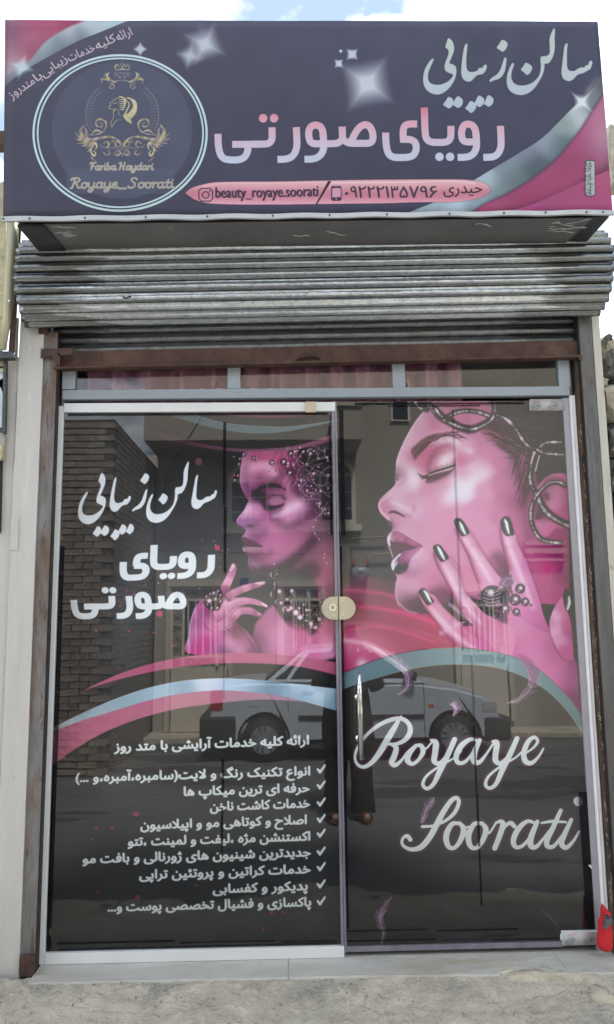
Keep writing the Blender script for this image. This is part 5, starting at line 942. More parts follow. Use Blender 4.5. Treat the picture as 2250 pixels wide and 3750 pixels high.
from mathutils import noise as mnoise
def X_(px, py, y): return B(px, py, y).x
def Z_(px, py, y): return B(px, py, y).z
# ---------------------------------------------------------------- ground
ZS = -.36                                                          # street level
bm = NB(); g = 60
for i in range(g+1):
    for j in range(g+1):
        u, v = (i/g*2-1), (j/g*2-1); x = 1+np.sign(u)*abs(u)**2.2*150; y = -4+np.sign(v)*abs(v)**2.2*150
        bm.verts.new((x, y, ZS+.012*mnoise.noise(Vector((x*.7, y*.7, 0)))-.006*(abs(x) < 9)))
bm.verts.ensure_lookup_table()
for i in range(g):
    for j in range(g): a = i*(g+1)+j; bm.faces.new([bm.verts[q] for q in (a, a+1, a+g+2, a+g+1)])
kind(obj('street', bm, 'asphalt', None, True), 'structure')
# sloping concrete apron before the doorstep
CR = [[(-.1,-.30),(.02,-.27),(.12,-.25),(.22,-.28),(.3,-.27)], [(.5,-.17),(.53,-.22),(.6,-.26)], [(1.2,-.2),(1.27,-.24),(1.25,-.3),(1.33,-.36)], [(.25,-.29),(.5,-.31),(.75,-.29)], [(1.7,-.3),(2.0,-.27),(2.3,-.3)]]
def apron_z(x, y):
    t = min(1, max(0, (-.165-y)/1.5)); z = -.034+.022*max(0, min(1, (y+.33)/.15))*(y > -.4)-(-.036-ZS)*(t*t*(3-2*t)*.72+t*.28)
    k = .5 if y > -.6 else 1
    z += .013*mnoise.noise(Vector((x*3.1, y*3.1, 1)))+.007*mnoise.noise(Vector((x*11, y*11, 3)))+.0055*mnoise.noise(Vector((x*34, y*34, 5)))+.003*mnoise.noise(Vector((x*75, y*75, 5)))
    n = mnoise.noise(Vector((x*19, y*19, 9)));  z -= .03*max(0, n-.22)
    if y > -.5:
        for c in CR:
            for a, b in zip(c, c[1:]):
                dx, dy = b[0]-a[0], b[1]-a[1]; q = max(0, min(1, ((x-a[0])*dx+(y-a[1])*dy)/(dx*dx+dy*dy))); d = math.hypot(x-a[0]-q*dx, y-a[1]-q*dy)
                d += .006*mnoise.noise(Vector((x*40, y*40, 2)))
                if d < .008: z -= .012*(1-d/.008)
    return z
bm = NB(); xs = np.r_[np.linspace(-3.5, -.25, 24), np.linspace(-.22, 2.5, 420), np.linspace(2.55, 6, 24)]; ys = np.r_[np.linspace(-.11, -.5, 66), np.linspace(-.54, -1.75, 26)]
EY = lambda x, y: y*(1+.16*mnoise.noise(Vector((x*1.3, 0, 4)))+.05*mnoise.noise(Vector((x*6, 0, 4)))) if y < -1 else y
vs = [[bm.verts.new((x, EY(x, y), max(apron_z(x, y), ZS-.02))) for y in ys] for x in xs]
for i in range(len(xs)-1):
    for j in range(len(ys)-1): bm.faces.new((vs[i][j], vs[i+1][j], vs[i+1][j+1], vs[i][j+1]))
kind(obj('concrete_apron', bm, 'concrete', None, True), 'structure')
# crumbs and pebbles on the apron
bm = NB()
for i in range(420):
    x = rng.uniform(-.1, 2.35); y = -.172-.27*rng.random()**1.8; r = rng.uniform(.0015, .005)*(1.5 if rng.random() < .1 else 1)
    s_ = bmesh.ops.create_icosphere(bm, subdivisions=1, radius=r); c = Vector((x, y, apron_z(x, y)+r*.4))
    for v in s_['verts']: v.co = c+v.co*rng.uniform(.7, 1.25)
kind(obj('gravel', bm, 'concrete'), 'stuff')
# flaking mortar along the step
for k, (px, py, w_, h_) in enumerate(((1950,3590,190,34),(2110,3590,150,40),(2210,3640,90,60),(1400,3590,60,14),(650,3600,60,12),(1850,3583,70,12))):
    bm = NB(); c = G(px, py, -.03); n = 26; top = []
    for i in range(n):
        a = 2*math.pi*i/n; rr = 1+.35*mnoise.noise(Vector((math.cos(a)*2+k*5, math.sin(a)*2, k)))
        rr *= 1+.3*mnoise.noise(Vector((math.cos(a)*6+k*5, math.sin(a)*6, k))); x = c.x+math.cos(a)*w_/2*.00105*rr; y = c.y+math.sin(a)*h_/2*.0016*rr; y = min(y, -.150); top.append(Vector((x, y, apron_z(x, y)+.005)))
    A = [bm.verts.new(p) for p in top]; C = [bm.verts.new(p-Vector((0, 0, .03))) for p in top]; m_ = bm.verts.new(Vector((c.x, min(c.y, -.17), apron_z(c.x, min(c.y, -.17))+.010)))
    for i in range(n): bm.faces.new((A[i], A[(i+1) % n], m_)); bm.faces.new((A[i], C[i], C[(i+1) % n], A[(i+1) % n]))
    o = obj('mortar_flake', bm, 'mortar', None, True); kind(o, 'stuff')
# ---------------------------------------------------------------- doorstep of three stones
yF = -.168; step = thing('doorstep', 'pale stone doorstep of three slabs under the glass doors', 'doorstep', (1.1, 0, -.03))
for x0, x1 in ((X_(105,3560,-.16), X_(1055,3560,-.16)), (X_(1058,3560,-.16), X_(2075,3560,-.16)), (X_(2077,3560,-.16), X_(2330,3560,-.16))):
    bm = NB(); n = 40; f = []
    for i in range(n+1):
        x = x0+(x1-x0)*i/n; f.append((x, yF+.004*mnoise.noise(Vector((x*9, 0, 0)))-(.022*(x-1.1) if x > 1.1 else .008*(x-1.1))))
    T = [bm.verts.new((x, y, -.005)) for x, y in f]; U = [bm.verts.new((x, y-.003, -.012)) for x, y in f]; D = [bm.verts.new((x, y-.002, -.05)) for x, y in f]
    Bk = [bm.verts.new((x, .06, -.005)) for x, y in f]
    for i in range(n):
        for P, Q in ((Bk, T), (T, U), (U, D)): bm.faces.new((P[i], P[i+1], Q[i+1], Q[i]))
    for q in (0, n):
        e = bm.verts.new((f[q][0], .06, -.05)); bm.faces.new((T[q], U[q], D[q], e, Bk[q]))
    obj('slab', bm, 'stone', step)
bm = NB(); box(bm, (X_(105,3560,-.16)+.005, -.160, -.03), (X_(2330,3560,-.16)-.01, .05, -.009)); obj('mortar_bed', bm, 'mortar', step)
# ---------------------------------------------------------------- shop building behind everything
shop = thing('shop_building', 'rendered shop block behind the sign and shutter', 'building', (1.1, 2, ZS))
bxL, bxR = X_(150,880,-.03), X_(2185,1150,-.03)
bm = NB(); box(bm, (bxL, .06, 2.56), (bxR, 4, 3.55)); obj('upper_wall', bm, 'wall', shop)
bm = NB(); box(bm, (bxL-.02, .02, ZS), (0-.0, 4, 2.56)); obj('side_wall', bm, 'wall', shop)
bm = NB(); box(bm, (2.27, .02, ZS), (bxR, 4, 2.56)); obj('side_wall', bm, 'wall', shop)
bm = NB(); box(bm, (0, 2.2, ZS), (2.27, 2.3, 2.56)); obj('back_wall', bm, 'room', shop)
bm = NB(); box(bm, (0, .03, -.06), (2.27, 2.2, -.045)); obj('floor', bm, 'room', shop)
# ---------------------------------------------------------------- prints
SIGN = paint_sign(); DOOR = paint_doors()
GS, GD = globals().get('GAIN_SIGN', 1.0), globals().get('GAIN_DOOR', 1.0)
sgn = image_mat('sign_print', SIGN, -.5, -.16, 2.32, 2.88, 3.80, 820, GS, sub=(.028, .028, .029), rough=.6)
sgn.node_tree.nodes['Principled BSDF'].inputs['Specular IOR Level'].default_value = .25
flm = image_mat('door_film_print', DOOR, .0, -.04, 2.29, -.04, 2.34, 700, GD, sub=globals().get('SUB_DOOR', (.02, .02, .02)), rough=.4, sat=1.06)
def printed(name, x0, x1, z0, z1, y, m, ext, parent, nx=1, nz=1, wav=0., tilt=0., thick=.0008):
    """a thin printed sheet; uv from its place on the wall. ext = the area the image covers"""
    bm = NB(); uv = bm.loops.layers.uv.new('uv'); ex0, ex1, ez0, ez1 = ext
    V = [[bm.verts.new((x0(j/nz) + (x1(j/nz)-x0(j/nz))*i/nx, y+wav*mnoise.noise(Vector((i/nx*5, j/nz*3, .5))), z0(i/nx)+(z1(i/nx)-z0(i/nx))*j/nz)) for j in range(nz+1)] for i in range(nx+1)]
    for i in range(nx):
        for j in range(nz):
            f = bm.faces.new((V[i][j], V[i+1][j], V[i+1][j+1], V[i][j+1]))
            for l in f.loops: l[uv].uv = ((l.vert.co.x-ex0)/(ex1-ex0), (l.vert.co.z-ez0)/(ez1-ez0))
            f.smooth = True
    me = bpy.data.meshes.new(name); bm.normal_update(); bm.to_mesh(me); bm.free(); me.materials.append(m)
    o = bpy.data.objects.new(name, me); COL.objects.link(o); o.parent = parent
    s = o.modifiers.new('thickness', 'SOLIDIFY'); s.thickness = thick; s.offset = -1
    return o
# ---------------------------------------------------------------- shop sign
TLx, TRx, BLx, BRx = -.137, 2.293, -.106, 2.296; TLz, TRz, BLz, BRz = 3.766, 3.783, 2.904, 2.938
sign = thing('shop_sign', 'wide dark shop sign with white calligraphy, pink heading and round gold emblem above the shutter', 'sign', (1.09, -.3, 2.91))
def loc_(o, p): o.location = o.location-Vector(p); return o            # parts are modelled in world space under an empty at p
printed('banner', lambda t: BLx+(TLx-BLx)*t, lambda t: BRx+(TRx-BRx)*t, lambda t: BLz+(BRz-BLz)*t, lambda t: TLz+(TRz-TLz)*t, -.5, sgn, (-.16, 2.32, 2.88, 3.80), sign, 60, 24, .004, thick=.002)
bm = NB(); prism(bm, [(BLx+.012, BLz), (BRx-.01, BRz), (TRx-.008, TRz-.004), (TLx+.008, TLz-.004)], -.494, -.47); obj('frame', bm, 'signside', sign)
bm = NB(); prism(bm, [(X_(66,812,-.47), BLz+.004), (2.25, BRz+.004), (2.25, 3.70), (X_(66,812,-.47), 3.70)], -.469, -.10); obj('cabinet', bm, 'signside', sign)
# grey trim with rivets under the banner
bm = NB(); n = 80; pts = []
for i in range(n+1):
    t = i/n; x = BLx+(BRx-BLx)*t; z = BLz+(BRz-BLz)*t; pts.append((x, z+.002*math.sin(t*55)+.0015))
low = [(x, z-.019+.0022*mnoise.noise(Vector((x*7, 0, 0)))) for x, z in pts]
prism(bm, pts+low[::-1], -.512, -.502); obj('bottom_trim', bm, 'trim', sign)
riv = None
for px in (14,110,312,535,760,1000,1208,1418,1647,1847,2000,2150,2210):
    t = (X_(px,805,-.51)-BLx)/(BRx-BLx)
    if riv is None:
        bm = NB(); bmesh.ops.create_uvsphere(bm, u_segments=8, v_segments=5, radius=.0042); riv = obj('rivet', bm, 'galv_dark', sign, True); r = riv
    else: r = again(riv, 'rivet', sign)
    r.location = (BLx+(BRx-BLx)*t, -.513, BLz+(BRz-BLz)*t-.008)
# soffit sheet, torn at both ends, and dark end frames
sz = lambda x: BLz+(BRz-BLz)*(x-BLx)/(BRx-BLx)-.006
bm = NB(); xa, xb = X_(165,818,-.46), X_(2170,810,-.46); n = 40; F = []; Bk = []
for i in range(n+1):
    x = xa+(xb-xa)*i/n; F.append(bm.verts.new((x, -.468, sz(x)))); xk = xa+.05+(xb-xa-.12)*i/n; Bk.append(bm.verts.new((xk, -.10, sz(x)+.002*mnoise.noise(Vector((x*4, 1, 1))))))
for i in range(n): bm.faces.new((F[i], F[i+1], Bk[i+1], Bk[i]))
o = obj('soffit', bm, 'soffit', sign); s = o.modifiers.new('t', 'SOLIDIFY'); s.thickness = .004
for x0, x1, x2, x3 in ((X_(66,812,-.468), X_(165,818,-.46), xa+.05, X_(66,812,-.468)+.035), (X_(2170,810,-.46), X_(2232,800,-.468), 2.27, xb-.07)):
    bm = NB(); V = [bm.verts.new(p) for p in ((x0, -.468, sz(x0)), (x1, -.468, sz(x1)), (x2, -.10, sz(x1)), (x3, -.10, sz(x0)))]; bm.faces.new(V)
    o = obj('end_frame', bm, 'signside', sign); s = o.modifiers.new('t', 'SOLIDIFY'); s.thickness = .012
for k in range(16):                                                 # runs of old sealant on the soffit
    x = rng.choice([xa+.02, xa+.05, rng.uniform(xa, xb), rng.uniform(xa+.5, xb), xb-.10, xb-.16]); y = rng.uniform(-.455, -.36); q = []; dx = rng.uniform(.006, .016); h = rng.uniform(-.004, .004)
    for i in range(7): q.append(Vector((x, y, sz(x)-.006))); x += dx*rng.uniform(.5, 1.5); y += h+rng.uniform(-.008, .008)
    bm = NB(); tube(bm, q, [.0012]+[rng.uniform(.0015, .0034) for _ in range(5)]+[.001], 5); obj('sealant_bead', bm, 'trim', sign, True)
# ---------------------------------------------------------------- roller shutter
shut = thing('roller_shutter', 'galvanised corrugated roller shutter rolled up above the doors, rusty bottom bar', 'shutter', (1.1, -.1, 2.5))
YC, ZC_, RD = -.10, 2.833, .176; TL = .0195
SX0, SX1 = X_(52,985,-.28), X_(2247,945,-.28)
def sweep(bm, prof, x0, x1, n, seed, amp=.0012):
    """corrugated strip: profile of (y, z) pairs swept along x with small dents"""
    rows = []
    for i in range(n+1):
        x = x0+(x1-x0)*i/n; dz = TL*(x-1.1)
        rows.append([bm.verts.new((x, p[0]+amp*mnoise.noise(Vector((x*3.1, seed, j*.3)))-amp*.8*max(0, mnoise.noise(Vector((x*14, seed+4, j*.25)))-.35)*4, p[1]+dz+amp*.6*mnoise.noise(Vector((x*2.3, seed+9, 0))))) for j, p in enumerate(prof)])
    for a, b in zip(rows, rows[1:]):
        for j in range(len(prof)-1): bm.faces.new((a[j], b[j], b[j+1], a[j+1]))
for i in range(13):
    a0 = -92+i*14.2; prof = []
    for j in range(13):
        t = j/12; a = R_(a0+t*14.2); sh = math.sin(math.pi*min(1, t/.88))**.9 if t < .88 else 0
        r = RD+.0185*sh+(.004*math.exp(-((t-.93)/.04)**2)); prof.append((YC-r*math.cos(a), ZC_+r*math.sin(a)))
    bm = NB(); e = rng.uniform(-.006, .006); sweep(bm, prof, SX0+e, SX1+e, 90, i*3.7)
    o = obj('slat', bm, 'galv', shut, True); s = o.modifiers.new('t', 'SOLIDIFY'); s.thickness = .0015; s.offset = -1
for i in range(4):                                                  # the hanging curtain
    z0 = 2.545+i*.047; prof = []
    for j in range(11):
        t = j/10; sh = math.sin(math.pi*min(1, t/.85))**.7 if t < .85 else 0; prof.append((-.022-.014*sh-(.004*math.exp(-((t-.93)/.05)**2)), z0+t*.047))
    bm = NB(); sweep(bm, prof, X_(196,1230,-.03), X_(2128,1200,-.03), 60, 60+i)
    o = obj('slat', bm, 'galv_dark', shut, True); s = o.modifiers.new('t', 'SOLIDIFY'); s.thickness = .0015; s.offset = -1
bm = NB()                                                           # drum core so nothing shows through
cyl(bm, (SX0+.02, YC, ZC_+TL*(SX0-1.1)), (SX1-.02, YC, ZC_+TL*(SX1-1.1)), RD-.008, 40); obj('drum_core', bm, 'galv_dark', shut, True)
zb0, zb1 = Z_(600,1345,-.05), Z_(600,1281,-.05); bz = lambda x, z: z+TL*(x-X_(600,1345,-.05))
xa, xb = X_(205,1300,-.05), X_(2118,1290,-.05)
bm = NB(); prism(bm, [(xa, bz(xa, zb0)), (xb, bz(xb, zb0)), (xb, bz(xb, zb1)), (xa, bz(xa, zb1))], -.052, -.02); obj('bottom_bar', bm, 'rust', shut)
bm = NB(); prism(bm, [(xa, bz(xa, zb0)-.004), (xb, bz(xb, zb0)-.004), (xb, bz(xb, zb0)+.004), (xa, bz(xa, zb0)+.004)], -.078, -.053); obj('bottom_lip', bm, 'rust', shut)
bm = NB(); p = B(463,1098,-.275)
tube(bm, [p+Vector((-.012, -.002, .014)), p+Vector((-.006, -.02, 0)), p+Vector((.008, -.022, -.002)), p+Vector((.012, -.006, .010)), p+Vector((.022, -.004, .012))], .004, 6); obj('hook', bm, 'weld', shut, True)
bm = NB(); p = B(1130,1312,-.055); tube(bm, [p+Vector((-.05, 0, -.006)), p+Vector((-.02, -.014, .006)), p+Vector((.02, -.014, .008)), p+Vector((.05, 0, -.002))], .006, 6); obj('pull_tab', bm, 'rust', shut, True)
# guide rails
for side in (0, 1):
    yr = -.07
    if side == 0: x0, x1 = X_(121,2300,yr), X_(173,2300,yr); zt = Z_(170,1215,yr); nm = 'rust stained steel guide rail left of the glass doors'
    else: x0, x1 = X_(2136,1442,yr), X_(2184,1442,yr); zt = Z_(2150,1142,yr); nm = 'grey and rust steel guide rail right of the glass doors'
    z0 = apron_z(x0, -.12)-.01 if side == 0 else -.03
    rl = thing('guide_rail', nm, 'rail', (x0, yr, z0), None)
    t = .004; bm = NB()
    box(bm, (x0, yr, z0), (x1, yr+t, zt)); box(bm, (x0, yr+t, z0), (x0+t, .018, zt)); box(bm, (x0+t, .012, z0), (x1, .018, zt)); o = obj('channel', bm, 'rail' if side == 0 else 'rail2', rl)
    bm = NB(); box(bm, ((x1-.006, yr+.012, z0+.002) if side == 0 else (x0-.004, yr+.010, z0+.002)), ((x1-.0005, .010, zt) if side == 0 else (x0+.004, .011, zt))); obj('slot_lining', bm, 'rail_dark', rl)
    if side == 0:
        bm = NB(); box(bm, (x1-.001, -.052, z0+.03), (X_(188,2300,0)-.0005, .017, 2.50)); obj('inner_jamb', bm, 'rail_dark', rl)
    else:
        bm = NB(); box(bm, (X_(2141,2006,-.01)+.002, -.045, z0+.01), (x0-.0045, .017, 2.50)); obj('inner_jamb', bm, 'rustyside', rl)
        bm = NB()
        for i in range(90):                                          # peeling straw coloured sealant on the jamb
            z = rng.uniform(.2, 2.3); x = rng.uniform(X_(2141,2006,-.01)+.004, x0-.008); q = [Vector((x, -.047, z))]
            for _ in range(3): q.append(q[-1]+Vector((rng.uniform(-.005, .005), rng.uniform(-.001, .001), rng.uniform(-.004, .012))))
            tube(bm, q, rng.uniform(.0005, .0013), 4)
        kind(obj('sealant_scrap', bm, 'mortar', rl), 'stuff')
        bm = NB(); cyl(bm, B(2128,1310,-.075), B(2128,1310,-.075)+Vector((0, .01, 0)), .011, 10); obj('weld_spot', bm, 'weld', rl, True)
    if side == 0:
        for py, h in ((1255,18),(1360,22)):
            pass
        bm = NB(); p0 = B(145,1185,-.09); p1 = B(205,1225,-.075); box(bm, (X_(142,1200,-.085), -.088, Z_(150,1222,-.085)), (X_(176,1200,-.085), -.074, Z_(150,1192,-.085)), .002); obj('end_cap', bm, 'rust', rl)
        bm = NB(); box(bm, (X_(150,1290,-.09), -.092, Z_(150,1306,-.09)), (X_(200,1290,-.09), -.072, Z_(150,1282,-.09)), .002); obj('bracket', bm, 'rust', rl)
        bm = NB(); prism(bm, pxz([(200,1280),(270,1276),(268,1300),(225,1303),(210,1290)], -.10), -.108, -.094); obj('latch_arm', bm, 'rust', rl)
        bm = NB(); prism(bm, pxz([(190,1283),(200,1281),(222,1312),(220,1345),(203,1330),(193,1308)], -.11), -.116, -.109); obj('latch_tongue', bm, 'rust', rl)
        bm = NB()
        for i in range(26): c = B(152+i*2, 1280+rng.uniform(-3, 2), -.092); s_ = bmesh.ops.create_icosphere(bm, subdivisions=1, radius=rng.uniform(.002, .0045)); [setattr(v, 'co', v.co+c) for v in s_['verts']]
        for i in range(16): c = B(150+i*2, 1308+rng.uniform(-2, 3), -.092); s_ = bmesh.ops.create_icosphere(bm, subdivisions=1, radius=rng.uniform(.002, .004)); [setattr(v, 'co', v.co+c) for v in s_['verts']]
        kind(obj('weld_bead', bm, 'weld', rl), 'stuff')
        # floor bracket
        bm = NB(); prism(bm, pxz([(100,3502),(118,3497),(128,3505),(131,3540),(120,3570),(104,3578),(100,3555)], -.10), -.106, -.099); obj('floor_lug', bm, 'rust', rl)
        bm = NB(); box(bm, (X_(75,3540,-.09), -.097, Z_(80,3560,-.09)), (X_(126,3540,-.09), -.072, Z_(80,3500,-.09)), .003); obj('floor_bracket', bm, 'rust', rl)
        bm = NB(); c = B(117,3535,-.107); cyl(bm, c, c-Vector((0, .004, 0)), .006, 10); obj('bolt', bm, 'feet', rl)
# ---------------------------------------------------------------- transom window
tw = thing('transom_window', 'blue grey framed transom window of three panes above the glass doors', 'window', (1.1, 0, 2.33))
zt0, zt1 = 2.324, 2.52; zs0, zs1 = Z_(600,1425,-.02), 2.55
xl, xr = X_(229,1450,-.02), X_(2088,1450,-.02)
tl_ = lambda x: .004*(x-1.1)
bm = NB(); prism(bm, [(xl, zt0+tl_(xl)), (xr, zt0+tl_(xr)), (xr, zs0+tl_(xr)), (xl, zs0+tl_(xl))], -.024, .014); bmesh.ops.bevel(bm, geom=bm.edges[:], offset=.002, segments=1, affect='EDGES'); obj('sill', bm, 'framegrey', tw)
for a, b in ((229,277),(834,881),(1438,1484),(2046,2088)):
    bm = NB(); box(bm, (X_(a,1380,-.02), -.022, zs0+.0005), (X_(b,1380,-.02), .012, zs1), .002); obj('mullion', bm, 'framegrey', tw)
for a, b in ((277,834),(881,1438),(1484,2046)):
    bm = NB(); box(bm, (X_(a,1380,-.02)+.001, -.004, zs0+.001), (X_(b,1380,-.02)-.001, 0, zs1)); obj('pane', bm, 'glass_thin', tw)
    bm = NB()
    for q in range(14):
        x = X_(a,1380,-.02)+.006+(X_(b,1380,-.02)-X_(a,1380,-.02)-.012)*rng.random(); s_ = bmesh.ops.create_icosphere(bm, subdivisions=1, radius=rng.uniform(.0015, .004))
        for v in s_['verts']: v.co = Vector((x+v.co.x*3, -.006+v.co.y, zs0+.004+v.co.z*.8))
    kind(obj('putty', bm, 'paintgrey', tw), 'stuff')
# pink curtain behind the transom
cu = None; bm = NB(); ya = .055; xs_ = [330,352,366,455,462,525,540,600,640,690,740,830,885,930,945,1010,1030,1100,1150,1170,1200,1268,1290,1350,1390,1440,1490,1530,1545,1580,1640,1660,1685]
x0, x1 = X_(330,1390,.05), X_(1690,1390,.05); n = 420; T = []
for i in range(n+1):
    x = x0+(x1-x0)*i/n; ph = 2*math.pi*(x*7.2+.35*mnoise.noise(Vector((x*1.7, 0, 0)))); y = ya+.030*math.copysign(abs(math.sin(ph))**1.6, math.sin(ph))+.008*math.sin(ph*2.3)
    T.append([bm.verts.new((x, y+.004*math.sin(zz*20), zz)) for zz in (2.25, 2.35, 2.45, 2.60)])
for a, b in zip(T, T[1:]):
    for j in range(3): bm.faces.new((a[j], b[j], b[j+1], a[j+1]))
o = obj('curtain', bm, 'curtain', None, True); s = o.modifiers.new('t', 'SOLIDIFY'); s.thickness = .001
tag(o, 'dusty pink curtain hanging in folds behind the transom panes', 'curtain')
# ---------------------------------------------------------------- glass leaves
EXT = (-.04, 2.29, -.04, 2.34)
def const(v): return lambda t: v
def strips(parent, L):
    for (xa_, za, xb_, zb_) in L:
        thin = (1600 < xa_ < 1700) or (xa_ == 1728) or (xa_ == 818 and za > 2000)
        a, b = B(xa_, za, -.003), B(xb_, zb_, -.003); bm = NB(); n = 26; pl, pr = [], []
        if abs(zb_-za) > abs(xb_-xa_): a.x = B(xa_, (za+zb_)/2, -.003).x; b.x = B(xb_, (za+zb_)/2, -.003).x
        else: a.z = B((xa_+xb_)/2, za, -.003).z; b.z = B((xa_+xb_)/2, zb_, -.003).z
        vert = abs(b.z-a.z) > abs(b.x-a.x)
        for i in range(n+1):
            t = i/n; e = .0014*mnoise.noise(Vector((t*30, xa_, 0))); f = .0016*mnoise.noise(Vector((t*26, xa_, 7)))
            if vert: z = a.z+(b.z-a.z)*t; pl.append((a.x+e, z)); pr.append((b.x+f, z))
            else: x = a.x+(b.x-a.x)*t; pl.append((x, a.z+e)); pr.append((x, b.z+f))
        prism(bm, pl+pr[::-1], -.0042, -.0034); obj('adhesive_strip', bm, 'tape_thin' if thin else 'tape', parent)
xm = 1.2055; left = thing('glass_panel', 'white framed left glass panel with a woman\'s face and a service list', 'glass panel', (.6, 0, 0))
xL0, xL1 = X_(188,2300,0), X_(209,2300,0); zT0, zT1 = Z_(700,1511,0), Z_(700,1478,0)
bm = NB(); box(bm, (xL0, -.014, -.004), (xL1, .016, zT1-.012), .002); obj('frame_side', bm, 'white', left)
bm = NB(); box(bm, (xL1+.001, -.016, zT0), (X_(1228,1490,-.014), .016, zT1), .002); obj('frame_top', bm, 'white', left)
bm = NB(); box(bm, (xL1+.001, -.016, -.004), (xm-.001, .016, Z_(700,3479,-.014)), .002); obj('frame_bottom', bm, 'white', left)
zB = Z_(700,3479,-.014)
bm = NB(); box(bm, (xL1, -.003, zB), (xm-.004, 0, zT0)); obj('pane', bm, 'glass', left)
printed('printed_film', const(xL1), const(xm-.005), const(zB), const(zT0), .003, flm, EXT, left, 2, 2)
bm = NB(); box(bm, (xm-.0135, -.008, zB), (xm-.0015, .008, zT0)); obj('edge_strip', bm, 'edge', left)
bm = NB(); box(bm, (X_(1119,1492,-.02), -.03, Z_(1130,1511,-.02)), (X_(1158,1492,-.02), -.0165, Z_(1130,1473,-.02)), .002); obj('clip', bm, 'clip', left)
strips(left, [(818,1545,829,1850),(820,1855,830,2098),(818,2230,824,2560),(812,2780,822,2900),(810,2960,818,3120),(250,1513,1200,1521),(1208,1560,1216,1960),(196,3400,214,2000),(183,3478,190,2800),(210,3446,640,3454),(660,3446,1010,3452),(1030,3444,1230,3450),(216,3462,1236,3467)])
right = thing('glass_door', 'right glass door with a large pink woman\'s face, script lettering and long pull handle', 'door', (1.75, 0, 0))
xR = X_(2093,2006,0); zRB, zRT = Z_(1600,3480,0), Z_(1600,1470,0)
bm = NB(); box(bm, (xm+.001, -.003, zRB+.012), (xR, 0, zRT)); obj('pane', bm, 'glass', right)
printed('printed_film', const(xm+.002), const(xR), const(zRB+.022), const(zRT), .003, flm, EXT, right, 2, 2)
bm = NB(); box(bm, (xm+.0005, -.0075, zRB), (xm+.0085, .007, zRT)); obj('edge_strip', bm, 'edge', right)
bm = NB(); box(bm, (xm+.009, -.0065, zRB+.004), (X_(2062,3480,0), .006, zRB+.024)); obj('bottom_seal', bm, 'edge', right)
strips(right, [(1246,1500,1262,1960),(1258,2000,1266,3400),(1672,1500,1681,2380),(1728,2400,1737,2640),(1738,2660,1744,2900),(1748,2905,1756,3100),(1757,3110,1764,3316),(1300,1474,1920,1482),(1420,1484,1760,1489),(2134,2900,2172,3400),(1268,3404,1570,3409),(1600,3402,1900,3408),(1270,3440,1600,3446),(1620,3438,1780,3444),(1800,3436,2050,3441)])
# torn film corner and scratches
for p in ([(1262,3420),(1268,3418),(1270,3462),(1263,3464)],[(2155,3168),(2162,3166),(2180,3190),(2176,3192)],[(2158,2932),(2166,2930),(2162,2942)],[(2052,3420),(2060,3418),(2062,3440),(2053,3442)]):
    bm = NB(); prism(bm, pxz(p, -.004), -.0052, -.0046); obj('film_tear', bm, 'whitepipe', right)
# lock of two rounded halves
def stadium(cx, cz, rx, rz, a0, a1, n=18): return [(cx+rx*math.cos(a0+(a1-a0)*i/n), cz+rz*math.sin(a0+(a1-a0)*i/n)) for i in range(n+1)]
c = B(1240, 2227, -.02); r = (Z_(1240,2185,-.02)-Z_(1240,2269,-.02))/2; e = (X_(1302,2227,-.02)-X_(1178,2227,-.02))/2-r
for sgn_, par, nm in ((-1, left, 'lock_case'), (1, right, 'strike_case')):
    bm = NB(); pts = stadium(c.x+sgn_*e, c.z, r, r, math.pi/2, math.pi/2+math.pi*(1 if sgn_ < 0 else -1)); gx = c.x+sgn_*.0018
    prism(bm, [(gx, c.z+r)]+pts+[(gx, c.z-r)], -.030, -.008); bmesh.ops.bevel(bm, geom=[ed for ed in bm.edges if abs(ed.verts[0].co.y+.030) < 1e-4 and abs(ed.verts[1].co.y+.030) < 1e-4 and len(ed.link_faces) == 2 and ed.calc_face_angle(0) > .8], offset=.002, segments=2, affect='EDGES')
    o = obj(nm, bm, 'brass', par)
    for dz in (-.62, .62):
        bm = NB(); cyl(bm, (c.x+sgn_*e*.75, -.0302, c.z+r*dz), (c.x+sgn_*e*.75, -.0312, c.z+r*dz), .0032, 10); obj('screw', bm, 'chrome', o)
    if sgn_ < 0:
        q = B(1219, 2224, -.033); bm = NB(); cyl(bm, (q.x, -.0305, q.z), (q.x, -.036, q.z), .0165, 24); k = obj('cylinder_collar', bm, 'chrome', o)
        bm = NB(); cyl(bm, (q.x, -.036, q.z), (q.x, -.0395, q.z), .0095, 20); obj('key_barrel', bm, 'brass', o)
        bm = NB(); box(bm, (q.x-.0012, -.0402, q.z-.005), (q.x+.0012, -.0396, q.z+.005)); obj('keyhole', bm, 'black', o)
# pull handle
p0, p1 = B(1318,2462,-.075), B(1321,2783,-.075); xh = (p0.x+p1.x)/2
bm = NB(); tube(bm, [(xh, -.075, p0.z), (xh, -.075, p0.z-.09), (xh, -.075, p1.z)], [.0068, .0112, .0118], 24); h = obj('pull_handle', bm, 'chrome', right, True)
for py in (2556,2708):
    z = Z_(1319,py,-.04); bm = NB(); cyl(bm, (xh, -.065, z), (xh, -.004, z), .009, 16); obj('standoff', bm, 'chrome', h, True)
    bm = NB(); cyl(bm, (xh, -.007, z), (xh, -.0035, z), .015, 18); obj('rose', bm, 'chrome', h, True)
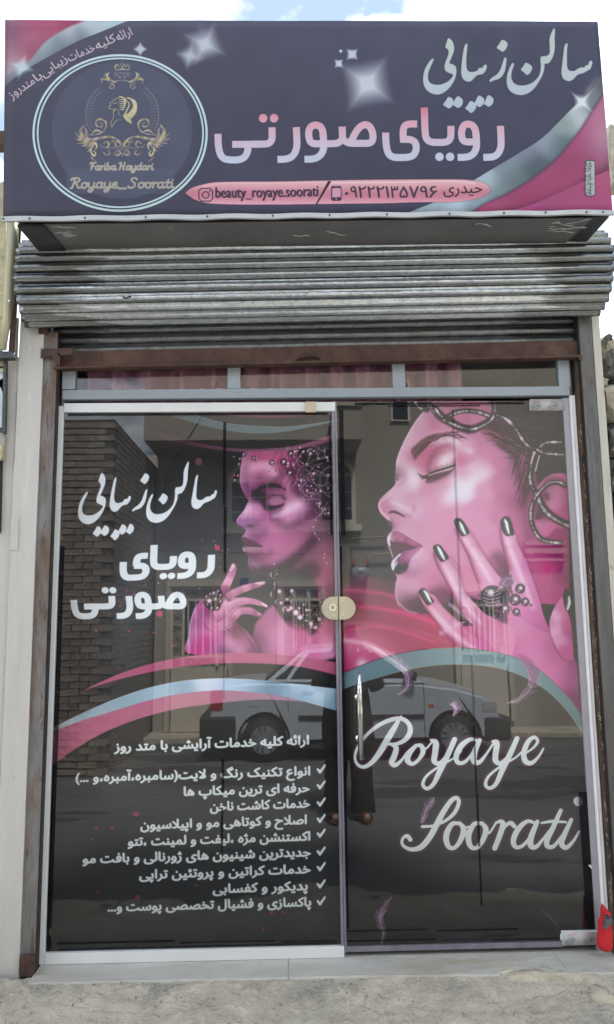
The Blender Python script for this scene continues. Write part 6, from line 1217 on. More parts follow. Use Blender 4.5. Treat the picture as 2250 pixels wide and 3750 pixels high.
# patch fittings still in printed protective film
def patch(px0, py0, px1, py1, y, flip, n):
    x0, x1 = X_(px0,py1,y), X_(px1,py1,y); z0, z1 = Z_(px0,py1,y), Z_(px0,py0,y); A = Art(0, 0, px1-px0, py1-py0, 3., (196,198,197)); W_, H_ = px1-px0, py1-py0
    for i in range(n):
        cx, cy = W_*(i+.42)/n+(-8 if flip else 0), H_*.66; t = np.linspace(0, 2*np.pi, 24, endpoint=False); a = -.45; ex, ey = 19*np.cos(t), 9.5*np.sin(t)
        A.L(np.column_stack([cx+ex*math.cos(a)-ey*math.sin(a), cy+ex*math.sin(a)+ey*math.cos(a)]), 1.8, (45,50,52), closed=True)
        T = outlines('PERSIN'); V = np.vstack(T); w_ = V[:, 0].max()
        for q in T:
            u = (q[:, 0]/w_-.5)*27; v = -(q[:, 1]-.36)*11; u, v = -u, -v; A.put(A.polys([np.column_stack([cx+u*math.cos(a)-v*math.sin(a), cy+u*math.sin(a)+v*math.cos(a)])]), (30,34,36))
        for dy in (0, 5, 9): A.L([(cx-14+dy, cy-H_*.38+dy*.6), (cx+20+dy, cy-H_*.38-16+dy*.6)], 1.6, (205,110,115), .75)
    W, H = A.W, A.H; px = np.ones((H, W, 4), dtype=np.float32); px[..., :3] = enc(np.clip(lin(np.clip(A.im, 0, 1))*GS, 0, .85))[::-1]
    im = bpy.data.images.new('fitting_print', W, H); im.pixels.foreach_set(px.ravel()); im.update(); im.pack()
    m = bpy.data.materials.new('fitting_print'); m.use_nodes = True; q = m.node_tree.nodes.new('ShaderNodeTexImage'); q.image = im; q.extension = 'EXTEND'; P = m.node_tree.nodes['Principled BSDF']; P.inputs['Roughness'].default_value = .35; m.node_tree.links.new(q.outputs[0], P.inputs['Base Color'])
    bm = NB(); box(bm, (x0, y+.0012, z0), (x1, .012, z1), .002); o = obj('patch_hinge', bm, 'white', right)
    f = printed('protective_film', const(x0+.001), const(x1-.001), const(z0+.001), const(z1-.001), y, m, (x0, x1, z0, z1), o, thick=.0006); return o
patch(1945, 1461, 2071, 1501, -.016, True, 2); patch(2063, 3414, 2196, 3464, -.016, False, 2)
# right jamb: grey strip and white trim
jm = thing('door_jamb', 'pale grey and white upright trim strip right of the glass door', 'door frame', (xR, 0, 0))
a, b, c2_ = X_(2094,2006,-.004), X_(2119,2006,-.010), X_(2140,2006,-.012)
bm = NB(); box(bm, (a, -.006, -.003), (b, .014, 2.322), .001); obj('grey_strip', bm, 'jambgrey', jm)
bm = NB(); P = []
for i in range(9):
    t = i/8; P.append((b+.0005+(c2_-b)*t, -.012-.009*math.sin(math.pi*min(1, t*1.6))*(t < .63)-.006*(t >= .63)))
zr = np.linspace(-.003, 2.33, 60); rows = []
for z in zr:
    rows.append([bm.verts.new((x+.0013*mnoise.noise(Vector((z*9, i*.4, 2)))*(i > 6), y, z)) for i, (x, y) in enumerate(P)]+[bm.verts.new((c2_, .014, z)), bm.verts.new((b+.0005, .014, z))])
for r0, r1 in zip(rows, rows[1:]):
    n = len(r0)
    for j in range(n): bm.faces.new((r0[j], r0[(j+1) % n], r1[(j+1) % n], r1[j]))
obj('white_trim', bm, 'whitepipe', jm, True)
# ---------------------------------------------------------------- left pilaster and neighbour
pil = thing('pilaster', 'pale grey painted pilaster with a vertical seam at the left edge of the shop', 'pillar', (-.15, 0, ZS))
xe = X_(121,2300,-.078)-.001; xseam = X_(28,2246,-.078)
bm = NB(); n = 50; zt = Z_(75,1148,-.078); L1, L2 = [], []
for i in range(n+1): z = -.42+(zt+.42)*i/n; L1.append((xseam+.003*mnoise.noise(Vector((0, 0, z*6))), z)); L2.append((xe-.001+.0012*mnoise.noise(Vector((3, 0, z*9))), z))
prism(bm, L1+L2[::-1], -.078, .019); obj('face', bm, 'paintgrey', pil)
bm = NB(); prism(bm, [(xseam-.55, -.42), (xseam-.0025, -.42), (xseam-.0025, Z_(50,1308,-.06)), (xseam-.055, Z_(50,1308,-.06)), (xseam-.055, Z_(10,1650,-.06)), (xseam-.55, Z_(10,1650,-.06))], -.062, .10); obj('side_panel', bm, 'paintgrey', pil)
for z0_, z1_, w_ in ((Z_(20,3222,-.06), Z_(20,3216,-.06), .05), (Z_(20,3390,-.06), Z_(20,3384,-.06), .04), (Z_(20,3546,-.06), Z_(20,3540,-.06), .04)):
    bm = NB(); box(bm, (xseam-.6, -.0632, z0_), (xseam-.012, -.0622, z1_)); obj('joint', bm, 'black', pil)
bm = NB()                                                            # filled patch on the seam
prism(bm, pxz([(42,1898),(70,1896),(66,2015),(38,2016)], -.08), -.0815, -.079); obj('filler_patch', bm, 'paintgrey', pil)
bm = NB()
for i in range(40):
    py = rng.choice([1215,1225,1235,1500,1700,1905,2010,2440,3300,3450])+rng.uniform(-20, 20); px = rng.uniform(70, 125) if py < 1260 else rng.uniform(30, 100)*(1-(py-1200)/4200); c = B(px, py, -.0785); s_ = bmesh.ops.create_icosphere(bm, subdivisions=1, radius=rng.uniform(.0012, .0035))
    for v in s_['verts']: v.co = c+Vector((v.co.x, v.co.y*.5, v.co.z*rng.uniform(.8, 2)))
kind(obj('paint_blob', bm, 'paintgrey', pil), 'stuff')
bm = NB(); prism(bm, pxz([(112,1150),(152,1150),(155,1232),(138,1228),(112,1222)], -.045), -.05, .018); obj('shoulder', bm, 'paintgrey', pil)
nb = thing('neighbour_sheet', 'yellowed crumpled sheet metal with rolled edge and bolt beside the shutter', 'metal sheet', (-.25, -.1, 2.5))
bm = NB(); P = pxz([(-160,560),(-20,640),(0,668),(14,664),(22,820),(24,900),(20,1000),(16,1100),(12,1200),(2,1298),(-160,1300)], -.12); prism(bm, P, -.12, -.10); obj('crumpled_sheet', bm, 'yellow', nb)
bm = NB(); pts = [B(48,800,-.16), B(46,900,-.16), B(38,1000,-.16), B(34,1080,-.155), B(25,1180,-.15), B(12,1280,-.15)]; tube(bm, pts, [.024,.024,.022,.022,.017,.013], 20); obj('rolled_edge', bm, 'yellow_tube', nb, True)
bm = NB(); c = B(36,1103,-.18); bmesh.ops.create_uvsphere(bm, u_segments=10, v_segments=6, radius=.0075); [setattr(v, 'co', v.co+c) for v in bm.verts]; obj('bolt', bm, 'chrome', nb, True)
bm = NB(); prism(bm, pxz([(66,812),(77,818),(70,905),(66,1040),(58,1180),(52,1290),(34,1290),(44,1180),(56,1080),(60,940)], -.11), -.118, -.10); obj('rusty_strip', bm, 'rust', nb)
bm = NB(); prism(bm, pxz([(-60,1288),(48,1290),(54,1312),(-60,1316)], -.13), -.14, -.10); obj('bottom_flange', bm, 'galv_dark', nb)
rb = NB(); a, b = B(66,1165,-.07), B(60,1310,-.07); tube(rb, [a, b], .0055, 8)
for i in range(30): q = a.lerp(b, (i+.5)/30); tube(rb, [q+Vector((0, 0, .0012)), q-Vector((0, 0, .0012))], .0068, 8)
tag(obj('reinforcing_bar', rb, 'rebar', None, True), 'ribbed grey reinforcing bar standing between rusty strip and pilaster', 'steel bar')
nw = thing('neighbour_window', 'grey framed window with torn pale blue film at the far left edge', 'window', (-.3, -.08, 2.2))
bm = NB(); prism(bm, pxz([(17,1305),(26,1305),(22,1590),(10,1586)], -.10), -.11, -.085); obj('frame_side', bm, 'galv_dark', nw)
bm = NB(); prism(bm, pxz([(-120,1310),(17,1306),(17,1342),(-120,1346)], -.09), -.098, -.085); prism(bm, pxz([(-120,1352),(16,1350),(16,1366),(-120,1366)], -.09), -.097, -.085); obj('frame_head', bm, 'yellow_tube', nw)
bm = NB(); prism(bm, pxz([(-120,1366),(14,1368),(10,1586),(-120,1580)], -.075), -.078, -.07); obj('back_board', bm, 'galv_dark', nw)
bm = NB(); prism(bm, pxz([(-120,1362),(8,1362),(15,1372),(12,1386),(0,1392),(-2,1410),(6,1424),(12,1445),(11,1470),(13,1500),(9,1520),(11,1545),(11,1566),(-120,1560)], -.085), -.088, -.082); obj('torn_film', bm, 'bluewin', nw)
bm = NB(); prism(bm, pxz([(-120,1578),(10,1586),(20,1596),(16,1640),(-120,1645)], -.085), -.09, -.06); obj('sill', bm, 'plaster', nw)
bm = NB(); prism(bm, pxz([(-120,1650),(14,1632),(10,1680),(0,1684),(-120,1690)], -.10), -.11, -.07); obj('ledge', bm, 'yellow', nw)
bm = NB(); prism(bm, pxz([(-120,1684),(9,1682),(2,1950),(-120,1950)], -.075), -.08, -.065); obj('lower_opening', bm, 'black', nw)
bm = NB(); a = B(-300,512,.6); box(bm, (a.x, .58, Z_(5,535,.6)), (X_(60,512,.6), .66, Z_(5,487,.6))); tag(obj('roof_beam', bm, 'rust'), 'rusty brown beam end sticking out left of the sign', 'beam')
# ---------------------------------------------------------------- right post and rubble stone wall
ps = tag(obj('post', (lambda b_: (box(b_, (X_(2186,1442,-.07)+.001, -.068, -.05), (X_(2216,1442,-.07), .02, Z_(2190,1140,-.07)), .002), b_)[1])(NB()), 'cream'), 'narrow cream painted post with rust patches right of the rail', 'post')
rw = thing('rubble_wall', 'rough dark rubble stone wall at the right edge beside the cream post', 'wall', (2.8, .1, ZS))
def rock(bm, c, s, seed):
    r = bmesh.ops.create_icosphere(bm, subdivisions=3, radius=1)
    for v in r['verts']:
        n = v.co.normalized(); q = Vector((max(-1, min(1, n.x*1.35)), max(-1, min(1, n.y*1.35)), max(-1, min(1, n.z*1.35))))
        d = 1+.34*mnoise.noise(n*1.7+Vector((seed, 0, 0)))+.22*mnoise.noise(n*4+Vector((seed, 3, 0)))+.10*mnoise.noise(n*11+Vector((seed, 3, 0)))
        v.co = Vector((c[0]+q.x*s[0]*d, c[1]+q.y*s[1]*d, c[2]+q.z*s[2]*d))
x0 = X_(2214,1442,-.07); i = 0; z = ZS
while z < Z_(2230,1290,0)-.06:
    h = rng.uniform(.10, .2); x = x0+.012+rng.uniform(0, .02)
    while x < x0+1.3:
        w_ = rng.uniform(.14, .3); bm = NB(); rock(bm, (x+w_/2, .06, z+h/2), (w_/2*.93, .12, h/2*.92), i*3.3); o = obj('stone', bm, 'rock2' if rng.random() < .2 else 'rock', rw); i += 1; x += w_
    z += h
for k, (px, py, sx, sz_, mt) in enumerate(((2206,1262,.014,.028,'rock'),(2216,1252,.016,.018,'rock'),(2243,1290,.05,.045,'rock2'),(2235,1330,.03,.05,'rock'),(2250,1370,.05,.03,'rock'))):
    bm = NB(); p = B(px, py, .0); rock(bm, (p.x, .0, p.z), (sx, .05, sz_), 50+k); obj('stone', bm, mt, rw)
bm = NB(); box(bm, (x0+.06, .10, ZS), (x0+1.4, .22, Z_(2230,1300,.1))); obj('core', bm, 'joint', rw)
bm = NB(); p = B(2213,1398,-.05); rock(bm, (p.x-.005, -.03, p.z), (.02, .03, .018), 91); obj('mortar_lump', bm, 'rock2', rw, True)
bm = NB(); prism(bm, pxz([(2198,1414),(2260,1408),(2400,1404),(2400,1414),(2200,1421)], -.05), -.06, .0); obj('ledge', bm, 'galv_dark', rw)
# crumbling parapet seen past the sign's right end
bm = NB(); o = None; P = [(2216,480),(2232,478),(2250,486),(2420,500),(2420,640),(2250,640),(2246,655),(2238,668),(2232,690),(2224,668),(2219,600)]
prism(bm, pxz(P, .5), .45, .7); bmesh.ops.subdivide_edges(bm, edges=bm.edges[:], cuts=3, use_grid_fill=True)
for v in bm.verts: v.co += Vector((mnoise.noise(v.co*18), mnoise.noise(v.co*18+Vector((5, 0, 0))), mnoise.noise(v.co*18+Vector((0, 7, 0)))))*.012
tag(obj('parapet', bm, 'rock2'), 'pale crumbling parapet fragment beyond the right end of the sign', 'wall')
# red work glove left standing on the step
gl = thing('work_glove', 'bright red cloth glove with grey patch propped at the lower right door corner', 'glove', (2.23, -.07, 0))
RG = [tuple(q) for q in tr([(757,955),(790,985),(870,1080),(905,1130),(915,1250),(935,1500),(925,1690),(850,1745),(760,1735),(700,1680),(675,1600),(690,1420),(705,1240),(735,1140),(745,1020)], 2040, 3100, .2222)]
P = smooth(pxz(RG, -.085), 4); zs_ = np.linspace(P[:, 1].min()+.001, P[:, 1].max()-.001, 26); bm = NB(); rows = []
for k, z in enumerate(zs_):
    cr_ = []
    for a, b in zip(P, np.roll(P, -1, 0)):
        if (a[1]-z)*(b[1]-z) < 0: cr_.append(a[0]+(z-a[1])/(b[1]-a[1])*(b[0]-a[0]))
    l, r_ = min(cr_), max(cr_); cx_, hw = (l+r_)/2, (r_-l)/2; dp = min(.034, hw*.8)*(1-.15*k/26)
    rows.append([bm.verts.new((cx_+hw*math.cos(t), -.075-dp*math.sin(t)*(1+.16*mnoise.noise(Vector((t*2.2, z*26, 1))))-.004*math.sin(z*150+t*3)*(z > .13), z)) for t in np.linspace(0, 2*math.pi, 24, endpoint=False)])
for a, b in zip(rows, rows[1:]):
    for j in range(24): bm.faces.new((a[j], a[(j+1) % 24], b[(j+1) % 24], b[j]))
bm.faces.new(rows[0][::-1]); bm.faces.new(rows[-1]); obj('glove_body', bm, 'red', gl, True)
bm = NB(); prism(bm, pxz([tuple(q) for q in tr([(790,1180),(830,1195),(870,1170),(900,1160),(912,1230),(900,1275),(850,1310),(820,1360),(785,1355),(775,1320),(790,1250)], 2040, 3100, .2222)], -.11), -.114, -.100); obj('grey_patch', bm, 'greycloth', gl)
bm = NB(); prism(bm, pxz([tuple(q) for q in tr([(750,1130),(800,1165),(860,1165),(850,1130),(800,1150),(760,1120)], 2040, 3100, .2222)], -.112), -.113, -.10); obj('fold', bm, 'rust', gl)
# ================================================================= across the street (seen in the glass)
YH = 8.3
hs = thing('plaster_house', 'beige plastered two storey house across the street, mirrored in the glass doors', 'house', (2, -8.3, ZS))
hx0 = RB(568, 2200, YH).x
bm = NB(); box(bm, (hx0, -YH-6, ZS), (9, -YH, 5.3)); obj('wall', bm, 'plaster', hs)
zo = RB(900, 1612, 7.3).z; ox1 = RB(1328, 1640, 7.3).x
bm = NB(); box(bm, (hx0-.02, -YH+.002, zo), (ox1, -7.3, 5.25)); obj('overhang', bm, 'plaster', hs)
bm = NB(); box(bm, (hx0-.05, -7.34, zo+.5), (ox1+.03, -7.26, zo+.62)); obj('moulding', bm, 'plaster_light', hs)
def arched(px0, px1, pyt, pys, pyb, nbars):
    x0, x1 = RB(px0, pyb, YH).x, RB(px1, pyb, YH).x; zb = RB(px0, pyb, YH).z; zsp = RB(px0, pys, YH).z; zt_ = RB(px0, pyt, YH).z; cx_, rx = (x0+x1)/2, (x1-x0)/2
    def arc(k): return [(cx_+rx*k*math.cos(t), zsp+(zt_-zsp)*(k if k == 1 else .86)*math.sin(t)) for t in np.linspace(0, math.pi, 17)]
    f = NB(); o_ = [(x0, zb), (x1, zb)]+arc(1)[0:]; i_ = [(cx_-rx*.86, zb+.08), (cx_+rx*.86, zb+.08)]+arc(.86)
    A = [f.verts.new((p[0], -YH+.07, p[1])) for p in o_]; C = [f.verts.new((p[0], -YH+.07, p[1])) for p in i_]; A2 = [f.verts.new((p[0], -YH+.001, p[1])) for p in o_]; C2 = [f.verts.new((p[0], -YH+.001, p[1])) for p in i_]; n = len(A)
    for q in range(n):
        r_ = (q+1) % n; f.faces.new((A[q], A[r_], C[r_], C[q])); f.faces.new((A[q], A2[q], A2[r_], A[r_])); f.faces.new((C[q], C[r_], C2[r_], C2[q]))
    fo_ = obj('window_frame', f, 'winframe', hs)
    bm = NB(); prism(bm, i_, -YH+.02, -YH+.002); obj('pane', bm, 'winglass', fo_)
    bm = NB()
    for t in nbars: box(bm, (x0+(x1-x0)*t-.02, -YH+.021, zb+.08), (x0+(x1-x0)*t+.02, -YH+.05, zsp))
    box(bm, (cx_-rx*.86, -YH+.021, zsp-.02), (cx_+rx*.86, -YH+.052, zsp+.03))
    for t in (.33, .66): box(bm, (cx_-rx*.86, -YH+.021, zb+(zsp-zb)*t-.008), (cx_+rx*.86, -YH+.035, zb+(zsp-zb)*t+.008))
    obj('glazing_bar', bm, 'winframe', fo_)
    bm = NB(); box(bm, (x0-.08, -YH+.001, zb-.10), (x1+.08, -YH+.13, zb-.001)); obj('sill', bm, 'winframe', hs)
arched(836, 1062, 1688, 1765, 1932, (.36, .64)); arched(1102, 1304, 1676, 1742, 1925, (.36, .68))
bm = NB(); P = rxz([(1432,1400),(1500,1400),(1500,1545),(1432,1545)], YH); prism(bm, P, -YH+.001, -YH+.04); wf = obj('window_frame', bm, 'winframe', hs)
bm = NB(); P = rxz([(1438,1405),(1492,1405),(1492,1538),(1438,1538)], YH); prism(bm, P, -YH+.041, -YH+.05); obj('pane', bm, 'winglass', wf)
bm = NB()
for py, w_ in ((1992,.05),(2020,.08),(2052,.04)): 
    z = RB(1980, py, YH).z; box(bm, (RB(1915, py, YH).x, -YH+.001, z-w_/2), (RB(2064, py, YH).x, -YH+.08+w_, z+w_/2))
obj('cornice', bm, 'plaster_light', hs)
# scroll pieces of the iron doors
def spiral(bm, cx_, cz, r, y, t=.006, turns=1.4, flip=1, ph=0):
    P = [(cx_+flip*r*(1-.72*k)*math.cos(ph+k*turns*2*math.pi), y, cz+r*(1-.72*k)*math.sin(ph+k*turns*2*math.pi)) for k in np.linspace(0, 1, 14)]; tube(bm, P, t, 5)
bm = NB(); spiral(bm, -.035, .035, .042, 0, .0065); spiral(bm, .035, -.035, .042, 0, .0065, ph=math.pi); spiral(bm, .035, .035, .042, 0, .0065, flip=-1); spiral(bm, -.035, -.035, .042, 0, .0065, flip=-1, ph=math.pi)
sc_me = obj('scroll', bm, 'ironscroll', None, True); first = [True]
def iron_door(px0, px1, pyt, pyb, label):
    x0, x1 = RB(px0, pyb, YH).x, RB(px1, pyb, YH).x; zt_, zb = RB(px0, pyt, YH).z, RB(px0, pyb, YH).z
    d = thing('iron_door', label, 'door', ((x0+x1)/2, -YH, zb), 'ivory iron doors of the house across the street'); L = Vector(((x0+x1)/2, -YH, zb))
    def bx_(nm, a, b, m):
        bm = NB(); box(bm, a, b); o = obj(nm, bm, m, d); o.location = -L; return o
    bx_('door_frame', (x0-.07, -YH+.001, zb), (x0, -YH+.09, zt_), 'plaster_light'); bx_('door_frame', (x1, -YH+.001, zb), (x1+.07, -YH+.09, zt_), 'plaster_light'); bx_('lintel', (x0-.07, -YH+.001, zt_+.001), (x1+.07, -YH+.10, zt_+.10), 'plaster_light')
    zm = zb+(zt_-zb)*.42; bx_('lower_panel', (x0+.02, -YH+.001, zb), (x1-.02, -YH+.05, zm), 'irondoor'); bx_('void', (x0, -YH+.001, zm+.001), (x1, -YH+.012, zt_), 'irondark')
    for xx in (x0+.0, x0+.17, x1-.21, x1-.04): bx_('stile', (xx, -YH+.013, zm), (xx+.04, -YH+.05, zt_), 'irondoor')
    for zz in (zm+.002, zm+.18, zt_-.22, zt_-.045): bx_('rail', (x0+.04, -YH+.014, zz), (x1-.04, -YH+.048, zz+.04), 'irondoor')
    n = 4
    for i_ in range(n): xx = x0+.21+(x1-x0-.42)*(i_+.5)/n; bx_('bar', (xx-.012, -YH+.02, zm+.22), (xx+.012, -YH+.045, zt_-.22), 'irondoor')
    bx_('handle', ((x0+x1)/2+.25, -YH+.051, zb+.95), ((x0+x1)/2+.29, -YH+.09, zb+1.1), 'ironscroll')
    k = 0
    for xx in (x0+.105, x1-.105):
        for zz in np.arange(zm+.30, zt_-.28, .155):
            s_ = sc_me if first[0] else again(sc_me, 'scroll'); first[0] = False; s_.parent = d; s_.location = Vector((xx, -YH+.035, zz))-L
    for zz in (zm+.11, zt_-.115):
        for xx in np.arange(x0+.12, x1-.08, .155): s_ = again(sc_me, 'scroll', d); s_.location = Vector((xx, -YH+.035, zz))-L
    return d
iron_door(622, 838, 2150, 2680, 'ivory iron door with scrollwork left of the silver car, mirrored')
iron_door(1034, 1185, 2150, 2690, 'ivory iron door with scrollwork behind the silver car roof, mirrored')
iron_door(1690, 1868, 2170, 2640, 'ivory iron door with scrollwork behind the car bonnet, mirrored')
# gas meter, pipes, cables
gm = thing('gas_meter', 'grey wall gas meter hung on cream pipes, mirrored beside the lock', 'gas meter', tuple(RB(1322,2100,8.1)))
L = RB(1322,2100,8.1)
def gpart(nm, bm, m): o = obj(nm, bm, m, gm, True); o.location = -L; return o
bm = NB(); a, b = RB(1291,2100,8.1), RB(1352,2075,8.1); prism(bm, rxz([(1291,2078),(1352,2078),(1353,2104),(1345,2128),(1300,2128),(1291,2104)], 8.1), -8.2, -8.05); gpart('body', bm, 'meter')
bm = NB(); a, b = RB(1311,2096,8.05), RB(1332,2078,8.05); box(bm, (a.x, -8.049, a.z), (b.x, -8.03, b.z)); gpart('dial', bm, 'winframe')
for pts, r in (([(1294,2078),(1291,1972),(1420,1966)],.018),([(1347,2078),(1349,2034),(1358,2030),(1450,2028)],.018)):
    bm = NB(); tube(bm, [RB(x, y, 8.2) for x, y in pts], r, 8); gpart('pipe', bm, 'pipe')
for px in (1294, 1348): bm = NB(); cyl(bm, RB(px,2074,8.19), RB(px,2046,8.19), .028, 10); gpart('valve', bm, 'redvalve')
def cable(pts, Y, r=.008, lab=''):
    P = [RB(*p, Y) for p in pts]; q = np.array([tuple(p) for p in P]); S_ = smooth(q, 8, False); bm = NB(); tube(bm, [tuple(v) for v in S_], r, 5); return tag(obj('cable', bm, 'cable', None, True), lab, 'cable')
cable([(565,2015),(800,2022),(1060,2030),(1240,2026)], 8.0, .01, 'black cable run level across the beige house wall, mirrored under the windows')
cable([(600,1870),(603,1800),(620,1715),(720,1560),(760,1480),(800,1400)], 6.5, .008, 'black cable slanting up from the brick wall, mirrored upper left')
cable([(1090,1970),(1120,1990),(1090,2015),(1060,1985),(1075,1950),(1110,1950),(1130,2000),(1140,2050)], 8.1, .008, 'looped black cable tangle on the house wall, mirrored beside the woman\'s chin')
cable([(1180,1680),(1200,1600),(1225,1480)], 7.2, .008, 'black cable hanging from the overhang, mirrored above the left face')
cable([(1720,1400),(1716,1560),(1705,1700)], 8.0, .009, 'black cable hanging straight down, mirrored over the large face')
bm = NB(); P = rxz([(880,2118),(912,2118),(912,2140),(880,2140)], YH); prism(bm, P, -YH+.002, -YH+.02); tag(obj('number_plate', bm, 'blueplate'), 'small blue number plate on the house wall, mirrored by the hand', 'plate')
# brick neighbour: front strip and receding flank
bw = thing('brick_wall', 'dark buff brick wall corner across the street, mirrored at the left of the glass', 'wall', (-1.9, -6, ZS))
bxr = hx0-.03; bxl = bxr-1.6; yb0, yb1 = -5.55, -YH+.02; Lw = Vector((-1.9, -6, ZS))
bm = NB(); box(bm, (bxl-3, yb1-3, ZS), (bxr-.007, yb0-.006, 3.75)); o = obj('core', bm, 'joint', bw); o.location = -Lw
bm = NB(); box(bm, (-.102, -.010, -.0355), (.102, .014, .0355)); b0 = obj('brick', bm, 'brick', bw); b0.location = (0, 0, -10)
b2 = again(b0, 'brick', bw); b2.data = b0.data.copy(); b2.data.materials[0] = M['brick2']
bricks = []; rows_ = 51
for r_ in range(rows_):
    z = ZS+.04+r_*.08
    for k in range(8): bricks.append((Vector((bxr-.105-k*.222-(r_ % 2)*.111, yb0-.004, z)), 0))
    for k in range(13):
        y = yb0-.13-k*.222-(r_ % 2)*.111
        if z < 4.0-.03*k+.1*mnoise.noise(Vector((k, r_*.5, 0))) and y > yb1+.1: bricks.append((Vector((bxr-.004, y, z)), 1))
bricks.sort(key=lambda q: abs(q[0].z-1.2)+abs(q[0].x-bxr)*1.1+(.35 if q[1] else 0)+abs(q[0].y-yb0)*.8)
use0 = True
for i, (p, s_) in enumerate(bricks[:290]):
    if i == 0: o = b0
    elif i == 1: o = b2
    else: o = again(b0 if rng.random() < .62 else b2, 'brick', bw)
    o.location = p-Lw+Vector((rng.uniform(0, .006)*s_, rng.uniform(0, .006)*(1-s_), rng.uniform(-.002, .002))); o.rotation_euler = (0, 0, math.pi/2*s_+rng.uniform(-.01, .01)); o.name = 'brick'
bm = NB()
for p, s_ in bricks[290:]:
    e = rng.uniform(-.002, .005); hx, hy = (.105, .009) if not s_ else (.009, .105); box(bm, (p.x-hx+e*s_, p.y-hy+e*(1-s_), p.z-.031), (p.x+hx+e*s_, p.y+hy+e*(1-s_), p.z+.031))
o = obj('brickwork', bm, 'brick', bw); o.location = -Lw; kind(o, 'stuff')
# low grey wall in the gap + pavement
bm = NB(); box(bm, (hx0-1.2, -12, ZS), (hx0-.01, -11.6, 4.65)); tag(obj('yard_wall', bm, 'plaster_light'), 'plain grey yard wall in the gap behind the brick corner, mirrored', 'wall')
bm = NB(); box(bm, (-12, -YH-.02, ZS-.05), (14, -7.72, ZS+.07), .01); kind(obj('pavement', bm, 'concrete'), 'structure')
bm = NB(); 
for a, b in (((600,2690),(905,2640)),((1820,2690),(1940,2660))): pass
# ---------------------------------------------------------------- silver saloon
def car(xr_, yn, z0, m, full=True):
    """parts in local coordinates: x along the car (front = +x), near side at y = 0, far side at y = -1.55"""
    P = {}
    U = 1.0
    rw_, fw_ = .0, 2.33
    body = [(-.62,.22),(-.66,.45),(-.64,.62),(-.58,.90),(-.30,.955),(.02,.965),(.9,.93),(1.75,.93),(1.93,.92),(2.35,.86),(2.72,.76),(2.84,.64),(2.90,.42),(2.86,.24)]
    def arch(cx_, r): return [(cx_+r*math.cos(t), .27+r*math.sin(t)) for t in np.linspace(0, math.pi, 13)]
    low = [(2.86,.24)]+[(x, max(z, .2)) for x, z in arch(fw_, .325)]+[(x, max(z, .2)) for x, z in arch(rw_, .325)]+[(-.62,.22)]
    out_ = body[:-1]+low
    bm = NB(); prism(bm, [(x, z) for x, z in out_[:-1]], 0, -1.55)
    es = [e for e in bm.edges if abs(e.verts[0].co.y-e.verts[1].co.y) < 1e-5 and (e.verts[0].co.z > .635 and e.verts[1].co.z > .635) and len(e.link_faces) == 2 and e.calc_face_angle(0) > 1]
    bmesh.ops.bevel(bm, geom=es, offset=.05, segments=3, affect='EDGES'); P['body'] = (bm, m)
    gh = [(.02,.955),(.50,1.335),(.62,1.365),(1.30,1.375),(1.44,1.345),(1.98,.915)]
    def cab(bm, pts, y0, y1, ins):
        A = [bm.verts.new((x, y0-(ins if z > 1.2 else 0), z)) for x, z in pts]; C = [bm.verts.new((x, y1+(ins if z > 1.2 else 0), z)) for x, z in pts]; n = len(pts)
        bm.faces.new(A); bm.faces.new(C[::-1])
        for i in range(n): bm.faces.new((A[i], C[i], C[(i+1) % n], A[(i+1) % n]))
    bm = NB(); cab(bm, gh, -.03, -1.52, .14); P['cabin'] = (bm, m)
    return P
CL = Vector((RB(969,2767,6.2).x, -6.15, ZS)); cr_ = thing('parked_car', 'silver four door saloon parked across the street, mirrored in both glass doors', 'car', tuple(CL))
for nm, (bm, m_) in car(0, 0, 0, 'car').items(): obj(nm, bm, m_, cr_, nm == 'x')
def cp(nm, m_, fn, par=cr_, sm=False): bm = NB(); fn(bm); return obj(nm, bm, m_, par, sm)
def slab_(bm, pts, y0, y1): prism(bm, pts, y0, y1)
def inc(bm, pts, off):     # piece lying on the leaning cabin side
    f = lambda z: -.03-.14*max(0, (z-.955)/(1.345-.955)); A = [bm.verts.new((x, f(z)+off, z)) for x, z in pts]; C = [bm.verts.new((x, f(z)-.004, z)) for x, z in pts]; n = len(pts); bm.faces.new(A); bm.faces.new(C[::-1])
    for i in range(n): bm.faces.new((A[i], C[i], C[(i+1) % n], A[(i+1) % n]))
cp('side_window', 'carglass', lambda b: inc(b, [(.33,.985),(.56,1.29),(.94,1.30),(.96,.985)], .006)); cp('side_window', 'carglass', lambda b: inc(b, [(1.02,.985),(1.0,1.30),(1.38,1.29),(1.78,.985)], .006))
cp('quarter_glass', 'carglass', lambda b: inc(b, [(.14,.99),(.29,1.1),(.47,1.26),(.27,.985)], .006))
def screen(b, pts):
    V = [b.verts.new(p) for p in pts]; b.faces.new(V)
cp('windscreen', 'carglass', lambda b: screen(b, [(1.49,-.20,1.32),(1.49,-1.35,1.32),(1.99,-1.42,.93),(1.99,-.13,.93)])); cp('rear_window', 'carglass', lambda b: screen(b, [(.46,-.20,1.32),(.46,-1.35,1.32),(.005,-1.42,.97),(.005,-.13,.97)]))
cp('rear_bumper', 'bumper', lambda b: box(b, (-.78,-1.53,.24), (-.34,.025,.56), .04)); cp('front_bumper', 'bumper', lambda b: box(b, (2.68,-1.53,.2), (3.02,.025,.50), .05)); cp('rub_strip', 'bumper', lambda b: box(b, (.42,.001,.50), (1.95,.022,.55), .004))
cp('sill', 'bumper', lambda b: box(b, (.36,-.02,.16), (1.97,.006,.21), .004))
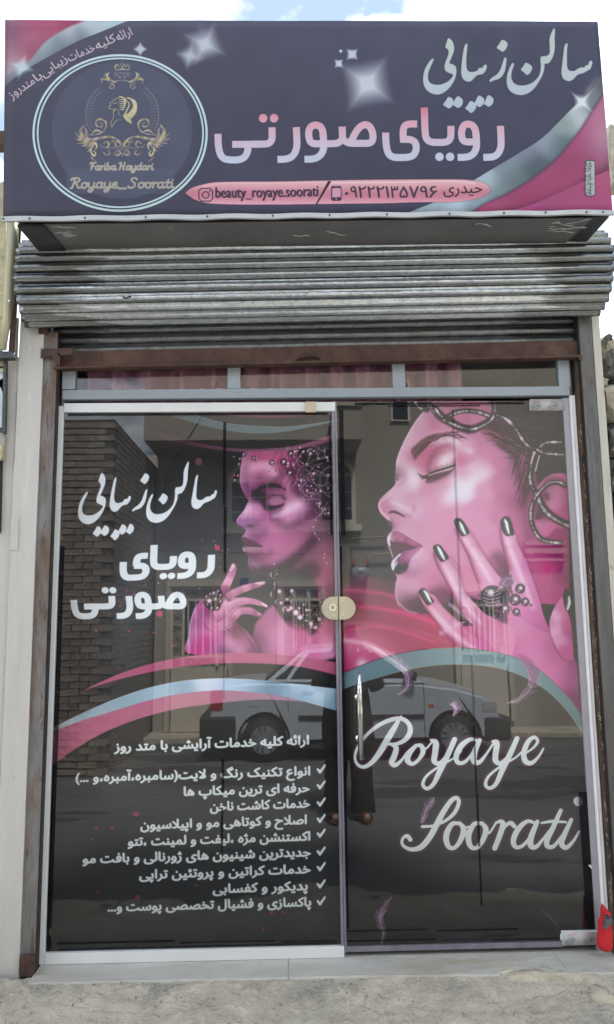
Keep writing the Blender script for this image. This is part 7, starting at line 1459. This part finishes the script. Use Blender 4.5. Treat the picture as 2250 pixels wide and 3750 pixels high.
cp('tail_lamp', 'redlamp', lambda b: box(b, (-.655,-.25,.62), (-.50,.012,.87), .02)); cp('headlight', 'lamp', lambda b: box(b, (2.66,-.4,.55), (2.86,.006,.69), .02)); cp('headlight', 'lamp', lambda b: box(b, (2.66,-1.55,.55), (2.86,-1.15,.69), .02)); cp('indicator', 'orange', lambda b: box(b, (2.02,.001,.63), (2.08,.010,.66)))
cp('fuel_flap', 'car', lambda b: box(b, (-.22,.001,.66), (-.04,.006,.80), .004)); cp('wing_mirror', 'bumper', lambda b: box(b, (1.72,.01,.95), (1.86,.13,1.06), .02))
for x in (.42, 1.02): cp('door_handle', 'bumper', lambda b: box(b, (x+.05,.001,.80), (x+.2,.018,.83), .004))
for x in (.30, .99, 1.96): cp('door_seam', 'black', lambda b: box(b, (x-.004,.0005,.26 if x > .5 else .6), (x+.004,.003,.93)))
whl = None
for x, y in ((0,-.11),(2.33,-.11),(0,-1.46),(2.33,-1.46)):
    w_ = bpy.data.objects.new('wheel', None) if False else None
    bm = NB(); cyl(bm, (0,-.085,0), (0,.085,0), .268, 36); bmesh.ops.bevel(bm, geom=[e for e in bm.edges if abs(e.verts[0].co.y-e.verts[1].co.y) < 1e-5], offset=.02, segments=2, affect='EDGES'); ty = obj('wheel', bm, 'tyre', cr_, True); ty.location = (x, y, .265)
    sd_ = 1 if y > -1 else -1; bm = NB(); cyl(bm, (0,sd_*.084,0), (0,sd_*.098,0), .172, 30); rm = obj('rim', bm, 'rim', ty)
    bm = NB()
    for k in range(5):
        a = k*2*math.pi/5+.5; 
        for q in (-.24, .24): 
            a2 = a+q; c0 = Vector((math.cos(a2)*.115, sd_*.0985, math.sin(a2)*.115)); prism(bm, [(c0.x+.045*math.cos(a2)+.013*math.sin(a2), c0.z+.045*math.sin(a2)-.013*math.cos(a2)), (c0.x-.04*math.cos(a2), c0.z-.04*math.sin(a2)), (c0.x+.045*math.cos(a2)-.018*math.sin(a2), c0.z+.045*math.sin(a2)+.018*math.cos(a2))], sd_*.0985, sd_*.101)
    kind(obj('rim_slot', bm, 'bumper', ty), 'stuff')
# the bonnet end of a white car further left
WL = Vector((RB(190,2690,6.2).x-2.35, -6.1, ZS)); wc = thing('parked_car', 'white car whose bonnet just shows mirrored at the lower left of the glass', 'car', tuple(WL))
for nm, (bm, m_) in car(0, 0, 0, 'carwhite').items(): obj(nm, bm, m_, wc)
cp('front_bumper', 'carwhite', lambda b: box(b, (2.68,-1.53,.2), (3.0,.02,.50), .05), wc); cp('headlight', 'lamp', lambda b: box(b, (2.66,-.4,.55), (2.86,.006,.69), .02), wc); cp('side_window', 'carglass', lambda b: inc(b, [(.33,.985),(.56,1.29),(1.38,1.29),(1.78,.985)], .006), wc)
for x in (0, 2.33): bm = NB(); cyl(bm, (0,-.085,0), (0,.085,0), .268, 30); ty = obj('wheel', bm, 'tyre', wc, True); ty.location = (x, -.11, .265); bm = NB(); cyl(bm, (0,.084,0), (0,.098,0), .172, 24); obj('rim', bm, 'rim', ty)
# ---------------------------------------------------------------- the photographer, holding the phone
PX = 1.50; YP = -3.52
pr = thing('person', 'person in black coat, headscarf and sandals holding up a phone, mirrored in the door', 'person', (PX, YP, ZS))
def skin_body(name, chain, m_, par, sub=2):
    """chain: list of (id, parent id, (x, y, z), radius)"""
    me = bpy.data.meshes.new(name); idx = {c[0]: i for i, c in enumerate(chain)}
    me.from_pydata([c[2] for c in chain], [(idx[c[1]], i) for i, c in enumerate(chain) if c[1] is not None], []); me.materials.append(M[m_])
    o = bpy.data.objects.new(name, me); COL.objects.link(o); o.parent = par
    sk = o.modifiers.new('skin', 'SKIN'); sk.use_smooth_shade = True
    for i, c in enumerate(chain): r = c[3]; me.skin_vertices[0].data[i].radius = (r, r) if np.isscalar(r) else r
    me.skin_vertices[0].data[0].use_root = True
    sb = o.modifiers.new('sub', 'SUBSURF'); sb.levels = sb.render_levels = sub; return o
PHN = Vector((PX+.03, CAMP.y-.012, CAMP.z-.06))                      # the phone, held up before the face
cx = PHN.x-PX; cz_ = PHN.z-ZS; cy = PHN.y-YP-.03
hl, hr = Vector((cx-.075, cy-.02, cz_-.07)), Vector((cx+.075, cy-.02, cz_-.09))
ch = [('pel', None, (0,0,.86), .13), ('wai','pel',(0,0,1.02),.115), ('che','wai',(0,.0,1.22),.135), ('nek','che',(0,.01,1.36),.055), ('hd0','nek',(0,.02,1.44),.075), ('hd1','hd0',(0,.025,1.53),.088), ('hd2','hd1',(0,.01,1.59),.06),
 ('shl','che',(-.16,0,1.30),.055), ('ell','shl',(-.25,.10,1.12),.04), ('wrl','ell',tuple(hl-Vector((.02,.06,.10))),.026), ('hal','wrl',tuple(hl),.03),
 ('shr','che',(.16,0,1.30),.055), ('elr','shr',(.25,.10,1.12),.04), ('wrr','elr',tuple(hr-Vector((-.02,.06,.10))),.026), ('har','wrr',tuple(hr),.03),
 ('hil','pel',(-.09,0,.80),.085), ('knl','hil',(-.10,.01,.46),.055), ('anl','knl',(-.11,0,.10),.038), ('hel','anl',(-.115,.02,.045),.032), ('tol','hel',(-.13,.15,.04),.034),
 ('hir','pel',(.09,0,.80),.085), ('knr','hir',(.10,.01,.46),.055), ('anr','knr',(.12,0,.10),.038), ('her','anr',(.125,.02,.045),.032), ('tor','her',(.15,.15,.04),.034)]
skin_body('body', ch, 'skin', pr)
for s_, hp in ((-1, hl), (1, hr)):                                   # fingers closed round the phone's edges
    for k in range(4): skin_body('finger', [('a', None, tuple(hp+Vector((s_*.012, -.012, .03-.018*k))), .0085), ('b', 'a', tuple(hp+Vector((s_*-.008, -.022, .034-.018*k))), .008), ('c', 'b', tuple(hp+Vector((-s_*.035, -.021, .036-.018*k))), .007)], 'skin', pr, 1)
    skin_body('thumb', [('a', None, tuple(hp+Vector((0, -.002, -.02))), .011), ('b', 'a', tuple(hp+Vector((-s_*.012, .002, .01))), .009), ('c', 'b', tuple(hp+Vector((-s_*.022, -.004, .03))), .008)], 'skin', pr, 1)
def loft(bm, rings, seg=28, wob=0.):
    R_s = []
    for (x, y, z, rx, ry) in rings: R_s.append([bm.verts.new((x+rx*math.cos(t)*(1+wob*math.sin(5*t+z*3)), y+ry*math.sin(t)*(1+wob*math.cos(7*t)), z)) for t in np.linspace(0, 2*math.pi, seg, endpoint=False)])
    for a, b in zip(R_s, R_s[1:]):
        for j in range(seg): bm.faces.new((a[j], a[(j+1) % seg], b[(j+1) % seg], b[j]))
    return R_s
bm = NB(); loft(bm, [(0,0,.62,.235,.17),(0,0,.80,.225,.165),(0,0,.95,.205,.16),(0,0,1.10,.19,.155),(0,0,1.22,.20,.15),(0,0,1.32,.18,.12),(0,.01,1.38,.09,.09)], 30, .03)
for pts, rr in (([(-.15,0,1.31),(-.23,.05,1.20),(-.26,.10,1.11),tuple(hl-Vector((.03,.08,.13)))],[.085,.08,.07,.055]),([(.15,0,1.31),(.23,.05,1.20),(.26,.10,1.11),tuple(hr-Vector((-.02,.08,.13)))],[.085,.08,.07,.055])): tube(bm, pts, rr, 14)
o = obj('coat', bm, 'cloth', pr, True)
bm = NB(); loft(bm, [(0,0,1.27,.17,.15),(0,.0,1.36,.115,.12),(0,-.005,1.44,.108,.12),(0,-.01,1.52,.112,.125),(0,-.012,1.58,.095,.11),(0,-.01,1.615,.06,.07),(0,-.01,1.628,.01,.01)], 24, .02)
for v in bm.verts:
    if v.co.z > 1.40 and v.co.z < 1.585 and v.co.y > .07 and abs(v.co.x) < .07: v.co.y = .055
obj('headscarf', bm, 'cloth', pr, True)
bm = NB()
for s_ in (-1, 1): loft(bm, [(s_*.12,0,.06,.105,.10),(s_*.115,0,.30,.095,.09),(s_*.105,0,.60,.10,.10),(s_*.085,0,.85,.11,.12)], 20, .05)
obj('trousers', bm, 'cloth', pr, True)
for s_ in (-1, 1):
    bm = NB(); loft(bm, [(s_*.135,.06,.0,.052,.135),(s_*.135,.06,.022,.054,.138)], 20); bm.faces.new([v for v in bm.verts][20:40]); sd_o = obj('sandal', bm, 'sandal', pr)
    bm = NB(); tube(bm, [(s_*.135-.055,.10,.02),(s_*.135-.035,.11,.07),(s_*.135+.035,.11,.07),(s_*.135+.055,.10,.02)], .012, 6); obj('strap', bm, 'sandal', sd_o, True)
# face details
for s_ in (-1, 1): bm = NB(); bmesh.ops.create_uvsphere(bm, u_segments=10, v_segments=6, radius=.010); [setattr(v, 'co', v.co+Vector((s_*.03, .105, 1.525))) for v in bm.verts]; obj('eye', bm, 'white', pr, True)
bm = NB(); tube(bm, [(0,.10,1.53),(0,.122,1.495)], [.008,.013], 8); obj('nose', bm, 'skin', pr, True)
bm = NB(); tube(bm, [(-.022,.108,1.462),(0,.114,1.464),(.022,.108,1.462)], .005, 6); obj('mouth', bm, 'sandal', pr, True)
ph = NB(); box(ph, (PHN.x-.038, PHN.y-.014, PHN.z-.15), (PHN.x+.038, PHN.y-.006, PHN.z+.014), .003)
pho = obj('mobile_phone', ph, 'phone'); tag(pho, 'dark mobile phone held up in both hands by the person in black, mirrored', 'phone')
bm = NB(); cyl(bm, (PHN.x, PHN.y-.0055, PHN.z-.018), (PHN.x, PHN.y-.0045, PHN.z-.018), .007, 14); obj('lens_ring', bm, 'chrome', pho)
# ---------------------------------------------------------------- settle: parts keep world positions under their empties
for o in list(COL.objects):
    p = o.parent
    if p is not None and p.type == 'EMPTY' and p.name.split('.')[0] not in ('iron_door','gas_meter','brick_wall','parked_car','person'):
        o.location = o.location-p.location
